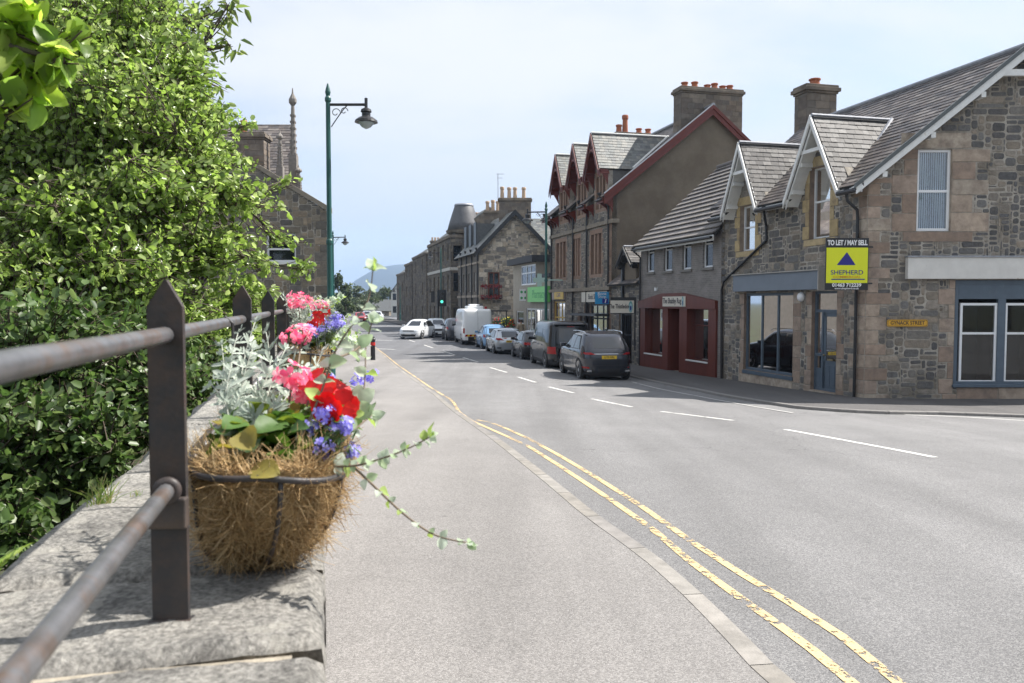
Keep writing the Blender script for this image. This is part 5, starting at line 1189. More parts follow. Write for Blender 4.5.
# ================================================================== grey brick shop house (B)
def pave(s, r=0.0): p = C0+sd*s+sn*r; return zg(p.x, p.y)+.1
s0B, s1B = LA+.02, 14.72
zB = pave(11)
bB = root('tiled_shop_house', 'low grey brick house with striped tile roof above a red brown timber shopfront', 'house', (FP.P(s0B, 0).x, FP.P(s0B, 0).y, zB))
def brick(name, c1, c2, mo, sc=(1, 1), bw=.23, rh=.075):
    m, nt, P, N, L = nmat(name); tc = N('ShaderNodeTexCoord'); sx = N('ShaderNodeSeparateXYZ'); L(tc.outputs['Object'], sx.inputs[0]); 
    cb = N('ShaderNodeCombineXYZ'); 
    # along the street direction
    d = N('ShaderNodeVectorMath'); d.operation = 'DOT_PRODUCT'; d.inputs[1].default_value = sd; L(tc.outputs['Object'], d.inputs[0]); L(d.outputs['Value'], cb.inputs[0]); L(sx.outputs[2], cb.inputs[1])
    b = N('ShaderNodeTexBrick'); L(cb.outputs[0], b.inputs[0]); b.inputs['Scale'].default_value = 1; b.inputs['Brick Width'].default_value = bw; b.inputs['Row Height'].default_value = rh; b.inputs['Mortar Size'].default_value = .006
    b.inputs['Color1'].default_value = (*c1, 1); b.inputs['Color2'].default_value = (*c2, 1); b.inputs['Mortar'].default_value = (*mo, 1)
    n = N('ShaderNodeTexNoise'); n.inputs['Scale'].default_value = 2.2; n.inputs['Detail'].default_value = 8; L(tc.outputs['Object'], n.inputs['Vector'])
    mr = N('ShaderNodeMapRange'); mr.inputs[1].default_value = .3; mr.inputs[2].default_value = .7; mr.inputs[3].default_value = .85; mr.inputs[4].default_value = 1.15; L(n.outputs[0], mr.inputs[0])
    s = N('ShaderNodeVectorMath'); s.operation = 'SCALE'; L(b.outputs[0], s.inputs[0]); L(mr.outputs[0], s.inputs['Scale']); L(s.outputs[0], P.inputs['Base Color'])
    bu = N('ShaderNodeBump'); bu.inputs['Strength'].default_value = .6; bu.inputs['Distance'].default_value = .008; bu.invert = True; L(b.outputs['Fac'], bu.inputs['Height']); L(bu.outputs[0], P.inputs['Normal']); P.inputs['Roughness'].default_value = .9
    return m
M_BRICK = brick('grey_brick', (.19, .175, .165), (.235, .215, .20), (.28, .26, .24))
zeB = FP.hit(680, 231, .3)[1]-.02; zbB = zB-.25
wB = [FP.rect(*r) for r in ((647, 241.5, 654.5, 271.5), (664, 238, 672.5, 270), (682.5, 234.5, 691.5, 268), (703, 231.5, 713, 266.5))]
for i in range(4): wB[i] = (wB[i][0], wB[i][1]+.0, wB[0][2]-.02, wB[0][3]+.04)
sf = (FP.hit(717.5, 340)[0], FP.hit(640.4, 330)[0]); zsf = FP.hit(680, 308.5)[1]; zap = FP.hit(673, 293.2)[1]; zsh = FP.hit(717.7, 300.7)[1]
opB = [(sf[0]+.1, sf[1]-.1, zbB, zsf)]
outB = [(s0B, zbB), (s1B, zbB), (s1B, zeB), (s0B, zeB)]
wall(FP, outB, wB+opB, M_BRICK, bB)
for i, w_ in enumerate(wB): window(bB, FP, w_, -.07, bars=(.62,), wdt=.065, sill=pm('concrete_sill', (.2, .19, .175), .9), glass=G_DARK)
# side and back walls
rB = 3.7; zrB = zeB+3.27
mb = MB()
for s_ in (s0B+.005, s1B-.25): mb.prism([FP.P(s_, zbB, -.26), FP.P(s_, zbB, -2*rB), FP.P(s_, zeB, -2*rB), FP.P(s_, zrB-.1, -rB), FP.P(s_, zeB, -.26)], sd*.24)
mb.pbox(FP.P(s0B, zbB, -2*rB), sd*(s1B-s0B), -sn*.2, UP*(zeB-zbB)); mb.build('wall', M_HARL, bB)
M_TILE = pm('interlocking_tile', (.2, .185, .175), .75, .15, 8, bump=.3, bscale=40, bdist=.01, isl=[(.20, .185, .175), (.23, .21, .2), (.175, .16, .155), (.21, .19, .17)], islv=.08)
tl = MB(); slab = MB(); kB = 3.27/rB
TB = lambda s, r, dz=0.0: FP.P(s, zeB+kB*r+dz, -r)
TB2 = lambda s, r, dz=0.0: FP.P(s, zrB-kB*(r-rB)+dz, -r)
slates(tl, [TB(s0B-.05, -.35), TB(s1B+.08, -.35), TB(s1B+.08, rB), TB(s0B-.05, rB)], sd, .345, .33, lift=.07, jit=0.0, thick=.05, slab=slab)
slates(tl, [TB2(s0B-.05, rB), TB2(s1B+.08, rB), TB2(s1B+.08, 2*rB+.35), TB2(s0B-.05, 2*rB+.35)], sd, .345, .33, lift=.07, jit=0.0, thick=.05, slab=slab)
rfB = tl.build('roof', M_TILE, bB); slab.build('roof_deck', M_DECK, rfB)
mb = MB(); mb.tube([TB(s0B, rB, .08), TB(s1B+.05, rB, .08)], .09, 8); mb.build('ridge_tiles', M_TILE, rfB)
mb = MB(); mb.pbox(TB(s0B, -.33, -.25), sd*(s1B-s0B+.05), sn*.03, UP*.22); mb.build('fascia', M_WHITE, bB)
gutter(bB, TB(s0B, -.42, -.06), TB(s1B+.05, -.42, -.06), .055)
pipe(bB, [TB(s1B-.1, -.42, -.1), FP.P(s1B-.1, zeB-.75, .08), FP.P(s1B-.1, zB, .08)], .04)
# red shopfront
mb = MB(); sc = (sf[0]+sf[1])/2; ed = FP.hit(683.5, 293)[0]; ed2 = FP.hit(664, 293)[0]
mb.prism([FP.P(sf[0], zsf, .12), FP.P(sf[1], zsf, .12), FP.P(sf[1], zsh, .12), FP.P(ed2, zap, .12), FP.P(ed, zap, .12), FP.P(sf[0], zsh, .12)], -FP.n*.12)
x_lw = (FP.hit(664, 330)[0], FP.hit(646.5, 330)[0]); x_d = (FP.hit(681, 330)[0], FP.hit(669.5, 330)[0]); x_rw = (FP.hit(710, 330)[0], FP.hit(688.5, 330)[0])
zwb = FP.hit(699, 361.5)[1]; zwb2 = FP.hit(655, 354.5)[1]
def post(a, b, z0=zbB, z1=zsf, d=.08): mb.pbox(FP.P(a, z0, d), FP.e*(b-a), FP.n*-(d+.02), UP*(z1-z0))
post(sf[0], x_rw[0]); post(x_rw[1], x_d[0]); post(x_d[1], x_lw[0]); post(x_lw[1], sf[1])
post(x_rw[0], x_rw[1], zbB, zwb); post(x_lw[0], x_lw[1], zbB, zwb2)
# recessed jambs
for a in (x_rw[0], x_rw[1], x_d[0], x_d[1], x_lw[0], x_lw[1]): mb.pbox(FP.P(a-.015, zbB, -.02), FP.e*.03, FP.n*-.45, UP*(zsf-zbB))
shf = mb.build('shopfront', M_RED, bB, bevel=.004)
mb = MB(); mb.pbox(FP.P(x_rw[0]-.02, zwb-.02, .12), FP.e*(x_rw[1]-x_rw[0]+.04), FP.n*-.1, UP*.05); mb.build('sill', M_WHITE, shf)
mb = MB(); mb.pbox(FP.P(x_lw[0]-.02, zwb2-.02, .12), FP.e*(x_lw[1]-x_lw[0]+.04), FP.n*-.1, UP*.05); mb.build('sill', M_WHITE, shf)
window(bB, FP, (x_rw[0], x_rw[1], zwb, zsf), -.25, fm=M_RED, glass=G_SHOP, bars=(.68,), wdt=.04, back=True)
window(bB, FP, (x_lw[0], x_lw[1], zwb2, zsf), -.25, fm=M_RED, glass=G_SHOP, bars=(), wdt=.04, back=True)
mb = MB(); mb.pbox(FP.P(x_d[0]+.03, zB, -.5), FP.e*(x_d[1]-x_d[0]-.06), FP.n*-.05, UP*(zsf-zB)); dr_ = mb.build('door', pm('dark_door', (.04, .03, .028), .4), bB)
mb = MB(); mb.pbox(FP.P(x_d[0]+.2, zB+.9, -.49), FP.e*.25, FP.n*.005, UP*1.1); mb.build('pane', pm('door_poster', (.35, .42, .48), .3), dr_)
mb = MB(); mb.pbox(FP.P(x_d[0]-.02, zbB, .05), FP.e*(x_d[1]-x_d[0]+.04), FP.n*-.6, UP*(zB-zbB)); mb.build('doorstep', M_QUO_A, bB)
# goods in the shop windows
for nm, lab, cat, sx_, zz_, cols in (('hanging_dress', 'pale blue clothes hanging in the left window of the red shopfront', 'clothes', x_lw[0]+.55, zwb2+.15, ((.3, .42, .55), (.6, .6, .58), (.25, .05, .05))),):
    r = root(nm, lab, cat, FP.P(sx_, zz_, -.6))
    for k, c in enumerate(cols):
        mb = MB(); a = sx_-.25+.3*k
        mb.prism([FP.P(a-.14, zz_, -.55), FP.P(a+.14, zz_, -.55), FP.P(a+.09, zz_+.55, -.55), FP.P(a+.15, zz_+.95, -.55), FP.P(a-.15, zz_+.95, -.55), FP.P(a-.09, zz_+.55, -.55)], FP.n*-.06); mb.build('garment', pm(f'cloth_{k}', c, .9, .3, 12), r)
for k, a in enumerate((x_lw[0]+.25, x_lw[0]+.75)):
    r = root('window_poster', ('white poster taped up at the near side of the left red shop window', 'white poster taped up at the far side of the left red shop window')[k], 'poster', FP.P(a, zsf-.55, -.24), group='posters in the red shop window'); mb = MB(); mb.pbox(FP.P(a-.15, zsf-.52, -.265), FP.e*.3, FP.n*-.004, UP*.46); mb.build('sheet', M_UPVC, r)
    mb = MB(); mb.pbox(FP.P(a-.1, zsf-.4, -.263), FP.e*.2, FP.n*.001, UP*.2); mb.build('print', pm('poster_print', (.35, .35, .38), .8), r)
sg = FP.rect(662.4, 296.5, 685, 306.5, .16)
M_CREAM = pm('cream_sign', (.62, .58, .50), .6, .05, 4)
r = root('shop_sign', 'cream painted sign reading The Shabby Rug on the red shopfront', 'sign', FP.P(sg[0], sg[2], .14)); mb = MB(); mb.pbox(FP.P(sg[0], sg[2], .125), FP.e*(sg[1]-sg[0]), FP.n*.03, UP*(sg[3]-sg[2])); mb.build('board', M_CREAM, r)
sm_ = (sg[0]+sg[1])/2; zm_ = (sg[2]+sg[3])/2; M_INK = pm('dark_ink', (.03, .025, .03), .5, 0)
text('The Shabby Rug', .30, FP.P(sm_+.15, zm_+.02, .158), -sd, UP, M_INK, r, sx=.86, weight=.006)
def feather(r, c, ex, off, h):
    mb = MB(); c = V(c)
    for k, (a, b, col) in enumerate(((1, 1, (.12, .3, .3)), (.7, .72, (.35, .55, .6)), (.42, .45, (.02, .04, .2)))):
        m2 = MB(); n = 16; m2.add([c+ex*math.cos(2*PI*i/n)*.2*h*a*.9+UP*(math.sin(2*PI*i/n)*.5*h*b-.06*h*k)+off*(.002+.002*k) for i in range(n)], [tuple(range(n))]); m2.build('feather_mark', pm(f'feather_{k}', col, .5, .1, 30), r)
feather(r, FP.P(sg[0]+.2, zm_, .157), -sd, FP.n, .42)
mb = MB(); c = FP.hit(657.5, 288); mb.box(FP.P(c[0], c[1]-.05, .07), (.1, .12, .14), rz=SA); o = mb.build('security_box', M_UPVC, bB)
# ================================================================== low stone link building with a little gabled porch
s0L, s1L = s1B+.02, 18.22; zL = pave(16)
lk = root('low_stone_house', 'low single storey rubble building with a small slated gablet, squeezed between taller houses', 'house', (FP.P(s0L, 0).x, FP.P(s0L, 0).y, zL))
zeL = FP.hit(628, 283)[1]+.15; outL = [(s0L, zL-.25), (s1L, zL-.25), (s1L, zeL), (s0L, zeL)]
opL = [FP.rect(619, 312, 632, 364)]
opL = [(opL[0][0], opL[0][1], zL-.2, opL[0][3])]
wall(FP, outL, opL, M_MORT, lk, revmat=M_QUO_A); stones(FP, outL, opL, [], M_STONE_A, M_QUO_A, lk, cell=.08, wr=(3, 8), hr=(2, 4), seed=21, mortar=.02, prot=.012)
mb = MB(); gx = MB()
a0, a1, z0, z1 = opL[0]
for k in range(7): mb.pbox(FP.P(a0+.05+(a1-a0-.14)*k/6, zL, -.1), FP.e*.05, FP.n*-.04, UP*(z1-zL-.05))
for z in (zL+.15, zL+1.3, z1-.15): mb.pbox(FP.P(a0, z, -.1), FP.e*(a1-a0), FP.n*-.05, UP*.07)
mb.build('gate', M_BLACKP, lk)
mb = MB(); mb.quad(*[FP.P(a, z, -1.2) for a, z in ((a0-.6, zL), (a1+.6, zL), (a1+.6, z1), (a0-.6, z1))]); mb.build('far_wall', pm('pale_passage', (.42, .40, .36), .9), lk)
ll = MB(); slab = MB(); kL = .8; RL = lambda s, r: FP.P(s, zeL+kL*r, -r)
slates(ll, [RL(s0L, -.25), RL(s1L-.03, -.25), RL(s1L-.03, 3.2), RL(s0L, 3.2)], sd, .2, .28, seed=31, slab=slab); rl_ = ll.build('roof', M_SLATE, lk); slab.build('roof_deck', M_DECK, rl_)
mb = MB(); mb.pbox(FP.P(s0L, zL-.2, -6.2), sd*(s1L-s0L), -sn*.2, UP*(zeL-zL+.2)); mb.quad(RL(s0L, 3.2), RL(s1L, 3.2), FP.P(s1L, zeL, -6.4), FP.P(s0L, zeL, -6.4)); mb.build('wall', M_HARL, lk)
# gablet
gp = FP.rect(622, 248, 641, 262, .3); gs = (s0L+.35, s0L+2.05); gm = (gs[0]+gs[1])/2; gz0 = FP.hit(636, 262.5)[1]; gz1 = FP.hit(630, 247)[1]
hitL = lambda z: max(.02, (z-zeL)/kL)
dormer(lk, FP, gs[0], gs[1], gz0, gz1, .3, hitL, 0, M_SLATE_D, pm('dark_timber', (.03, .028, .026), .6), M_LEAD, seed=41, bw=.12)
mb = MB(); mb.pbox(FP.P(gs[0]+.15, zeL-.05, 0), FP.e*(gs[1]-gs[0]-.3), -FP.n*1.0, UP*(gz0-zeL+.1)); mb.build('gablet_wall', M_HARL, lk)
mb = MB(); mb.pbox(FP.P(gs[1]-.2, zL, .12), FP.e*.16, -FP.n*.12, UP*(gz0-zL)); mb.build('timber_post', M_BLACKP, lk)
# projecting signs
hY = 34.2; a = at(610.5, 313, hY); b = at(634, 300.5, hY); b2 = at(637, 298, hY)
r = root('hanging_sign', 'cream hanging sign reading The Thistledown, framed in black before the low stone house', 'sign', (a.x, hY, a.z))
tw = (b.x-a.x); th = b.z-a.z; tilt = V((1, .0, .0)).normalized()
mb = MB(); mb.pbox(a, tilt*tw, V((0, .05, 0)), UP*th); mb.build('board', M_CREAM, r)
mb = MB(); mb.pbox(a+UP*th, tilt*(tw+.1), V((0, .12, 0)), UP*.14); mb.pbox(a+tilt*tw, tilt*.1, V((0, .12, 0)), UP*th); mb.pbox(a-UP*.04, tilt*tw, V((0, .06, 0)), UP*.04); mb.pbox(a+tilt*(tw+.02)-UP*1.6, tilt*.06, V((0, .06, 0)), UP*1.6); mb.build('frame', M_BLACKP, r)
text('The Thistledown', .26, a+tilt*tw*.43+UP*th*.52-V((0, .006, 0)), tilt, UP, M_INK, r, sx=.55, weight=.006); feather(r, a+tilt*tw*.86+UP*th*.5-V((0, .004, 0)), tilt, V((0, -1, 0)), .5)
a = at(595, 304, 38.4); b = at(609, 292, 38.4)
r = root('information_sign', 'bright blue projecting Book Shop sign with a white i in a navy square', 'sign', a); mb = MB(); mb.pbox(a, V((b.x-a.x, 0, 0)), V((0, .06, 0)), UP*(b.z-a.z)); mb.build('board', pm('cyan_sign', (.02, .27, .55), .4, 0), r)
w_ = b.x-a.x; h_ = b.z-a.z
mb = MB(); mb.pbox(a+V((w_*.52, -.006, h_*.04)), V((w_*.42, 0, 0)), V((0, .005, 0)), UP*h_*.42); mb.build('navy_square', M_NAVY, r)
text('Book', .2, a+V((w_*.5, -.01, h_*.85)), (1, 0, 0), UP, M_WV, r); text('Shop', .2, a+V((w_*.5, -.01, h_*.6)), (1, 0, 0), UP, M_WV, r); text('i', .27, a+V((w_*.73, -.01, h_*.25)), (1, 0, 0), UP, M_WV, r, weight=.01, shear=.2)
mb = MB(); mb.pbox(a+V((w_, .02, h_*.8)), V((.15, 0, 0)), V((0, .03, 0)), UP*.04); mb.build('bracket', M_BLACKP, r)
# ================================================================== tall Victorian building (C)
s0C, s1C = 18.25, 28.25; zC = pave(22)
tb = root('victorian_block', 'tall stone and harled building with red bargeboards, three dormer gables and a broad chimney', 'building', (FP.P(s0C, 0).x, FP.P(s0C, 0).y, zC))
zeC = at(611, 188, 38.7).z; rC = 5.15; zrC = at(708, 107, 39.9).z; kC = (zrC-zeC)/rC; zbC = zC-.3
ZS1 = FP.hit(596, 225.5)[1]; ZS2 = FP.hit(580, 290)[1]
M_STONE_C = pm('coursed_stone', (.13, .12, .11), .88, .3, 7, bump=.8, bscale=20, bdist=.02, isl=[(.16, .15, .135), (.21, .19, .16), (.12, .112, .105), (.25, .215, .175), (.18, .16, .14)], islv=.18)
M_QUO_C = pm('red_sandstone', (.28, .185, .135), .88, .2, 6, bump=.5, bscale=30, bdist=.01, isl=[(.29, .19, .14), (.25, .165, .12), (.32, .22, .165)], islv=.1)
def tri(px):  # tri-light
    r = FP.rect(*px); return r
wC1 = [tri((556.5, 243.5, 565.7, 277.5)), tri((573.2, 240, 579.7, 275.5)), tri((591, 234, 601.3, 274))]
for i in range(3): wC1[i] = (wC1[i][0], wC1[i][1], wC1[2][2], wC1[2][3])
wC2 = [tri((557, 195, 565.3, 222)), tri((573, 188, 580.3, 217)), tri((590.5, 178, 602, 210))]
zc2 = (wC2[2][2], wC2[2][3]); wC2 = [(w_[0], w_[1], zc2[0], zc2[1]) for w_ in wC2]
shC = [(FP.hit(596, 320)[0]-1.1, FP.hit(583, 320)[0], zbC+.1, ZS2-.55), (FP.hit(565, 320)[0], FP.hit(554, 320)[0], zbC+.1, ZS2-.6)]
shC[0] = (s0C+.35, s0C+3.0, zC+.35, ZS2-.75)
drC = (s0C+4.1, s0C+5.0, zC, zC+2.35); drC2 = (s0C+3.05, s0C+3.9, zC, ZS2-.75)
dC = [(18.7, 20.85), (21.5, 23.7), (24.6, 26.8)]; zfC, zdC = 9.32, 11.2
dC = [(a*1.0, b*1.0) for a, b in dC]
outC = [(s0C, zbC), (s1C, zbC), (s1C, zeC-.02)]
for a, b in reversed(dC): outC += [(b-.1, zeC), (b-.1, zfC-.05), ((a+b)/2, zdC-.25), (a+.1, zfC-.05), (a+.1, zeC)]
outC += [(s0C, zeC-.02)]
wC2 = [((a+b)/2-.62, (a+b)/2+.62, zc2[0], zc2[1]) for a, b in dC][::-1]
opC = wC1+wC2+[shC[0], shC[1], drC, drC2]
wall(FP, outC, opC, M_MORT, tb, revmat=M_QUO_C)
q = []
for i, r in enumerate(wC1+wC2): q += win_quoins(r, i, .3, .18, .25, .18)
q += alt_quoins(s0C+.01, zbC, zeC-.2, 1, .33, .5, .3, 5)
stones(FP, outC, opC, q, M_STONE_C, M_QUO_C, tb, cell=.075, wr=(3, 8), hr=(2, 4), seed=31, mortar=.018, prot=.012)
for r in wC1+wC2:
    window(tb, FP, r, -.16, fm=M_WHITE, glass=G_DARK, bars=(.5,), wdt=.05)
    mb = MB(); n = 3 if r[1]-r[0] > 1.0 else 2
    for k in range(1, n): c = r[0]+(r[1]-r[0])*k/n; mb.pbox(FP.P(c-.09, r[2], .0), FP.e*.18, -FP.n*.2, UP*(r[3]-r[2]))
    mb.build('mullion', M_QUO_C, tb, bevel=.01)
mb = MB(); mb.pbox(FP.P(s0C-.25, ZS1-.1, 0), FP.e*(s1C-s0C+.25), FP.n*.12, UP*.2); mb.pbox(FP.P(s0C-.25, ZS1-.1, .0), FP.e*.25, -FP.n*.3, UP*.2); mb.build('string_course', pm('weathered_band', (.25, .215, .17), .9, .25, 5), tb, bevel=.02)
mb = MB(); mb.pbox(FP.P(s0C-.05, ZS2-.08, 0), FP.e*(s1C-s0C+.05), FP.n*.16, UP*.18); mb.build('string_course', pm('weathered_band', (.25, .215, .17), .9, .25, 5), tb, bevel=.02)
# shopfronts
for i, (r, fc, gl, lab) in enumerate(((shC[0], pm('charcoal_frame', (.05, .05, .055), .5), G_SHOP, 0), (shC[1], pm('ochre_frame', (.5, .33, .06), .5), G_SHOP, 1))):
    window(tb, FP, r, -.06, fm=fc, glass=gl, bars=(.7,), vbars=(.35, .68), wdt=.09, curt=M_CURT, curtz=.55 if i == 0 else .9)
    mb = MB(); mb.pbox(FP.P(r[0]-.15, r[3]+.1, 0.0), FP.e*(r[1]-r[0]+1.0*(i == 0)+.2), FP.n*.12, UP*.52); mb.build('fascia', M_CREAM if i == 0 else pm('mauve_fascia', (.33, .28, .27), .6), tb)
r0 = shC[0]; text('Book Shop', .36, FP.P(r0[0]+1.9, r0[3]+.36, .125), -sd, UP, M_INK, tb, sx=.9, weight=.006)
r1 = shC[1]; mb = MB(); mb.pbox(FP.P(r1[0]-.1, r1[3]+.12, .125), FP.e*1.7, FP.n*.03, UP*.45); mb.build('fascia_panel', pm('ochre_panel', (.62, .42, .08), .5), tb); text('CAFE', .32, FP.P(r1[0]+.75, r1[3]+.34, .158), -sd, UP, M_NAVY, tb)
for r in (drC, drC2):
    mb = MB(); frame_mb(mb, FP, r, -.15, .08, .06); mb.pbox(FP.P(r[0]+.08, r[2], -.17), FP.e*(r[1]-r[0]-.16), -FP.n*.04, UP*(r[3]-r[2]-.1)); mb.build('door', pm('dark_door', (.04, .03, .028), .4), tb)
mb = MB(); mb.pbox(FP.P(s0C+.2, ZS2-1.35, 0), FP.e*3.9, FP.n*.75, UP*.12); mb.build('canopy', pm('charcoal_frame', (.05, .05, .055), .5), tb)
# gable to the camera: harled
GC = Plane(C0+sd*s0C, sn, -sd)
outG = [(0, zbC), (2*rC, zbC), (2*rC, zeC), (rC, zrC-.05), (0, zeC)]
wall(GC, outG, [], M_HARL, tb)
mb = MB(); q_ = Plane(C0+sd*s1C, sn, sd); mb.prism([q_.P(a, z) for a, z in outG], -sd*.25); mb.pbox(GC.P(2*rC, zbC), -sn*.25, sd*10, UP*(zeC-zbC)); mb.build('wall', M_HARL, tb)
RCa = lambda s, r, dz=0.0: FP.P(s, zeC+kC*r+dz, -r); RCb = lambda s, r, dz=0.0: FP.P(s, zrC-kC*(r-rC)+dz, -r)
m = MB(); slab = MB()
slates(m, [RCa(s0C-.2, .02), RCa(s1C+.1, .02), RCa(s1C+.1, rC), RCa(s0C-.2, rC)], sd, .2, .28, seed=51, slab=slab)
slates(m, [RCb(s0C-.2, rC), RCb(s1C+.1, rC), RCb(s1C+.1, 2*rC+.4), RCb(s0C-.2, 2*rC+.4)], sd, .2, .28, seed=52, slab=slab)
ev = [s0C-.2]+[v for a, b in dC for v in (a+.15, b-.15)]+[s1C+.1]
for k in range(0, len(ev), 2):
    slates(m, [RCa(ev[k], -.55), RCa(ev[k+1], -.55), RCa(ev[k+1], .02), RCa(ev[k], .02)], sd, .2, .28, seed=53+k, slab=slab)
rf = m.build('roof', M_SLATE, tb); slab.build('roof_deck', M_DECK, rf)
for k in range(0, len(ev), 2):
    mb = MB(); mb.pbox(RCa(ev[k], -.56, -.28), sd*(ev[k+1]-ev[k]), sn*.05, UP*.24)
    n = max(2, int((ev[k+1]-ev[k])/.35))
    for i in range(n): s_ = ev[k]+.08+(ev[k+1]-ev[k]-.2)*i/(n-1); mb.prism([RCa(s_, -.5, -.25), RCa(s_, .0, -.45), RCa(s_, .0, -1.15), RCa(s_, -.12, -.8)], sd*.07)
    mb.build('eaves_bracket', M_REDB, tb)
    gutter(tb, RCa(ev[k], -.62, -.08), RCa(ev[k+1], -.62, -.08), .055, M_BLACKP)
hitC = lambda z: (z-zeC)/kC
for a, b in dC:
    d = dormer(tb, FP, a, b, zfC, zdC, .5, hitC, 0, M_SLATE_G, M_REDB, M_WHITE, seed=int(a*7), bw=.28)
    # white arched brace in the gable and cheek walls
    mb = MB(); c = (a+b)/2; n = 10
    mb.tube([FP.P(c+.62*math.cos(PI*k/n), zfC+.25+.75*math.sin(PI*k/n), .52) for k in range(n+1)], .045, 6); mb.build('arch_brace', M_REDB, d)
    mb = MB()
    for s_, sg_ in ((a+.12, 1), (b-.12, -1)): mb.prism([FP.P(s_, zeC-.1, -.01), FP.P(s_, zfC, -.01), FP.P(s_, zfC, -hitC(zfC)), FP.P(s_, zeC, -.05)], sd*.1*sg_)
    mb.build('cheek', pm('slate_cheek', (.12, .115, .11), .7, .2, 8), tb)
    mb = MB()
    for s_ in (a+.03, b-.11): mb.prism([FP.P(s_, zfC+.0, .48), FP.P(s_, zfC+.0, .02), FP.P(s_, zfC-.75, .02), FP.P(s_, zfC-.55, .12)], sd*.08)
    mb.build('bracket', M_REDB, d)
# red barge boards
mb = MB()
for side in (0, 1):
    f = (lambda r, dz: RCa(s0C-.22, r, dz)) if side == 0 else (lambda r, dz: RCb(s0C-.22, r, dz))
    ra, rb = (-.5, rC) if side == 0 else (2*rC+.4, rC)
    mb.prism([f(ra, .02), f(rb, .02), f(rb, -.42), f(ra, -.42)], -sd*.05)
    mb.prism([f(ra, .06), f(rb, .06), f(rb, -.14), f(ra, -.14)], -sd*.1)
mb.build('bargeboard', M_REDB, tb)
mb = MB(); mb.tube([RCa(s0C-.3, rC, .07), RCa(s1C+.1, rC, .07)], .09, 8)
for f in (RCa,): mb.tube([f(s0C-.27, -.5, .08), f(s0C-.27, rC, .08)], .05, 6)
mb.build('ridge_capping', M_LEAD, rf)
for s_ in (s0C+.22, s0C+3.35, s0C+5.6, s1C-.35): pipe(tb, [FP.P(s_, zeC-.35, .55), FP.P(s_, zeC-.85, .1), FP.P(s_, zC, .1)], .05)
cq = C0+sd*(s0C+1.0)+sn*(rC+.38)
stack(tb, cq, sn, sd, 3.35, .85, zrC-1.6, at(708, 90, cq.y).z, [(-1.3, .3), (-.75, .35), (-.05, .25), (.35, .35), (.8, .25), (1.2, .3)], pot_h=.3, pot_r=.17, seed=7)
cq = C0+sd*(s0C+4.0)+sn*2.9; zt_ = at(607, 133, cq.y).z
for px_, hh in ((598, .3), (607, 1.0), (624, .25), (651, .25)):
    pass
q1 = C0+sd*24+sn*5.2
stack(tb, C0+sd*(s1C-.4)+sn*rC, sn, sd, 2.6, .8, zrC-1.2, at(620, 134, (C0+sd*(s1C-.4)+sn*rC).y).z-.0, [(-1.0, .5), (-.6, 1.1), (.3, .35), (.9, .35)], pot_r=.18, seed=8)
# ================================================================== flat roofed pharmacy (D)
s0D, s1D = s1C+.05, 37.5; sM = 31.4; zD = pave(33)
ph = root('flat_roofed_pharmacy', 'flat roofed rendered block with dark fascia above the bright green pharmacy sign', 'building', (FP.P(s0D, 0).x, FP.P(s0D, 0).y, zD))
M_REND = pm('cream_render', (.34, .31, .26), .9, .12, 3, bump=.3, bscale=60)
zt1 = 4.35; zt2 = FP.hit(535, 262)[1]
uw = FP.rect(521, 265, 536, 285); lo1 = (s0D+.3, 34.0, zD+.4, zD+2.5); lo2 = (34.6, 36.6, zD+.6, zD+2.3)
wall(FP, [(s0D, zD-.3), (s1D, zD-.3), (s1D, zt2), (sM+.02, zt2), (sM, zt1), (s0D, zt1)], [uw, lo1, lo2], M_REND, ph)
window(ph, FP, uw, -.02, fm=M_UPVC, glass=G_DARK, bars=(.6,), vbars=(.35, .62), wdt=.09); window(ph, FP, lo1, -.05, fm=M_UPVC, glass=G_SHOP, bars=(), vbars=(.2, .4, .6, .8), wdt=.09, curt=M_CURT, curtz=1); window(ph, FP, lo2, -.05, fm=M_UPVC, glass=G_DARK, wdt=.08)
PD = Plane(C0+sd*sM, sn, -sd); wall(PD, [(0, zt1-.1), (6, zt1-.1), (6, zt2), (0, zt2)], [], M_REND, ph)
mb = MB(); mb.pbox(FP.P(sM-.25, zt2, .4), sd*(s1D-sM+.5), sn*6.6, UP*.42); mb.pbox(FP.P(s0D, zt1, .1), sd*(sM-s0D-.26), sn*6, UP*.25); mb.build('roof', pm('dark_felt', (.04, .042, .048), .7, .1, 5), ph)
mb = MB(); mb.pbox(FP.P(s1D-.2, zD-.3, -.26), sn*6, sd*.2, UP*(zt2-zD+.3)); mb.pbox(FP.P(s0D, zD-.3, -6), sd*(s1D-s0D), -sn*.2, UP*(zt1-zD+.3)); mb.build('wall', M_REND, ph)
gs_ = (FP.hit(550.5, 294, .2)[0]+.1, FP.hit(527.5, 294, .2)[0]); gz = (FP.hit(540, 302, .2)[1], FP.hit(540, 286.5, .2)[1])
r = root('pharmacy_sign', 'long bright green pharmacy fascia sign with faint dark lettering', 'sign', FP.P(gs_[0], gz[0], .2)); mb = MB(); mb.pbox(FP.P(max(gs_[0], s0D+.05), gz[0], .02), FP.e*(gs_[1]-max(gs_[0], s0D+.05)), FP.n*.18, UP*(gz[1]-gz[0])); mb.build('board', pm('lime_green_sign', (.20, .62, .16), .4, .08, 2), r)
text('Pharmacy', .75, FP.P((gs_[0]+gs_[1])/2, (gz[0]+gz[1])/2, .203), -sd, UP, pm('green_ink', (.06, .35, .12), .5, 0), r)
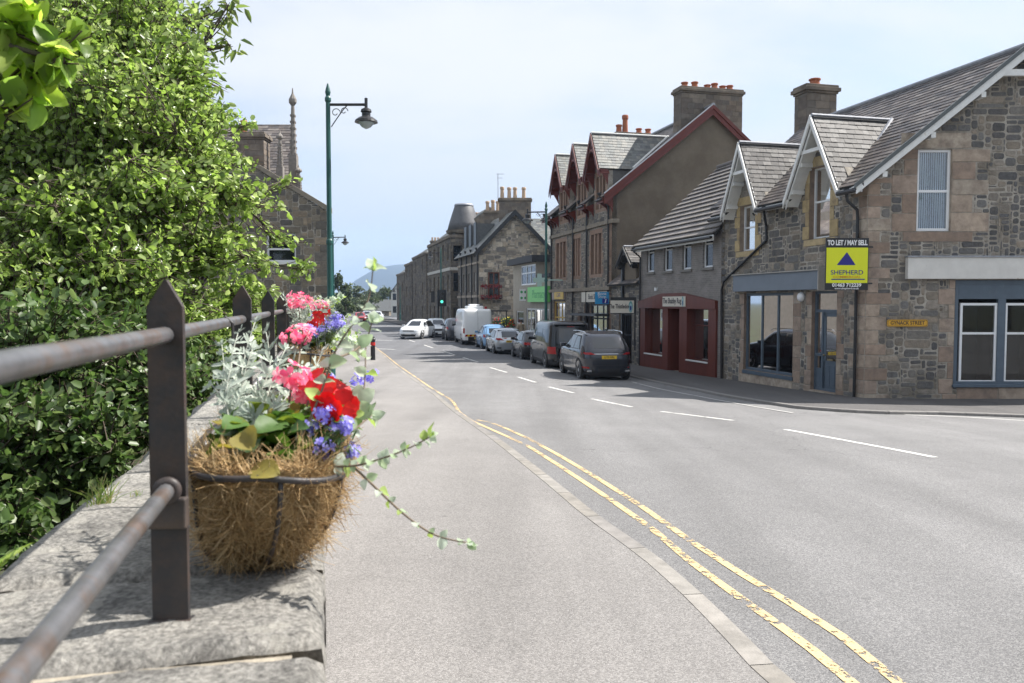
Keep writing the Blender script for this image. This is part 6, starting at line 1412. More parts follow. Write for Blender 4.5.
r = root('cross_sign', 'pale green cross sign projecting above the green fascia', 'sign', at(539, 286, 45)); c = at(539.5, 280, 45); mb = MB(); mb.box(c, (.72, .12, .26)); mb.box(c, (.26, .124, .72)); mb.pbox(c+V((.3, 0, -.03)), V((1.0, 0, 0)), V((0, .05, 0)), UP*.06); mb.build('cross', pm('pale_cross', (.45, .62, .55), .4, 0), r)
r = root('clover_sign', 'square white sign with four green leaf marks left of the pharmacy fascia', 'sign', at(522, 300, 54)); c = at(523.5, 295, 54); mb = MB(); mb.box(c, (.55, .08, .8)); mb.build('board', M_WV, r)
for dx_, dz_ in ((-.13, .2), (.13, .2), (-.13, -.2), (.13, -.2)): mb = MB(); mb.lathe(c+V((dx_, -.045, dz_)), [(.09, 0), (.09, .004)], 10, axis=Matrix.Rotation(PI/2, 3, 'X')); mb.build('leaf_mark', pm('green_ink', (.06, .35, .12), .5, 0), r)
# ================================================================== gabled stone house with balcony (E)
YE = 66; XE0 = at(479, 300, YE).x; XEa = at(514, 300, YE).x; XE1 = at(549, 300, YE).x
PE = Plane((XE0, YE, 0), (1, 0, 0), (0, -1, 0)); zeE = at(479, 248, YE).z; zrE = at(514, 211, YE).z; WE = XE1-XE0; zE = zg(XE0, YE)
ge = root('gabled_stone_house', 'tall buff rubble gable with black bargeboards, a red flower balcony and clustered chimneys', 'house', (XE0, YE, zE))
M_STONE_E = pm('buff_rubble', (.3, .27, .22), .9, .3, 5, bump=.8, bscale=16, bdist=.03, isl=[(.42, .36, .28), (.30, .265, .21), (.15, .14, .13), (.48, .42, .34), (.22, .195, .165), (.36, .30, .23)], islv=.15)
outE = [(0, zE-.3), (WE, zE-.3), (WE, zeE), (XEa-XE0, zrE), (0, zeE)]; opE = [PE.rect(488, 272, 499.5, 297)]
wall(PE, outE, opE, M_MORT, ge); stones(PE, outE, opE, alt_quoins(0, zE, zeE, 1, .35, .6, .35), M_STONE_E, M_STONE_E, ge, cell=.14, wr=(2, 6), hr=(1, 3), seed=61, mortar=.025, prot=.02)
r = opE[0]; mb = MB(); frame_mb(mb, PE, r, -.08, .1, .06, (.5,), (.5,)); mb.build('balcony_door', pm('brown_timber', (.16, .05, .025), .5), ge); mb = MB(); mb.quad(*[PE.P(a, z, -.12) for a, z in ((r[0], r[2]), (r[1], r[2]), (r[1], r[3]), (r[0], r[3]))]); mb.build('pane', G_DARK, ge)
ba = PE.rect(481, 283, 502, 299); mb = MB(); mb.pbox(PE.P(ba[0], ba[2], 0), PE.e*(ba[1]-ba[0]), PE.n*.9, UP*.12)
for k in range(13): mb.pbox(PE.P(ba[0]+(ba[1]-ba[0]-.03)*k/12, ba[2], .9), PE.e*.03, -PE.n*.03, UP*(ba[3]-ba[2]-.25))
for z in (ba[2]+.2, ba[3]-.28): mb.pbox(PE.P(ba[0], z, .9), PE.e*(ba[1]-ba[0]), -PE.n*.04, UP*.05)
for a in (ba[0], ba[1]-.04): mb.pbox(PE.P(a, ba[3]-.28, .9), PE.e*.04, -PE.n*.9, UP*.05)
mb.build('balcony', M_BLACKP, ge)
FE = Plane((XE0, YE, 0), sd, -sn); LE = 9.5
wE = [(1.2+2.4*k, 2.1+2.4*k, z, z+1.6) for k in range(4) for z in (zE+3.9, zE+1.0)]
wall(FE, [(0, zE-.3), (LE, zE-.3), (LE, zeE), (0, zeE)], wE, pm('dark_coursed_stone', (.15, .13, .11), .9, .3, 4, bump=.7, bscale=14, bdist=.03), ge)
for w_ in wE: window(ge, FE, w_, -.12, fm=M_WHITE, glass=G_DARK, wdt=.07)
mb = MB(); mb.pbox(FE.P(0, zE+3.4, 0), FE.e*LE, FE.n*.1, UP*.2); mb.pbox(FE.P(0, zE+6.2, 0), FE.e*LE, FE.n*.1, UP*.15); mb.build('string_course', M_QUO_A, ge)
for s_ in (.15, 2.6, 5.0, 7.4): pipe(ge, [FE.P(s_, zeE-.1, .2), FE.P(s_, zeE-.5, .1), FE.P(s_, zE, .1)], .06)
xa = XEa-XE0; m = MB(); slab = MB()
RE = lambda s, x, dz=0.0: V(((PE.o+V((x, 0, 0))+sd*s).x, (PE.o+sd*s).y, zeE+(zrE-zeE)*min(x, 2*xa-x)/xa+dz))
slates(m, [RE(-.35, -.4), RE(LE, -.4), RE(LE, xa), RE(-.35, xa)], sd, .25, .32, seed=63, slab=slab); slates(m, [RE(-.35, xa), RE(LE, xa), RE(LE, 2*xa+.4), RE(-.35, 2*xa+.4)], sd, .25, .32, seed=64, slab=slab)
rf = m.build('roof', M_SLATE_G, ge); slab.build('roof_deck', M_DECK, rf)
mb = MB()
for a, b in ((-.45, xa), (2*xa+.45, xa)): mb.prism([RE(-.4, a, .1), RE(-.4, b, .1), RE(-.4, b, -.35), RE(-.4, a, -.35)], V((0, -.06, 0)))
mb.build('bargeboard', M_BLACKP, ge)
ec = at(515, 199, 69); stack(ge, ec, V((1, 0, 0)), V((0, 1, 0)), 2.7, 1.0, zrE-1.3, at(515, 198.5, 69).z, [(-1.1, 1.0), (-.5, .95), (.0, .95), (.75, .95)], potmat=M_POTB, pot_r=.17, seed=64)
ec = at(494, 211, 74); stack(ge, ec, V((1, 0, 0)), V((0, 1, 0)), 1.7, 1.0, zrE-2.3, at(494, 211, 74).z, [(-.6, .9), (-.1, 1.0), (.35, .9)], potmat=M_POTB, pot_r=.17, seed=65)
for k, s_ in enumerate((3.0, 5.2, 7.4)):
    mb = MB(); p = RE(s_, .4, .0); mb.pbox(p, sd*.9, sn*1.6, UP*1.9); mb.build('box_dormer', M_SLATE_G, ge)
    mb = MB(); mb.pbox(p-sn*.04-sd*.08+UP*.1, sd*1.06, sn*.05, UP*1.9); mb.build('dormer_front', M_BLACKP, ge)
mb = MB(); a = at(498, 199, 70); mb.tube([a, a+UP*2.2], .03, 6); mb.tube([a+UP*2.15-V((.2, 0, 0)), a+UP*2.15+V((.6, 0, 0))], .02, 6); mb.tube([a+UP*1.8-V((.1, 0, 0)), a+UP*1.8+V((.4, 0, 0))], .02, 6)
ar = root('aerial', 'thin television aerial standing against the sky beside the clustered chimneys', 'aerial', a); mb.build('mast', pm('dull_alloy', (.35, .35, .36), .4, metal=.6), ar)
# slate roofed house behind E on the right
hb = root('rear_slate_house', 'grey slate roof showing between the gabled stone house and the red trimmed building', 'house', at(545, 300, 76))
a = at(512, 214, 74); b = at(552, 214, 74); mb = MB(); z0_ = at(530, 250, 74).z
m = MB(); slates(m, [V((a.x, 74, z0_)), V((b.x+2, 74, z0_)), V((b.x+2, 78, a.z)), V((a.x, 78, a.z))], (1, 0, 0), .28, .36, seed=71); m.build('roof', M_SLATE_G, hb)
mb.pbox((a.x, 74.2, 0), (b.x+2-a.x, 0, 0), (0, 7, 0), (0, 0, z0_)); mb.prism([V((a.x+.05, 74.1, z0_-.05)), V((a.x+.05, 78, a.z-.05)), V((a.x+.05, 82, z0_))], V((b.x+1.9-a.x, 0, 0))); mb.build('wall', M_HARL, hb)
# ================================================================== far side of the street: corner tower block (F) and the terrace beyond
M_STONE_F = pm('brown_rubble', (.15, .125, .1), .92, .35, 1.6, bump=.8, bscale=9, bdist=.04, c2=(.21, .175, .135), c2scale=2.4)
M_STONE_D = pm('dark_brown_blocks', (.14, .12, .10), .92, .3, 4, bump=.5, bscale=14, bdist=.02, isl=[(.15, .128, .10), (.11, .098, .085), (.19, .16, .125), (.13, .11, .09), (.09, .082, .075)], islv=.18)
def block(name, label, cat, YF, pxF, px_far, py_top, hY, wall_m, cols, rows, chim=(), roofk='pitched', front=True, seed=0, sill=M_QUO_A, winm=None, gapz=3.2, dpt=8, ztop=None, extra=0, frame_m=None):
    """a block whose near corner sits at pixel pxF at depth YF and whose street face runs parallel to the street"""
    X0 = (pxF-512)/F*YF; o = V((X0, YF, 0)); k = (px_far-512)/F
    # length along the street until the far pixel
    t = (X0-k*YF)/(k+.2525); LL = t*1.0314; z0 = zg(X0, YF)
    zt = at(pxF, py_top, YF).z if ztop is None else ztop
    r = root(name, label, cat, (X0, YF, z0)); PF = Plane(o, sd, -sn); PG = Plane(o, sn, -sd)
    ops = []; fh = (zt-z0)/rows
    for i in range(cols):
        for j in range(rows):
            c = LL*(i+.5)/cols; ops.append((c-.5, c+.5, z0+fh*j+.9, z0+fh*j+.9+min(1.7, fh*.55)))
    wall(PF, [(0, z0-.3), (LL, z0-.3), (LL, zt), (0, zt)], ops, wall_m, r)
    for w_ in ops: window(r, PF, w_, -.14, fm=frame_m or M_WHITE, glass=G_DARK, wdt=.08)
    gops = []
    if front:
        gops = [(.2, 1.15, z0+4.1, z0+6.0), (.2, 1.15, z0+7.1, z0+8.7), (.2, 1.15, z0+.5, z0+2.5)] if YF == 80 else [(1.3, 2.4, z0+fh*j+.9, z0+fh*j+.9+min(1.9, fh*.6)) for j in range(rows)]
    wall(PG, [(0, z0-.3), (dpt, z0-.3), (dpt, zt), (0, zt)], gops, wall_m, r)
    for w_ in gops: window(r, PG, w_, -.14, fm=frame_m or M_WHITE, glass=G_DARK, wdt=.1, bars=(.5,))
    stones(PF, [(0, z0-.3), (LL, z0-.3), (LL, zt), (0, zt)], ops, [], M_STONE_D, M_STONE_D, r, cell=.16, wr=(2, 5), hr=(1, 2), seed=seed, mortar=.02, prot=.02)
    stones(PG, [(0, z0-.3), (dpt, z0-.3), (dpt, zt), (0, zt)], gops, [], M_STONE_D, M_STONE_D, r, cell=.16, wr=(2, 5), hr=(1, 2), seed=seed+3, mortar=.02, prot=.02)
    mb = MB(); mb.pbox(PF.P(LL-.2, z0-.3, -.26), sd*.2, sn*(dpt-.3), UP*(zt-z0+.3)); mb.pbox(PG.P(dpt, z0-.3), sd*LL, sn*.2, UP*(zt-z0+.3)); mb.build('wall', wall_m, r)
    mb = MB(); mb.pbox(PF.P(-.1, zt-.15, .15), sd*(LL+.1), sn*.14, UP*.3); mb.pbox(PG.P(-.14, zt-.15, .12), sn*dpt, -sd*-.11, UP*.3); mb.build('cornice', M_CHIM, r)
    rh = zt
    if roofk == 'pitched':
        m = MB(); h = dpt/2*.75; a = lambda s, x, z: PF.P(s, z, -x)
        slates(m, [a(0, 0, zt), a(LL, 0, zt), a(LL, dpt/2, zt+h), a(0, dpt/2, zt+h)], sd, .3, .38, seed=seed, slab=m); slates(m, [a(0, dpt/2, zt+h), a(LL, dpt/2, zt+h), a(LL, dpt, zt), a(0, dpt, zt)], sd, .3, .38, seed=seed+1, slab=m)
        m.build('roof', M_SLATE_G, r)
        mb = MB()
        for s_ in (.01, LL-.21): mb.prism([a(s_, 0, zt), a(s_, dpt, zt), a(s_, dpt/2, zt+h-.02)], sd*.2)
        mb.build('gable', wall_m, r)
    elif roofk == 'hip':
        m = MB(); h = 2.0; a = lambda s, x, z: PF.P(s, z, -x); s1, s2 = LL*.3, LL*.7; x1, x2 = dpt*.35, dpt*.65
        slates(m, [a(-.2, -.2, zt), a(LL, -.2, zt), a(s2, x1, zt+h), a(s1, x1, zt+h)], sd, .3, .38, seed=seed); slates(m, [a(-.2, -.2, zt), a(s1, x1, zt+h), a(s1, x2, zt+h), a(-.2, dpt, zt)], sn, .3, .38, seed=seed)
        m.add([a(-.2, -.2, zt), a(LL, -.2, zt), a(LL, dpt, zt), a(-.2, dpt, zt), a(s1, x1, zt+h), a(s2, x1, zt+h), a(s2, x2, zt+h), a(s1, x2, zt+h)], [(4, 5, 6, 7), (0, 1, 5, 4), (1, 2, 6, 5), (2, 3, 7, 6), (3, 0, 4, 7)])
        m.build('roof', M_SLATE_G, r)
    for (s_, x_, w__, h_, n) in chim:
        c = PF.P(s_, 0, -x_); stack(r, c, sn, sd, w__, .8, zt-.2, zt+h_, [(-w__/2+.25+(w__-.5)*i/max(1, n-1), .5) for i in range(n)], potmat=M_POTB, pot_r=.16, coursed=False)
    return r, PF, PG, LL, zt, z0
r, PF, PG, LL, zt, z0 = block('corner_tower_block', 'three storey brown stone corner block topped by a squat slate cone', 'building', 80, 451, 428.5, 236, 0, M_STONE_F, 5, 3, chim=((6, 4, 1.6, 2.6, 4), (12.5, 4, 2.2, 1.6, 3)), roofk='pitched', seed=81, frame_m=M_BLACKP)
mb = MB(); mb.pbox(PF.P(-.1, z0+6.2, .12), sd*LL, sn*.12, UP*.3); mb.pbox(PG.P(-.12, z0+6.2, .12), sn*6, sd*.11, UP*.3); mb.build('string_course', M_QUO_P, r)
cc = at(464, 231, 81.5); zt_ = at(464, 206, 81.5).z; m = MB(); n = 28
prof = [(1.72, cc.z), (1.5, cc.z+.8), (1.25, cc.z+1.6), (1.0, zt_-.15), (.9, zt_)]
m.lathe((cc.x, cc.y, 0), [(a, z) for a, z in prof], n); m.build('cone_roof', pm('cone_slate', (.10, .10, .105), .55, .3, 9, bump=.5, bscale=20), r, smooth=True)
mb = MB(); mb.lathe((cc.x, cc.y, zt_-.02), [(1.0, 0), (.98, .12), (.9, .2)], n); mb.build('lead_cap', M_LEAD, r)
mb = MB(); mb.lathe((cc.x, cc.y, cc.z-.35), [(1.6, 0), (1.78, .15), (1.85, .35)], n); mb.build('cone_base', M_STONE_F, r)
block('narrow_tall_house', 'tall narrow stone house with a hipped slate roof in the far terrace', 'house', 104, 426.5, 413, 253, 0, M_STONE_F, 2, 3, roofk='hip', seed=83)
block('terraced_house', 'plain brown terraced house left of the hipped roof house', 'house', 119, 412, 405.3, 263, 0, M_CHIM, 2, 3, roofk='pitched', seed=85, front=False, chim=((3, 4, 1.4, 3.6, 3),))
block('terraced_house', 'low eaved brown terraced house farthest along the dark stone row', 'house', 132, 404.8, 397, 273, 0, M_STONE_F, 2, 2, roofk='pitched', seed=87, front=False)
# white houses at the end of the street
for pxa, pxb, pyt, pye, Y_, lab, wm_ in ((391, 403, 284, 293, 170, 'small white gabled house at the far end of the street', pm('white_harling', (.6, .59, .56), .9, .1, 2)), (366, 389, 306, 311, 185, 'low dark stone cottage below the trees at the end of the street', M_STONE_F)):
    a = at(pxa, pye, Y_); b = at(pxb, pye, Y_); z1 = at(pxa, pyt, Y_).z; z0 = zg(a.x, Y_)
    r = root('cottage' if pxa < 380 else 'white_house', lab, 'house', (a.x, Y_, z0)); P_ = Plane((a.x, Y_, 0), (1, 0, 0), (0, -1, 0)); W_ = b.x-a.x
    out = [(0, z0-.3), (W_, z0-.3), (W_, a.z), (W_/2, z1), (0, a.z)] if pxa > 380 else [(0, z0-.3), (W_, z0-.3), (W_, a.z), (0, a.z)]
    ops = [(W_*.25-.3, W_*.25+.5, z0+3.6, z0+5), (W_*.65-.3, W_*.65+.5, z0+3.6, z0+5), (W_*.25-.3, W_*.25+.5, z0+.9, z0+2.3)] if pxa > 380 else [(W_*.3, W_*.3+.9, z0+.8, z0+1.8)]
    ops = [q for q in ops if q[3] < a.z]
    wall(P_, out, ops, wm_, r)
    for q in ops: window(r, P_, q, -.1, fm=M_BLACKP, glass=G_DARK, wdt=.08)
    mb = MB()
    if pxa > 380:
        mb.prism([V((a.x-.3, Y_-.3, a.z-.1)), V((a.x+W_/2, Y_-.3, z1+.15)), V((a.x+W_/2, Y_-.3, z1-.05)), V((a.x-.3, Y_-.3, a.z-.3))], (0, 9, 0)); mb.prism([V((b.x+.3, Y_-.3, a.z-.1)), V((a.x+W_/2, Y_-.3, z1+.15)), V((a.x+W_/2, Y_-.3, z1-.05)), V((b.x+.3, Y_-.3, a.z-.3))], (0, 9, 0))
    else: mb.prism([V((a.x-.2, Y_-.3, a.z)), V((a.x-.2, Y_+3.5, z1+1.5)), V((a.x-.2, Y_+7, a.z))], (W_+.4, 0, 0))
    mb.build('roof', M_SLATE_G, r)
    mb = MB(); mb.pbox((a.x, Y_+.26, z0-.3), (.2, 0, 0), (0, 8, 0), UP*(a.z-z0+.2)); mb.pbox((b.x-.2, Y_+.26, z0-.3), (.2, 0, 0), (0, 8, 0), UP*(a.z-z0+.2)); mb.build('wall', wm_, r)
# ================================================================== gothic stone house on the left (L)
YL = 34.0
xr = at(328, 300, YL).x; zl = zg(xr, YL)
lh = root('gothic_stone_house', 'dark stone gabled house with slender crocketed pinnacles behind the leafy tree', 'house', (xr, YL, zl))
PL = Plane((xr-9.2, YL, 0), (1, 0, 0), (0, -1, 0)); zel = at(328, 211, YL).z; WL_ = 9.2
M_STONE_L = pm('old_brown_stone', (.2, .17, .13), .9, .3, 5, bump=.8, bscale=14, bdist=.03, isl=[(.15, .135, .115), (.20, .17, .13), (.12, .11, .10), (.25, .20, .145), (.18, .155, .125)], islv=.2)
xk = at(262, 178, YL).x-(xr-9.2); zk = at(262, 172, YL).z; slp = (zk-zel)/(9.2-xk)
zap_ = zel+slp*4.6
outl = [(0, zl-.5), (9.2, zl-.5), (9.2, zel), (4.6, zap_), (0, zel)]
wl = PL.rect(266, 233, 296, 262); wl2 = (1.6, 2.9, wl[2], wl[3])
wall(PL, outl, [wl, wl2], M_MORT, lh); stones(PL, outl, [wl, wl2], win_quoins(wl)+alt_quoins(9.2, zl-.3, zel, -1, .33, .5, .3), M_STONE_L, M_STONE_L, lh, cell=.09, wr=(3, 8), hr=(2, 4), seed=91, mortar=.018, prot=.014)
for w_ in (wl, wl2): window(lh, PL, w_, -.12, glass=G_CLEAR, wdt=.09, bars=(.45,), sill=M_WHITE)
mb = MB()
for a, b in ((9.35, 4.6), (-.15, 4.6)):
    f = lambda x: zel+slp*(4.6-abs(x-4.6)); mb.prism([PL.P(a, f(a)+.02, .08), PL.P(b, f(b)+.02, .08), PL.P(b, f(b)+.24, .08), PL.P(a, f(a)+.24, .08)], (0, .4, 0))
mb.build('skew', pm('weathered_band', (.25, .215, .17), .9, .25, 5), lh)
m = MB(); 
for a, b in ((9.3, 4.6), (-.1, 4.6)):
    f = lambda x: zel+slp*(4.6-abs(x-4.6)); slates(m, [PL.P(a, f(a), -.3), PL.P(a, f(a), -.3)+sd*9.7, PL.P(b, f(b), -.3)+sd*9.7, PL.P(b, f(b), -.3)], sd, .25, .32, seed=int(a), slab=m)
rf = m.build('roof', M_SLATE, lh)
mb = MB(); mb.pbox((xr-.27, YL+.26, zl-.5), (.25, 0, 0), sd*9.7, UP*(zel-zl+.5)); mb.pbox((xr-9.2, YL+.26, zl-.5), (.25, 0, 0), sd*9.7, UP*(zel-zl+.5)); q9 = V((xr-9.2, YL+.26, zl-.5))+sd*9.7; mb.pbox(q9, (9.2, 0, 0), (0, .25, 0), UP*(zel-zl+.5)); mb.build('wall', M_STONE_L, lh)
# taller rear wing with slate roof seen edge on, its finials
Yw = 37; a = at(258, 112, Yw); b = at(291, 112, Yw); c = at(291, 185, Yw)
m = MB(); slates(m, [V((a.x-5, Yw, c.z)), V((b.x, Yw, c.z)), V((b.x, Yw, a.z+.2))+sd*3.6, V((a.x-5, Yw, a.z+.2))+sd*3.6], (1, 0, 0), .22, .28, seed=95, slab=m); m.build('upper_roof', M_SLATE, lh)
mb = MB(); mb.pbox((a.x-5, Yw+.1, zl), (b.x-a.x+5, 0, 0), sd*7, UP*(c.z-zl-.05)); mb.build('wall', M_STONE_L, lh)
cs = at(252, 135, 36.4); stack(lh, cs, V((1, 0, 0)), V((0, 1, 0)), 1.3, .9, zel, at(252, 134, 36.4).z, [(-.35, .6)], seed=12)
M_PIN = pm('grey_pinnacle', (.22, .2, .18), .9, .3, 8)
def pinnacle(px, y0, y1, Y, wdt):
    p = at(px, y1, Y); q = at(px, y0, Y); mb = MB(); H = q.z-p.z; mb.box((p.x, Y, p.z+H*.2), (wdt*1.5, wdt*1.5, H*.4)); n = 7
    mb.lathe((p.x, Y, p.z+H*.4), [(wdt*.62, 0), (wdt*.35, H*.42), (wdt*.3, H*.44), (wdt*.75, H*.47), (wdt*.75, H*.5), (wdt*.2, H*.55), (.02, H*.6)], 8)
    for k in range(n):
        for t in range(4): z = p.z+H*.4+H*.4*k/n; rr = wdt*(.62-.27*k/n); ang = PI/4+t*PI/2; mb.box((p.x+math.cos(ang)*rr*1.1, Y+math.sin(ang)*rr*1.1, z+.05), (wdt*.3, wdt*.3, .1))
    mb.build('pinnacle', M_PIN, lh, bevel=.01)
pinnacle(294, 88, 200, 36.8, .24); pinnacle(280.5, 130, 192, 35.6, .2); pinnacle(299, 165, 215, 36.5, .22)
# ================================================================== street furniture
M_TEAL = pm('teal_lamp_paint', (.018, .088, .078), .4, .1, 6)
M_LAMPB = pm('black_lamp_hood', (.02, .02, .022), .4, .1, 8)
M_LENS = pm('lamp_lens', (.55, .6, .62), .15, 0, transl=.4)
def lamp(x, y, label, h=8.0, armx=None, zbase=None):
    z0 = zg(x, y)+.05 if zbase is None else zbase
    r = root('street_lamp', label, 'street lamp', (x, y, z0), group='tall green street lamps along the street')
    arm = V(armx); al = arm.length; ad = arm.normalized()
    mb = MB(); mb.lathe((x, y, z0), [(.17, 0), (.17, .15), (.12, .2), (.12, 1.1), (.14, 1.15), (.09, 1.25), (.08, 1.3), (.07, h*.5), (.085, h*.5+.02), (.085, h*.5+.1), (.064, h*.5+.14), (.057, h-.3), (.08, h-.27), (.08, h-.2), (.05, h-.15), (.07, h-.05), (.05, h+.04), (.015, h+.16)], 14); po = mb.build('pole', M_TEAL, r, smooth=False)
    za_ = z0+h-.36; p = V((x, y, za_)); mb = MB(); mb.tube([p, p+ad*al], .035, 8); mb.tube([p+ad*al+UP*.16, p+ad*al-UP*.1], .04, 8)
    # scrolled bracket below the arm
    n = 24; mb.tube([p+ad*(.08+al*.45*t)-UP*(.55*(1-t)**1.6+.06*math.sin(t*PI)) for t in [k/12 for k in range(13)]], .014, 5)
    for cx_, cz_, rr in ((al*.42, -.16, .1), (al*.2, -.2, .12)): mb.tube([p+ad*(cx_+rr*math.cos(t)*(1-t/9))+UP*(cz_+rr*math.sin(t)*(1-t/9)) for t in [k*.45 for k in range(14)]], .011, 5)
    mb.build('arm', M_LAMPB, r)
    q = p+ad*al-UP*.12; k = .72
    mb = MB(); mb.lathe(q, [(.40*k, -.32), (.38*k, -.27), (.27*k, -.21), (.15*k, -.17), (.15*k, -.08), (.19*k, -.06), (.17*k, .0), (.05, .04)], 20); hd = mb.build('lamp_hood', M_LAMPB, r)
    mb = MB(); mb.lathe(q, [(.03, -.66*k), (.16*k, -.6*k), (.26*k, -.48*k), (.29*k, -.325)], 20); mb.build('lens', M_LENS, hd, smooth=True)
    return r
p = at(330, 290, 20.2); lamp(p.x, 20.2, 'nearest tall teal street lamp, standing by the end of the parapet', 7.66, (.95, 0, 0))
p = at(333.5, 290, 60); lamp(p.x, 60, 'distant street lamp seen just right of the nearest lamp column', 8.0, (.95, -.2, 0))
p = at(546, 290, 41); lamp(p.x, 41, 'teal street lamp on the right pavement before the green pharmacy sign', 7.8, (-.95, .1, 0))
p = at(441, 290, 74); lamp(p.x, 74, 'thin street lamp beside the traffic light in front of the corner tower block', 7.8, (-.95, 0, 0))
p = at(400, 290, 128); lamp(p.x, 128, 'farthest street lamp, at the far end of the dark terrace', 5.5, (-.95, 0, 0))
def bollard(px, py):
    p = onground(px, py, PAV); r = root('bollard', 'short black bollard with a red band at the kerb', 'bollard', p); q = V((p.x, p.y, zg(p.x, p.y)+PAV-.01)); h = 1.12
    mb = MB(); mb.lathe(q, [(.12, 0), (.11, .1), (.105, h-.22), (.125, h-.2), (.125, h-.13), (.09, h-.08), (.08, h-.02), (.03, h)], 14); mb.build('post', M_BLACKP, r)
    mb = MB(); mb.lathe(q+UP*(h-.42), [(.112, 0), (.112, .14)], 14); mb.build('band', pm('red_band', (.6, .03, .02), .4, 0), r)
bollard(373, 360)
# traffic light
p = at(438, 330, 72.5); z0 = zg(p.x, 72.5); r = root('traffic_light', 'traffic light showing green on a slim pole by the corner tower block', 'traffic light', (p.x, 72.5, z0))
mb = MB(); mb.tube([(p.x, 72.5, z0), (p.x, 72.5, z0+4.0)], .06, 8); mb.build('pole', M_LAMPB, r)
hd_ = at(442, 298, 72.4); mb = MB(); mb.box((hd_.x, 72.4, hd_.z), (.36, .3, 1.15)); mb.box((hd_.x, 72.52, hd_.z), (.75, .02, 1.5)); mb.box((p.x-.45, 72.5, hd_.z+.1), (.3, .3, 1.0)); hd2 = mb.build('signal_head', M_LAMPB, r)
mb = MB(); mb.lathe((hd_.x, 72.24, hd_.z-.33), [(.13, 0), (.13, .01)], 14, axis=Matrix.Rotation(PI/2, 3, 'X')); mb.build('green_light', pm('green_signal', (.05, .6, .4), .4, 0, emis=((.1, 1, .65), .8)), hd2)
for dz in (.0, .33): mb = MB(); mb.lathe((hd_.x, 72.24, hd_.z+dz), [(.13, 0), (.13, .01)], 14, axis=Matrix.Rotation(PI/2, 3, 'X')); mb.build('dark_light', G_DARK, hd2)
# planters and railing in front of the gap by the pharmacy, flower troughs
M_LEAFD = pm('garden_leaf', (.06, .1, .035), .6, .2, 20, isl=[(.05, .09, .03), (.08, .13, .04), (.04, .07, .03), (.1, .15, .05)], islv=.2, transl=.25)
for i, (px_, py_, col, lab) in enumerate(((500, 330, (.6, .01, .01), 'red flowering planter by the wall at the foot of the gabled stone house'), (508, 326, (.6, .5, .05), 'planter with yellow flowers between the white van and the pharmacy'), (517, 322, (.6, .02, .02), 'green planter with red blooms nearest the pharmacy wall'))):
    Y_ = 60+i*.6-2*i; p = at(px_, py_, Y_); z0 = zg(p.x, Y_)+.1; r = root('flower_planter', lab, 'planter', (p.x, Y_, z0), group='flower planters by the pharmacy')
    mb = MB(); mb.lathe((p.x, Y_, z0), [(.3, 0), (.42, .55), (.45, .6), (.4, .6)], 12); mb.build('tub', M_LAMPB, r)
    n = 700; P_ = rng.normal(0, 1, (n, 3)); P_ /= np.linalg.norm(P_, axis=1, keepdims=True); P_ *= rng.uniform(.5, 1, (n, 1))*np.array([[.65, .5, .7]]); P_ += np.array([p.x, Y_, z0+1.1])
    vs, fs = leafset(P_, rng.normal(0, 1, (n, 3)), rng.normal(0, 1, (n, 3)), .16, .6); npmesh('foliage', vs, fs, M_LEAFD, r)
    n = 90; P_ = rng.normal(0, 1, (n, 3)); P_ /= np.linalg.norm(P_, axis=1, keepdims=True); P_ *= np.array([[.62, .5, .65]]); P_ += np.array([p.x, Y_, z0+1.15])
    vs, fs = leafset(P_, rng.normal(0, 1, (n, 3)), rng.normal(0, 1, (n, 3)), .14, .9); npmesh('blossom', vs, fs, pm(f'bloom_{i}', col, .6, .1, 5, transl=.2), r)
p = PE.P(0, 0, .7); bx = PE.rect(481, 283, 502, 299)
r = root('balcony_flowers', 'red flowers trailing over the rail of the balcony on the stone gable', 'flowers', PE.P(bx[0], bx[3]-.3, .9)); n = 330
P_ = np.stack([rng.uniform(XE0+bx[0], XE0+bx[1], n), rng.normal(YE-.95, .08, n), rng.choice([bx[3]-.3, bx[2]+.15], n)+rng.normal(0, .09, n)], 1); vs, fs = leafset(P_, rng.normal(0, 1, (n, 3)), rng.normal(0, 1, (n, 3)), .11, .9); npmesh('blossom', vs, fs, pm('balcony_bloom', (.22, .012, .015), .6, .2, 5), r)
# glass phone kiosk like frame beside the white van
p = at(496, 330, 58); z0 = zg(p.x, 58); r = root('bus_shelter', 'dark framed glass shelter standing behind the white van', 'shelter', (p.x, 58, z0)); mb = MB(); 
for dx_ in (-.75, .75):
    for dy_ in (0, 1.2): mb.box((p.x+dx_, 58+dy_, z0+1.15), (.08, .08, 2.3))
mb.box((p.x, 58.6, z0+2.35), (1.7, 1.4, .1)); mb.build('frame', M_LAMPB, r); mb = MB(); mb.quad((p.x-.72, 58, z0+.3), (p.x+.72, 58, z0+.3), (p.x+.72, 58, z0+2.25), (p.x-.72, 58, z0+2.25)); mb.build('pane', G_CLEAR, r)
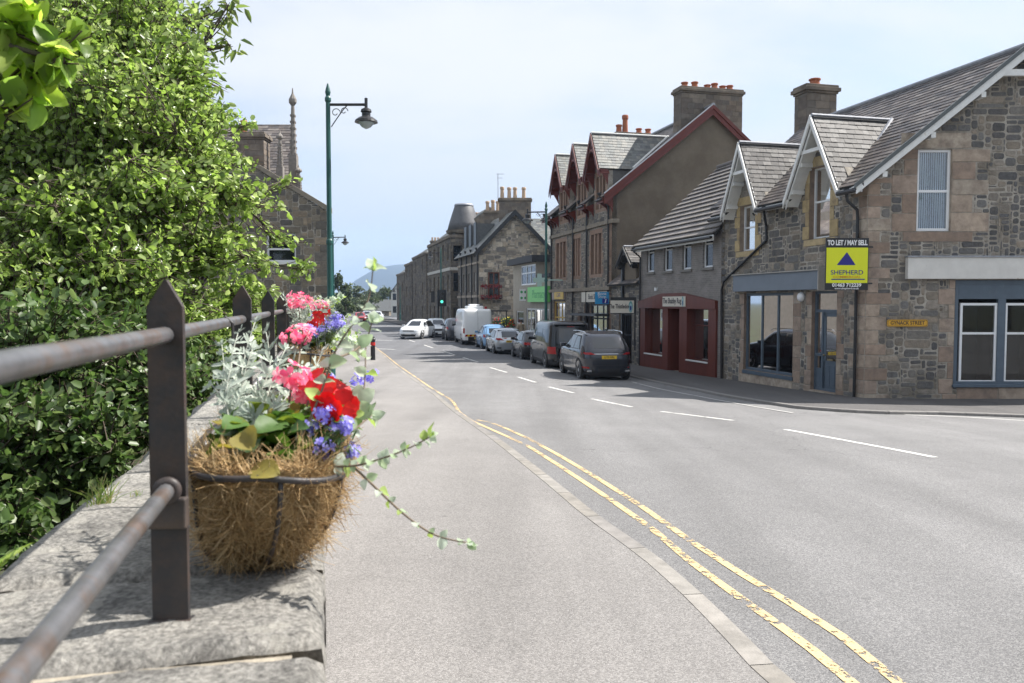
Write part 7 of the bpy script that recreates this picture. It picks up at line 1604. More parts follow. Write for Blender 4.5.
# ================================================================== vehicles
def carpaint(name, c, metal=.3, rough=.28):
    return pm(name, c, rough, .03, 3, metal=metal, coat=.7, spec=.3)
M_TYRE = pm('tyre_rubber', (.02, .02, .02), .8, .1, 20)
M_ALLOY = pm('alloy_rim', (.42, .42, .44), .3, .1, 10, metal=.2)
M_PLAST = pm('black_trim_plastic', (.022, .022, .024), .6, .1, 10)
M_CGLASS = pm('car_glass', (.012, .014, .017), .03, 0, spec=1.0)
M_TAIL = pm('tail_light_red', (.30, .006, .006), .2, 0, spec=.4)
M_HEADL = pm('headlight_lens', (.6, .63, .66), .1, 0, coat=1)
M_PLY = pm('yellow_plate', (.75, .5, .03), .4, 0); M_PLW = pm('white_plate', (.8, .8, .78), .4, 0)
M_CHROME = pm('chrome', (.6, .6, .6), .15, 0, metal=1)
def car(kind, name, label, cat, pos, head, paint, L=4.3, W=1.8, H=1.48, spec=None, group=None, reg='SN19 KXO', lowblack=.3, extras=()):
    """local frame: y forward, x right, origin on the ground under the middle"""
    z0 = pos[2]; r = root(name, label, cat, pos, head, group=group)
    Zs, Rr, Ff, Ws = spec  # level heights, rear y, front y, half width at each level (fractions)
    Z = np.array(Zs)*H; RE_ = -L/2+np.array(Rr)*L; FR = -L/2+np.array(Ff)*L; HW = np.array(Ws)*W/2
    def smooth(a, n=46):
        zz = np.linspace(Z[0], Z[-1], n); v = np.interp(zz, Z, a)
        return zz, v
    zz, rr = smooth(RE_); _, ff = smooth(FR); _, ww = smooth(HW)
    # soften the profiles
    for arr in (rr, ff, ww):
        for _ in range(2): arr[1:-1] = (arr[:-2]+2*arr[1:-1]+arr[2:])/4
    ne = 5.5 if kind != 'van' else 12
    def ringat(k, n=56):
        c = (rr[k]+ff[k])/2; a = (ff[k]-rr[k])/2; out = []
        for i in range(n):
            t = 2*PI*i/n; cc, s = math.cos(t), math.sin(t)
            out.append((ww[k]*math.copysign(abs(cc)**(2/ne), cc), c+a*math.copysign(abs(s)**(2/ne), s), zz[k]))
        return out
    n = 56; vs = []; fs = []; mi = []
    for k in range(len(zz)): vs += ringat(k, n)
    for k in range(len(zz)-1):
        for i in range(n): fs.append((k*n+i, k*n+(i+1) % n, (k+1)*n+(i+1) % n, (k+1)*n+i)); mi.append(1 if zz[k] < lowblack*1.0 else 0)
    top0 = (len(zz)-1)*n; rc = ringat(len(zz)-1, n); cx, cy = 0, (rr[-1]+ff[-1])/2
    # crowned roof
    prev = top0
    for s_, dz in ((.8, .02), (.45, .035)):
        b = len(vs); vs += [(x*s_, cy+(y-cy)*s_, zz[-1]+dz) for x, y, z in rc]
        for i in range(n): fs.append((prev+i, prev+(i+1) % n, b+(i+1) % n, b+i)); mi.append(0)
        prev = b
    b = len(vs); vs.append((0, cy, zz[-1]+.04))
    for i in range(n): fs.append((prev+i, prev+(i+1) % n, b)); mi.append(0)
    fs.append(tuple(range(n-1, -1, -1))); mi.append(1)
    mb = MB(); mb.v = vs; mb.f = fs; mb.m = mi
    bo = mb.build('body', [paint, M_PLAST], r, smooth=True, local=True)
    def hw(y, z):
        w_ = np.interp(z, zz, ww); a = np.interp(z, zz, rr); b = np.interp(z, zz, ff); c = (a+b)/2; h = (b-a)/2
        q = min(.9999, abs((y-c)/h)); return w_*(1-q**ne)**(1/ne)
    def endy(x, z, rear=True):
        w_ = np.interp(z, zz, ww); a = np.interp(z, zz, rr); b = np.interp(z, zz, ff); c = (a+b)/2; h = (b-a)/2
        q = min(.9999, abs(x)/w_); k = h*(1-q**ne)**(1/ne); return c-k if rear else c+k
    def sidepatch(poly, nm, mat, sgn, off=.006, thick=.03, nsub=6, par=None):
        """quad given by 4 (y,z) corners, gridded over the body side"""
        m = MB(); g = []
        for i in range(nsub+1):
            for j in range(nsub+1):
                u, v = i/nsub, j/nsub; y = (poly[0][0]*(1-u)+poly[1][0]*u)*(1-v)+(poly[3][0]*(1-u)+poly[2][0]*u)*v; z = (poly[0][1]*(1-u)+poly[1][1]*u)*(1-v)+(poly[3][1]*(1-u)+poly[2][1]*u)*v
                g.append((sgn*(hw(y, z)+off), y, z))
        m.add(g, [(i*(nsub+1)+j, i*(nsub+1)+j+1, (i+1)*(nsub+1)+j+1, (i+1)*(nsub+1)+j) for i in range(nsub) for j in range(nsub)])
        return m.build(nm, mat, par or r, smooth=True, local=True)
    def endpatch(poly, nm, mat, rear=True, off=.006, nsub=6, par=None):
        m = MB(); g = []
        for i in range(nsub+1):
            for j in range(nsub+1):
                u, v = i/nsub, j/nsub; x = (poly[0][0]*(1-u)+poly[1][0]*u)*(1-v)+(poly[3][0]*(1-u)+poly[2][0]*u)*v; z = (poly[0][1]*(1-u)+poly[1][1]*u)*(1-v)+(poly[3][1]*(1-u)+poly[2][1]*u)*v
                g.append((x, endy(x, z, rear)+(-off if rear else off), z))
        m.add(g, [(i*(nsub+1)+j, i*(nsub+1)+j+1, (i+1)*(nsub+1)+j+1, (i+1)*(nsub+1)+j) for i in range(nsub) for j in range(nsub)])
        return m.build(nm, mat, par or r, smooth=True, local=True)
    E = dict(extras)
    wr = E.get('wheel', .33); wf, wb = L/2-E.get('fo', .85), -L/2+E.get('ro', .8)
    for y in (wf, wb):
        for s_ in (-1, 1):
            xo = W/2*.985
            # wheel arch: shallow dark ring on the body side
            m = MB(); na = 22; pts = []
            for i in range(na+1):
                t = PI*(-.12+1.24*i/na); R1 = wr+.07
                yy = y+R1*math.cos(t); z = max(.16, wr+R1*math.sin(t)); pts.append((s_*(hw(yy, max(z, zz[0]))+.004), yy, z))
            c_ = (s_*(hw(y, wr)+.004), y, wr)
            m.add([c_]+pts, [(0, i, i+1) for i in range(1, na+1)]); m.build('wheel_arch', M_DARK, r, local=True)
            R_ = Matrix.Rotation(PI/2*s_, 3, 'Y'); m = MB(); tw = .21
            base = V((s_*(hw(y, wr)+.02-tw), y, wr))
            m.lathe(base, [(wr*.62, 0), (wr*.97, .01), (wr, .04), (wr, tw-.04), (wr*.96, tw-.008), (wr*.72, tw)], 26, axis=R_)
            w_ = m.build('wheel', M_TYRE, r, smooth=False, local=True)
            m = MB(); m.lathe(base, [(wr*.76, tw-.012), (wr*.74, tw+.004), (wr*.68, tw-.002), (wr*.2, tw-.006), (wr*.16, tw+.004), (.01, tw+.005)], 22, axis=R_)
            m.build('rim', M_ALLOY, w_, smooth=False, local=True)
            m = MB()
            for k in range(5):
                t0 = 2*PI*(k+.5)/5; a = base+R_@V((wr*.26*math.cos(t0-.25), wr*.26*math.sin(t0-.25), tw-.0)); b_ = base+R_@V((wr*.26*math.cos(t0+.25), wr*.26*math.sin(t0+.25), tw-.0)); c = base+R_@V((wr*.62*math.cos(t0+.22), wr*.62*math.sin(t0+.22), tw-.005)); d = base+R_@V((wr*.62*math.cos(t0-.22), wr*.62*math.sin(t0-.22), tw-.005)); m.add([a, b_, c, d], [(0, 1, 2, 3)])
            m.build('rim_gap', M_DARK, w_, local=True)
    for poly in E.get('side', ()):
        for s_ in (-1, 1): sidepatch([(-L/2+a*L, b*H) for a, b in poly], 'side_window', M_CGLASS, s_)
    for poly in E.get('trim', ()):
        for s_ in (-1, 1): sidepatch([(-L/2+a*L, b*H) for a, b in poly], 'window_trim', E.get('trimm', M_PLAST), s_, off=.004)
    for s_ in (-1, 1):
        for y in E.get('seams', ()):
            yy = -L/2+y*L; sidepatch([(yy-.006, .28*H), (yy+.006, .28*H), (yy+.006, E.get('belt', .62)*H), (yy-.006, E.get('belt', .62)*H)], 'door_seam', M_DARK, s_, off=.003, nsub=4)
        for y in E.get('handles', ()):
            yy = -L/2+y*L; m = MB(); z = E.get('belt', .62)*H-.07; m.pbox((s_*(hw(yy, z)+.0), yy, z), (s_*.035, 0, 0), (0, .17, 0), (0, 0, .03)); m.build('door_handle', E.get('hm', paint), r, local=True)
    rw = E['rearw']; endpatch([(a*W/2, b*H) for a, b in rw], 'rear_window', M_CGLASS, True)
    fw = E['frontw']; endpatch([(a*W/2, b*H) for a, b in fw], 'windscreen', M_CGLASS, False)
    for s_ in (-1, 1):
        for poly in E.get('tails', ()): endpatch([(s_*a*W/2, b*H) for a, b in poly], 'tail_light', M_TAIL, True, .012)
        for poly in E.get('stails', ()): sidepatch([(-L/2+a*L, b*H) for a, b in poly], 'tail_light', M_TAIL, s_, off=.01)
        for poly in E.get('heads', ()): endpatch([(s_*a*W/2, b*H) for a, b in poly], 'headlight', M_HEADL, False, .012)
        my = -L/2+E.get('mirror', (.66, .66))[0]*L; mz = E.get('mirror', (.66, .66))[1]*H; m = MB(); x = hw(my, mz); m.box((s_*(x+.10), my, mz+.05), (.2, .1, .14)); m.box((s_*(x+.02), my, mz), (.1, .05, .04)); m.build('wing_mirror', E.get('mm', paint), r, local=True, bevel=.02)
    for poly, mt in E.get('rearp', ()): endpatch([(a*W/2, b*H) for a, b in poly], 'bumper' if mt == 'b' else 'trim_strip', {'b': M_PLAST, 'p': paint, 'c': M_CHROME, 'd': M_DARK, 'r': M_TAIL}[mt], True, .009)
    for poly, mt in E.get('frontp', ()): endpatch([(a*W/2, b*H) for a, b in poly], 'grille', {'b': M_PLAST, 'p': paint, 'c': M_CHROME, 'd': M_DARK}[mt], False, .009)
    pz_ = E.get('plate', .45)*H; y = endy(.2, pz_, True)-.02; m = MB(); m.pbox((-.26, y, pz_-.055), (.52, 0, 0), (0, .015, 0), (0, 0, .11)); pl_ = m.build('number_plate', M_PLY, r, local=True)
    Wm = wm(r); text(reg, .1, Wm@V((0, y-.002, pz_)), Wm.to_3x3()@V((1, 0, 0)), UP, M_INK, pl_, sx=.95, extrude=.0005, weight=.002)
    pz_ = E.get('fplate', .28)*H; y = endy(.2, pz_, False)+.01; m = MB(); m.pbox((-.26, y, pz_-.055), (.52, 0, 0), (0, .015, 0), (0, 0, .11)); m.build('number_plate', M_PLW, r, local=True)
    if E.get('spoiler'):
        m = MB(); a, b, ww_ = E['spoiler']; m.prism([V((-ww_, -L/2+a*L, b*H)), V((-ww_, -L/2+(a-.055)*L, b*H-.035)), V((-ww_, -L/2+(a-.055)*L, b*H-.07)), V((-ww_, -L/2+a*L, b*H-.04))], (2*ww_, 0, 0)); m.build('spoiler', E.get('spm', paint), r, local=True, bevel=.008)
    if E.get('rails'):
        for s_ in (-1, 1): m = MB(); y0, y1 = -L/2+.16*L, -L/2+.6*L; m.tube([(s_*W*.355, y0, H*.965), (s_*W*.36, y0+.12, H+.01), (s_*W*.365, (y0+y1)/2, H+.03), (s_*W*.36, y1-.15, H+.0), (s_*W*.35, y1, H*.965)], .018, 6); m.build('roof_rail', M_CHROME, r, local=True)
    return r, hw, endy
S_SUV = ([.11, .2, .33, .47, .56, .62, .66, .72, .80, .9, .965, .995],
         [.03, .012, .004, .0, .006, .014, .028, .05, .082, .125, .165, .24],
         [.975, .992, 1.0, .995, .975, .93, .80, .715, .675, .615, .56, .47],
         [.90, .965, .99, 1.0, .992, .98, .955, .925, .87, .80, .74, .62])
S_HAT = ([.11, .2, .33, .47, .56, .62, .66, .72, .80, .9, .965, .995],
         [.035, .015, .004, .0, .006, .014, .03, .055, .10, .16, .21, .29],
         [.975, .992, 1.0, .99, .955, .88, .76, .695, .645, .575, .52, .44],
         [.89, .965, .99, 1.0, .992, .975, .95, .915, .86, .785, .73, .61])
S_VAN = ([.10, .2, .33, .45, .50, .56, .66, .8, .92, .975, .995],
         [.02, .006, .003, .0, .004, .006, .012, .022, .034, .05, .075],
         [.98, .995, 1.0, .985, .955, .90, .865, .81, .76, .73, .69],
         [.93, .98, .995, 1.0, .998, .99, .97, .94, .905, .86, .80])
side4 = [[(.17, .66), (.345, .655), (.345, .905), (.245, .90)], [(.36, .655), (.52, .65), (.52, .92), (.36, .92)], [(.535, .65), (.69, .655), (.565, .905), (.535, .92)]]
trim4 = [[(.15, .645), (.71, .64), (.56, .935), (.225, .925)]]
common = dict(side=side4, trim=trim4, seams=(.355, .53, .70), handles=(.3, .46), rearw=[(-.74, .67), (.74, .67), (.62, .87), (-.62, .87)], frontw=[(-.80, .68), (.80, .68), (.66, .925), (-.66, .925)], mirror=(.655, .655), frontp=(([(-.55, .36), (.55, .36), (.6, .47), (-.6, .47)], 'd'), ([(-.7, .14), (.7, .14), (.7, .27), (-.7, .27)], 'b')), heads=[[(.58, .46), (.93, .47), (.93, .55), (.6, .52)]], rearp=(([(-.93, .1), (.93, .1), (.93, .24), (-.93, .24)], 'b'),), spoiler=(.235, .955, .60))
def mk(**k): d = dict(common); d.update(k); return d
dirA = SA
def carat(px, Y): p = at(px, 340, Y); return p.x, Y
def place(px, Y, L, head): # rear centre at px,Y ; body extends along heading
    x, y = carat(px, Y); d = V((-math.sin(head), math.cos(head), 0)); c = V((x, y, 0))+d*L/2; c.z = zg(c.x, c.y)+.002; return c
G_ = 'cars parked along the right kerb'
hd = SA+.02
r1, hw1, ey1 = car('suv', 'parked_car', 'dark grey crossover with yellow number plate, nearest of the parked row', 'car', place(609.5, 27.2, 4.5, math.radians(8.5)), math.radians(8.5), carpaint('gunmetal_paint', (.034, .037, .047), .35, .2), 4.5, 1.84, 1.67, S_SUV, G_, reg='LF70 RRL', lowblack=.30, extras=mk(wheel=.36, rails=True, rearp=(([(-.95, .1), (.95, .1), (.95, .27), (-.95, .27)], 'b'), ([(-.88, .565), (.88, .565), (.88, .575), (-.88, .575)], 'c'), ([(-.6, .33), (.6, .33), (.6, .345), (-.6, .345)], 'd')), tails=[[(.5, .555), (.93, .555), (.95, .60), (.62, .585)], [(.72, .27), (.93, .27), (.93, .305), (.74, .30)]], stails=[[(.015, .56), (.075, .57), (.075, .595), (.02, .60)]], plate=.5, spoiler=(.225, .965, .62), spm=M_PLAST, rearw=[(-.82, .675), (.82, .675), (.72, .90), (-.72, .90)]))
for s_ in (-1, 1): m = MB(); y = ey1(.6, .3, True)-.03; m.pbox((s_*.62-.13, y, .33), (.26, 0, 0), (0, .03, 0), (0, 0, .055)); m.build('exhaust_trim', M_CHROME, r1, local=True, bevel=.01)
car('suv', 'parked_van', 'black people carrier with big tail light, parked ahead of the grey crossover', 'van', place(571.5, 33.2, 4.9, math.radians(9.5)), math.radians(9.5), carpaint('black_paint', (.007, .008, .011), .3, .25), 4.9, 1.92, 2.01, S_VAN, G_, reg='SV16 LDE', lowblack=.34, extras=mk(ne=9, wheel=.35, fo=.95, ro=.95, side=[[(.06, .56), (.29, .56), (.29, .84), (.08, .84)], [(.31, .56), (.53, .56), (.53, .84), (.31, .84)], [(.55, .56), (.76, .56), (.70, .84), (.55, .84)]], trim=[], belt=.52, rearw=[(-.80, .53), (.80, .53), (.74, .86), (-.74, .86)], frontw=[(-.84, .57), (.84, .57), (.74, .87), (-.74, .87)], mirror=(.76, .57), tails=[[(.80, .33), (.955, .33), (.95, .48), (.80, .48)]], rearp=(([(-.97, .1), (.97, .1), (.97, .22), (-.97, .22)], 'b'), ([(.5, .17), (.93, .17), (.93, .19), (.5, .19)], 'r'), ([(-.16, .89), (.16, .89), (.16, .905), (-.16, .905)], 'r')), plate=.4, spoiler=(.075, .965, .72), stails=[[(.012, .33), (.035, .33), (.035, .48), (.012, .48)]]))
car('hat', 'parked_car', 'small black hatchback with red tail lights between the black carrier and the silver hatchback', 'car', place(541, 39.2, 4.0, math.radians(10.5)), math.radians(10.5), carpaint('deep_black_paint', (.018, .018, .02), .3, .22), 4.0, 1.75, 1.46, S_HAT, G_, reg='SY15 OHT', lowblack=.2, extras=mk(tails=[[(.55, .53), (.93, .53), (.95, .62), (.66, .60)]], stails=[[(.012, .55), (.07, .56), (.07, .61), (.018, .62)]], plate=.46))
car('hat', 'parked_car', 'silver hatchback with bright red tail lights and black rear window', 'car', place(511, 44, 4.0, math.radians(11)), math.radians(11), carpaint('silver_paint', (.50, .53, .56), .5, .25), 4.0, 1.76, 1.42, S_HAT, G_, reg='SW20 UPV', lowblack=.2, extras=mk(tails=[[(.42, .56), (.93, .57), (.95, .655), (.60, .63)]], stails=[[(.012, .57), (.08, .59), (.08, .64), (.018, .655)]], plate=.52, spm=M_PLAST, rearw=[(-.80, .67), (.80, .67), (.70, .90), (-.70, .90)], rearp=(([(-.95, .1), (.95, .1), (.95, .20), (-.95, .20)], 'b'), ([(-.85, .24), (-.6, .24), (-.6, .29), (-.85, .29)], 'd'), ([(.6, .24), (.85, .24), (.85, .29), (.6, .29)], 'd'))))
car('hat', 'parked_car', 'bright blue small hatchback tucked between the silver hatchback and the white van', 'car', place(496.5, 49, 3.7, math.radians(11.5)), math.radians(11.5), carpaint('sky_blue_paint', (.20, .38, .62), .3, .25), 3.7, 1.66, 1.5, S_HAT, G_, reg='SJ64 ETK', lowblack=.2, extras=mk(tails=[[(.78, .5), (.93, .5), (.93, .62), (.80, .62)]], plate=.46))
S_VAN = (S_VAN[0], [.012, .004, .002, 0, .001, .002, .005, .010, .018, .028, .05], S_VAN[2], [.93, .98, .995, 1, 1, .998, .992, .98, .965, .94, .89])
rv, hwv, eyv = car('van', 'parked_van', 'white high roofed panel van with red and yellow rear chevrons and roof beacons', 'van', place(478, 54, 5.5, math.radians(11)), math.radians(11), carpaint('white_paint_van', (.82, .83, .84), 0, .35), 5.5, 2.05, 2.46, S_VAN, G_, reg='YD68 WNF', lowblack=.3, extras=mk(wheel=.36, fo=1.0, ro=1.1, side=[[(.70, .52), (.84, .52), (.80, .76), (.70, .76)]], trim=[], seams=(.68, .86), belt=.5, handles=(.7,), rearw=[(-.02, .3), (.02, .3), (.02, .31), (-.02, .31)], frontw=[(-.84, .5), (.84, .5), (.78, .80), (-.78, .80)], mirror=(.84, .5), mm=M_PLAST, tails=[[(.87, .33), (.965, .33), (.96, .47), (.87, .47)]], rearp=(([(-.97, .1), (.97, .1), (.97, .235), (-.97, .235)], 'b'), ([(-.006, .3), (.006, .3), (.006, .93), (-.006, .93)], 'd')), plate=.2, spoiler=None, frontp=(([(-.6, .25), (.6, .25), (.6, .4), (-.6, .4)], 'b'),)))
for i in range(12):
    x0 = -.90+i*.15; m = MB(); y = eyv(0, .66, True)-.016; m.add([(x0, y, .60), (x0+.15, y, .60), (x0+.07+.15, y, .74), (x0+.07, y, .74)] if i < 6 else [(x0+.07, y, .60), (x0+.22, y, .60), (x0+.15, y, .74), (x0, y, .74)], [(0, 1, 2, 3)]); 
    if i == 11: continue
    m.build('chevron', (M_TAIL, M_PLY)[i % 2], rv, local=True)
m = MB(); m.pbox((-.55, -1.6, 2.46), (1.1, 0, 0), (0, 1.4, 0), (0, 0, .2)); m.pbox((-.35, -1.3, 2.66), (.7, 0, 0), (0, .8, 0), (0, 0, .12)); m.build('roof_box', carpaint('white_paint_van', 0), rv, local=True, bevel=.05)
m = MB(); m.lathe((.6, -2.3, 2.47), [(.09, 0), (.09, .12), (.05, .16)], 12); m.build('beacon', M_TAIL, rv, local=True)
car('suv', 'parked_car', 'dark slate grey off roader half hidden by the white van', 'car', place(458.5, 59.6, 4.5, math.radians(10)), math.radians(10), carpaint('slate_paint', (.06, .065, .08), .4, .3), 4.5, 1.86, 1.72, S_SUV, G_, reg='SP18 BJC', lowblack=.32, extras=mk(wheel=.37, tails=[[(.78, .52), (.95, .52), (.95, .63), (.82, .63)]], plate=.42))
def placef(px, Y, L, head): # front centre at px,Y, car facing away from its body
    x, y = carat(px, Y); d = V((-math.sin(head), math.cos(head), 0)); c = V((x, y, 0))-d*L/2; c.z = zg(c.x, c.y)+.002; return c
hf = PI+SA
car('suv', 'parked_car', 'small white crossover facing the camera beyond the dark off roader', 'car', placef(441, 66, 4.1, hf), hf, carpaint('white_paint_car', (.72, .74, .76), 0, .3), 4.1, 1.76, 1.52, S_HAT, G_, reg='SN21 AZW', lowblack=.25, extras=mk(fplate=.24))
hf = PI+math.radians(-14)
car('hat', 'oncoming_car', 'white hatchback driving towards the camera across the left lane', 'car', placef(408, 61.5, 4.25, hf), hf, carpaint('white_paint_car', (.72, .74, .76), 0, .3), 4.25, 1.79, 1.48, S_HAT, None, reg='SD17 XHG', lowblack=.16, extras=mk(fplate=.3, frontp=(([(-.5, .41), (.5, .41), (.52, .47), (-.52, .47)], 'd'), ([(-.62, .15), (.62, .15), (.68, .27), (-.68, .27)], 'b')), heads=[[(.53, .41), (.93, .44), (.93, .53), (.55, .48)]]))
for i, (px_, Y_, c, lab) in enumerate(((379, 128, (.6, .62, .65), 'pale car far down the street, right of the distant silver one'), (368, 132, (.35, .37, .4), 'silver car far down the street between two other distant cars'), (361, 112, (.3, .02, .02), 'dark red car far down the street near the left kerb'))):
    hf = PI+SA; car('hat', 'distant_car', lab, 'car', placef(px_, Y_, 4.2, hf), hf, carpaint(f'far_paint_{i}', c, .2, .3), 4.2, 1.78, 1.48, S_HAT, 'distant cars at the end of the street', extras=mk())
# ================================================================== pedestrian by the pharmacy
def person(px, Y, label, head):
    p = at(px, 320, Y); z0 = zg(p.x, Y)+PAV+.02; r = root('person', label, 'person', (p.x, Y, z0), head)
    J = {'pel': (0, 0, .95, .14, .10), 'wai': (0, 0, 1.12, .135, .095), 'che': (0, .01, 1.32, .165, .11), 'nec': (0, 0, 1.49, .055, .055), 'he0': (0, .01, 1.56, .075, .085), 'he1': (0, .01, 1.66, .082, .095), 'he2': (0, 0, 1.73, .055, .06)}
    names = list(J); ed = [(0, 1), (1, 2), (2, 3), (3, 4), (4, 5), (5, 6)]
    for s_, k in ((-1, 'l'), (1, 'r')):
        st = .10*s_
        b = len(J); J.update({k+'hip': (.09*s_, 0, .90, .095, .09), k+'kn': (.10*s_, .03+st*.6, .50, .062, .06), k+'an': (.10*s_, st, .09, .042, .045), k+'to': (.105*s_, .13+st, .035, .042, .03)})
        ed += [(0, b), (b, b+1), (b+1, b+2), (b+2, b+3)]
        b = len(J); J.update({k+'sh': (.18*s_, 0, 1.42, .06, .06), k+'el': (.24*s_, -.03-st*.3, 1.14, .045, .045), k+'wr': (.22*s_, .10-st*.5, .92, .03, .03), k+'ha': (.215*s_, .14-st*.5, .84, .035, .02)})
        ed += [(2, b), (b, b+1), (b+1, b+2), (b+2, b+3)]
    me = bpy.data.meshes.new('body'); me.from_pydata([v[:3] for v in J.values()], ed, []); o = bpy.data.objects.new('body', me); COL.objects.link(o)
    m = o.modifiers.new('skin', 'SKIN'); 
    for i, v in enumerate(J.values()): me.skin_vertices[0].data[i].radius = (v[3], v[4])
    me.skin_vertices[0].data[0].use_root = True
    o.modifiers.new('sub', 'SUBSURF').levels = 1; o.modifiers['sub'].render_levels = 1
    bpy.context.view_layer.update(); ev = o.evaluated_get(bpy.context.evaluated_depsgraph_get()); nm = bpy.data.meshes.new_from_object(ev); nm.name = 'body'
    bpy.data.objects.remove(o)
    skin = pm('skin', (.5, .3, .22), .6, .05, 10); trou = pm('dark_trousers', (.05, .055, .07), .9, .1, 10)
    nm.materials.clear(); nm.materials.append(skin); nm.materials.append(trou)
    for f in nm.polygons: f.material_index = 1 if f.center.z < .95 and abs(f.center.x) < .19 else 0; f.use_smooth = True
    ob = bpy.data.objects.new('body', nm); COL.objects.link(ob); ob.parent = r
    # jacket: shell offset of the trunk and arms
    bm = bmesh.new(); bm.from_mesh(nm)
    for v in bm.verts: v.co += v.normal*.022
    dl = [f for f in bm.faces if not (.86 < f.calc_center_median().z < 1.5 and not (abs(f.calc_center_median().x) > .17 and f.calc_center_median().z < .93))]
    bmesh.ops.delete(bm, geom=dl, context='FACES'); jm = bpy.data.meshes.new('jacket'); bm.to_mesh(jm); bm.free(); jm.materials.clear(); jm.materials.append(pm('beige_jacket', (.42, .33, .24), .9, .1, 10))
    for f in jm.polygons: f.material_index = 0
    jo = bpy.data.objects.new('jacket', jm); COL.objects.link(jo); jo.parent = r; jo.modifiers.new('sol', 'SOLIDIFY').thickness = .012
    mb = MB(); mb.lathe((0, -.012, 1.62), [(.085, -.02), (.098, .02), (.102, .06), (.085, .11), (.04, .14), (.01, .145)], 14); mb.build('hair', pm('brown_hair', (.05, .03, .02), .7, .2, 30), r, smooth=True, local=True)
person(521, 52, 'person in a beige jacket with short dark hair, standing by the planters beyond the cars', .4)
# ================================================================== trees and bushes
def leafmat(name, cols, tr=.38, rough=.42, v=.2):
    return pm(name, cols[0], rough, 0, isl=cols, islv=v, transl=tr, spec=.55)
M_ALDER = leafmat('alder_leaf', [(.20, .285, .07), (.25, .33, .10), (.16, .235, .055), (.33, .40, .16), (.215, .30, .08)], .48, .32)
M_DLEAF = leafmat('dark_bush_leaf', [(.08, .135, .04), (.105, .165, .05), (.06, .105, .03), (.14, .19, .07)], .36)
M_CHEST = leafmat('chestnut_leaf', [(.17, .23, .07), (.21, .26, .085), (.13, .185, .055)], .45)
M_LIME = leafmat('lime_leaf', [(.30, .40, .08), (.25, .35, .06), (.36, .45, .12), (.17, .26, .06)], .6, .4)
M_FARL = leafmat('far_leaf', [(.07, .10, .035), (.09, .125, .045), (.055, .08, .03)], .15, .6)
M_BARK = pm('grey_bark', (.10, .085, .065), .9, .35, 9, bump=.8, bscale=30, bdist=.01)
M_TWIG = pm('brown_twig', (.075, .055, .04), .8, .2, 20)
def tree(name, label, base, trunk_top, lobes, lsize, nleaf_per_twig, ntwig, lm, r0=.16, group=None, seed=1, twl=.45, clump=.1, up=.25, wid=.62, droop=.2, nb=7, kind_cat='tree', flat=.4, round_=True, sparse=None, bark=None):
    R = random.Random(seed); RR = np.random.default_rng(seed); base = V(base); tt = V(trunk_top)
    r = root(name, label, kind_cat, base, group=group)
    tr = MB(); tw = MB(); P = []; D = []; Nn = []
    tp = [base.lerp(tt, k/8)+V((noise.noise(V((k*.6, seed, 0))), noise.noise(V((k*.6, seed, 5))), 0))*.12*k/8*r0*8 for k in range(9)]
    tr.tube(tp, [r0*(1.15-.85*k/8) for k in range(9)], 9)
    tot = sum(l[1][0]*l[1][1]*l[1][2] for l in lobes)**(1/1)
    for li, (c, ra) in enumerate(lobes):
        c = V(c); st = tp[R.randint(3, 8)] if (c-tt).length > .6 else tp[6]
        ctrl = st.lerp(c, .5)+V((0, 0, up*(c-st).length*.3))
        limb = [st.lerp(ctrl, t).lerp(ctrl.lerp(c, t), t) for t in [k/6 for k in range(7)]]
        rl = r0*.38*max(.35, min(1, (ra[0]*ra[1]*ra[2])**(1/3)/1.2)); tr.tube(limb, [rl*(1-.6*k/6) for k in range(7)], 6)
        nt_ = max(4, int(ntwig*ra[0]*ra[1]*ra[2]/tot))
        nbb = max(3, int(nb)); ends = []
        for k in range(nbb):
            d = rvec(R); q = c+V((d.x*ra[0], d.y*ra[1], d.z*ra[2]))*R.uniform(.55, .85); s = limb[R.randint(3, 6)]; bw = V((0, 0, -.04))*(q-s).length
            pts = [s.lerp(q, t/5)+bw*math.sin(PI*t/5)+rvec(R)*.02*(q-s).length for t in range(6)]; tw.tube(pts, [rl*.38*(1-.65*t/5) for t in range(6)], 5, cap=False); ends.append(pts)
        for k in range(nt_):
            # twigs: start on a branch, end in the lobe volume (mostly near the shell)
            pts = R.choice(ends); s = pts[R.randint(1, 5)]
            d = rvec(R); q = c+V((d.x*ra[0], d.y*ra[1], d.z*ra[2]))*(R.random()**.38)
            q = q+V((noise.noise(q*1.3), noise.noise(q*1.3+V((9, 0, 0))), noise.noise(q*1.3+V((0, 9, 0)))))*.35*min(ra)
            v = q-s; ln = v.length
            if ln > twl*3.2: s = q-v.normalized()*twl*R.uniform(1.2, 2.6); 
            mid = s.lerp(q, .5)+V((0, 0, .06*ln)); tpts = [s, mid, q]; tw.tube(tpts, [.006*lsize/.06, .0045*lsize/.06, .002*lsize/.06], 3, cap=False)
            dr = (q-mid).normalized()
            for m in range(nleaf_per_twig):
                t = R.random()**.8; b = (s.lerp(mid, t*2) if t < .5 else mid.lerp(q, t*2-1)) + rvec(R)*clump*R.random()
                P.append(b); dd = rvec(R)*.9+dr*.7+V((0, 0, -.15)); D.append(dd); Nn.append(V((0, 0, flat*2))+rvec(R)*.8)
    tk = tr.build('trunk', bark or M_BARK, r, smooth=True); tw.build('branches', M_TWIG, r, smooth=True)
    P = np.array([tuple(p) for p in P]); D = np.array([tuple(p) for p in D]); Nn = np.array([tuple(p) for p in Nn])
    if name == 'lime_tree': vs, fs = leafhi(P, D, Nn, lsize, .8, .2, .35, RR, .35, heart=.25)
    else: vs, fs = leafset(P, D, Nn, lsize, wid, .12, droop, RR, .45, round_=round_)
    npmesh('crown', vs, fs, lm, r, smooth=(name == 'lime_tree'))
    return r
zb0 = -1.6
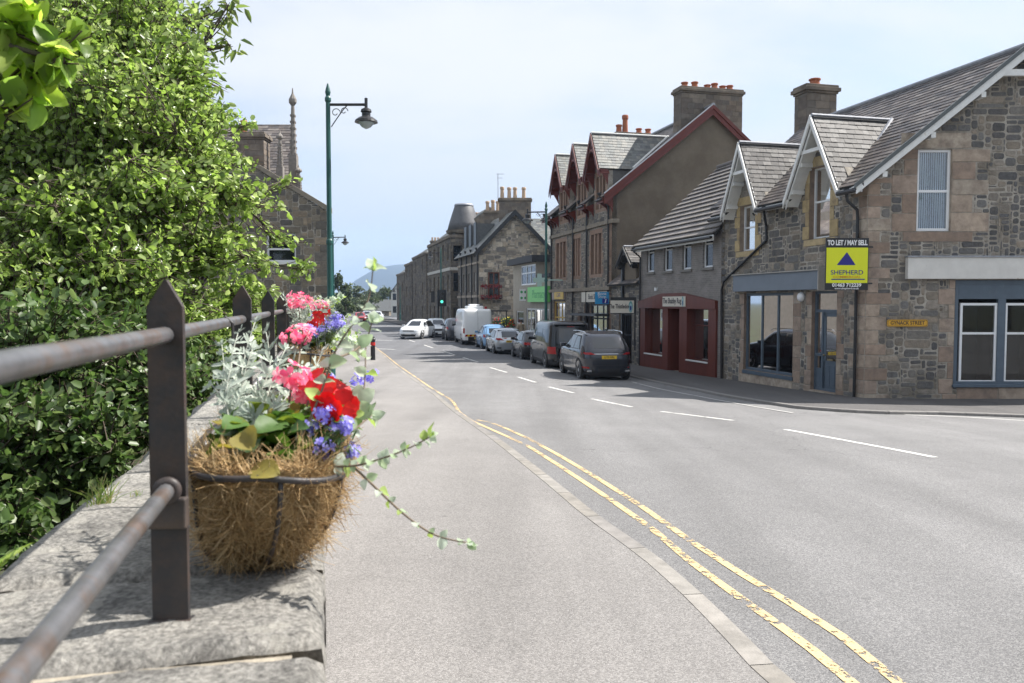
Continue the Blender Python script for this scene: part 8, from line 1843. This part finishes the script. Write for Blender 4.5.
def lobe(px, py, Y, rx, rz=None, ry=None): p = at(px, py, Y); s = Y/F; return (tuple(p), (rx*s, ry or rx*s*.9, (rz or rx)*s))
# main alder just beyond the parapet
tree('alder_tree', 'bushy green alder with small round leaves, directly beyond the parapet', (-5.6, 8.8, zb0), at(130, 130, 8.8), [
    lobe(60, 60, 8.6, 85), lobe(130, 40, 9.2, 75), lobe(175, 85, 8.8, 58), lobe(110, 130, 8.0, 80), lobe(30, 150, 8.2, 80), lobe(185, 150, 8.6, 62), lobe(225, 190, 8.4, 46, 38), lobe(150, 200, 7.8, 70), lobe(60, 230, 7.6, 80), lobe(232, 235, 8.6, 30, 20), lobe(265, 208, 8.8, 26, 10), lobe(205, 255, 8.2, 55, 40), lobe(130, 280, 7.4, 70), lobe(262, 268, 8.8, 28, 12), lobe(300, 268, 9.4, 20, 14), lobe(215, 120, 9.0, 32, 26), lobe(30, 300, 7.2, 75), lobe(190, 320, 8.0, 60, 46), lobe(250, 300, 9.2, 46, 28), lobe(255, 165, 9.2, 16, 10), lobe(285, 180, 9.6, 16, 10), lobe(240, 125, 9.6, 18, 11), lobe(285, 243, 9.4, 26, 9), lobe(235, 150, 9.4, 22, 12), lobe(-40, 100, 8.4, 80), lobe(-40, 250, 7.6, 80)],
    .064, 12, 6000, M_ALDER, .15, seed=101, twl=.4, clump=.09, nb=8, flat=.2)
# darker bushes low on the bank
tree('bank_bush', 'dark glossy bush low on the river bank behind the grass tuft', (-3.4, 4.9, zb0-.9), (-3.3, 5.0, 1.2), [
    lobe(40, 360, 5.4, 90), lobe(120, 370, 5.6, 80, 70), lobe(20, 450, 4.8, 80), lobe(90, 440, 5.0, 66), lobe(140, 410, 5.4, 50), lobe(0, 520, 4.4, 60, 50), lobe(170, 380, 6.2, 45), lobe(-60, 420, 4.8, 80), lobe(210, 370, 7.4, 36), lobe(60, 480, 4.9, 50, 40)],
    .058, 11, 2600, M_DLEAF, .08, seed=103, twl=.28, clump=.07, kind_cat='bush', nb=7)
tree('bank_bush', 'leafy bush filling the gap between the posts and the gothic house', (-4.6, 11.5, zb0), (-4.4, 11.6, 2.0), [
    lobe(225, 330, 11, 42), lobe(262, 322, 12, 34), lobe(292, 318, 13, 26, 20), lobe(200, 370, 10, 46), lobe(250, 360, 11, 40), lobe(310, 312, 15, 16, 12)],
    .08, 9, 1100, M_ALDER, .08, seed=104, twl=.35, clump=.1, kind_cat='bush')
# horse chestnut rising behind
tree('horse_chestnut', 'taller horse chestnut behind the alder, its drooping leaves against the sky at the top', (-9.5, 15, zb0), at(90, -60, 14.5), [
    lobe(190, 20, 14, 34, 30), lobe(214, 12, 13.8, 22, 12), lobe(228, 6, 13.6, 12, 8), lobe(205, 48, 14, 22, 16), lobe(190, 90, 14.5, 40, 40), lobe(120, 0, 14.5, 70), lobe(40, 20, 15, 80), lobe(100, 100, 15.5, 90), lobe(10, 130, 15.5, 90), lobe(160, -60, 14, 60), lobe(150, 180, 15, 80), lobe(50, 230, 15, 90), lobe(226, 46, 13.8, 10, 8), lobe(-50, 60, 15, 80), lobe(200, 230, 14.5, 46), lobe(120, 300, 14, 70)],
    .17, 8, 2300, M_CHEST, .28, seed=105, twl=.8, clump=.22, wid=.42, droop=.45, round_=False, flat=.3)
# lime branch overhead: a tree standing outside the frame on the left
lt = tree('lime_tree', 'lime tree outside the frame whose bright backlit leaves hang into the top left corner', (-3.6, 1.4, zb0-.8), (-3.3, 1.7, 4.6), [
    lobe(5, 30, 2.0, 36, 20), lobe(76, 36, 2.05, 24, 11), lobe(64, 62, 2.0, 14, 10), lobe(26, 92, 2.0, 22, 6), lobe(-60, 30, 2.1, 50), lobe(30, 12, 2.0, 34, 14), lobe(-150, -60, 2.3, 90), lobe(-200, 60, 2.2, 70)],
    .058, 6, 190, M_LIME, .12, seed=107, twl=.12, clump=.05, wid=.85, droop=.3, nb=3)
# distant trees beyond the end of the street
def fartree(px, py_top, py_bot, wpx, Y, label, seed, kind=0):
    b = at(px, py_bot, Y); t = at(px, py_top, Y); H = t.z-zg(b.x, Y); z0 = zg(b.x, Y); wv = wpx/F*Y
    R = random.Random(seed); lb = []
    for k in range(9):
        h = R.uniform(.35, .92); ww = (1-abs(h-.55)*1.3); lb.append(((b.x+R.uniform(-.4, .4)*wv*ww, Y+R.uniform(-.4, .4)*wv*ww, z0+H*h), (wv*.24, wv*.24, H*.15)))
    tree('distant_tree', label, (b.x, Y, z0-.2), (b.x, Y, z0+H*.75), lb, H*.035+.12, 7, 420, M_FARL, H*.02+.05, 'trees beyond the end of the street', seed=seed, twl=H*.08, clump=H*.03, nb=4)
for i, (px_, a, b, w_, Y_, lab) in enumerate(((342, 268, 322, 26, 150, 'tallest dark tree right of the nearest lamp column in the distance'), (357, 284, 322, 30, 200, 'round distant tree just left of the pale helichrysum shoot'), (372, 289, 322, 30, 230, 'distant tree above the dark cottage roof'), (388, 288, 322, 26, 215, 'distant tree left of the small white gabled house'), (400, 286, 322, 24, 240, 'distant tree rising over the white gabled house'), (330, 290, 322, 24, 120, 'distant tree mostly hidden behind the nearest lamp column'), (365, 297, 322, 40, 160, 'broad low tree at the bend of the road'), (346, 296, 324, 20, 110, 'small tree by the left pavement beyond the gothic house'))):
    fartree(px_, a, b, w_, Y_, lab, 200+i)
# woods behind the camera, mirrored in the gable windows
for i, (x, y) in enumerate(((6, -16), (13, -19), (20, -17), (28, -20), (36, -16))):
    z0 = zg(x, y); R = random.Random(i+50); lb = [((x+R.uniform(-2.5, 2.5), y+R.uniform(-2, 2), z0+R.uniform(3, 9.5)), (2.2, 2.2, 1.8)) for _ in range(8)]
    tree('reflected_tree', 'big unseen tree added far behind the viewpoint to darken reflections on the parked cars', (x, y, z0-.2), (x, y, z0+7), lb, .34, 7, 330, M_DLEAF, .3, 'trees behind the viewpoint', seed=300+i, twl=.8, clump=.3, nb=4)

for i, x in enumerate((-34, -24, -14, -5, 4, 14, 25)):  # unseen tree row, added to darken the reflections on the parked cars
    y = -46-(i % 3)*5; z0 = zg(x, y); R = random.Random(i+90); lb = [((x+R.uniform(-4.5, 4.5), y+R.uniform(-3, 3), z0+R.uniform(2, 13)), (3.6, 3.0, 2.8)) for _ in range(10)]
    tree('reflected_tree', 'big unseen tree added far behind the viewpoint to darken reflections on the parked cars', (x, y, z0-.2), (x, y, z0+9), lb, .75, 7, 240, M_DLEAF, .35, 'trees behind the viewpoint', seed=400+i, twl=1.4, clump=.5, nb=3)
fr = root('fern', 'bright green fern frond beyond the parapet at the left edge', 'fern', at(4, 575, 1.75)); FP_ = []; FD = []; FN = []; st = MB()
for k in range(5):
    a = at(-12, 590, 1.8); b = at(24-9*k, 548+5*k, 1.7+.03*k); pts = curve_pts(a, b, (0, 0, .02), 12); st.tube(pts, .001, 4)
    for j in range(2, 13):
        t = (pts[min(j+1, 12)]-pts[j-1]).normalized(); s_ = t.cross(V((0, -.4, .9))).normalized()
        for sg in (-1, 1): FP_.append(tuple(pts[j])); FD.append(tuple(s_*sg+t*.4)); FN.append((0, -.4, .9))
vs, fs = leafset(FP_, FD, FN, .02, .4); npmesh('fronds', vs, fs, M_LIME, fr); st.build('stems', M_STEMG, fr)
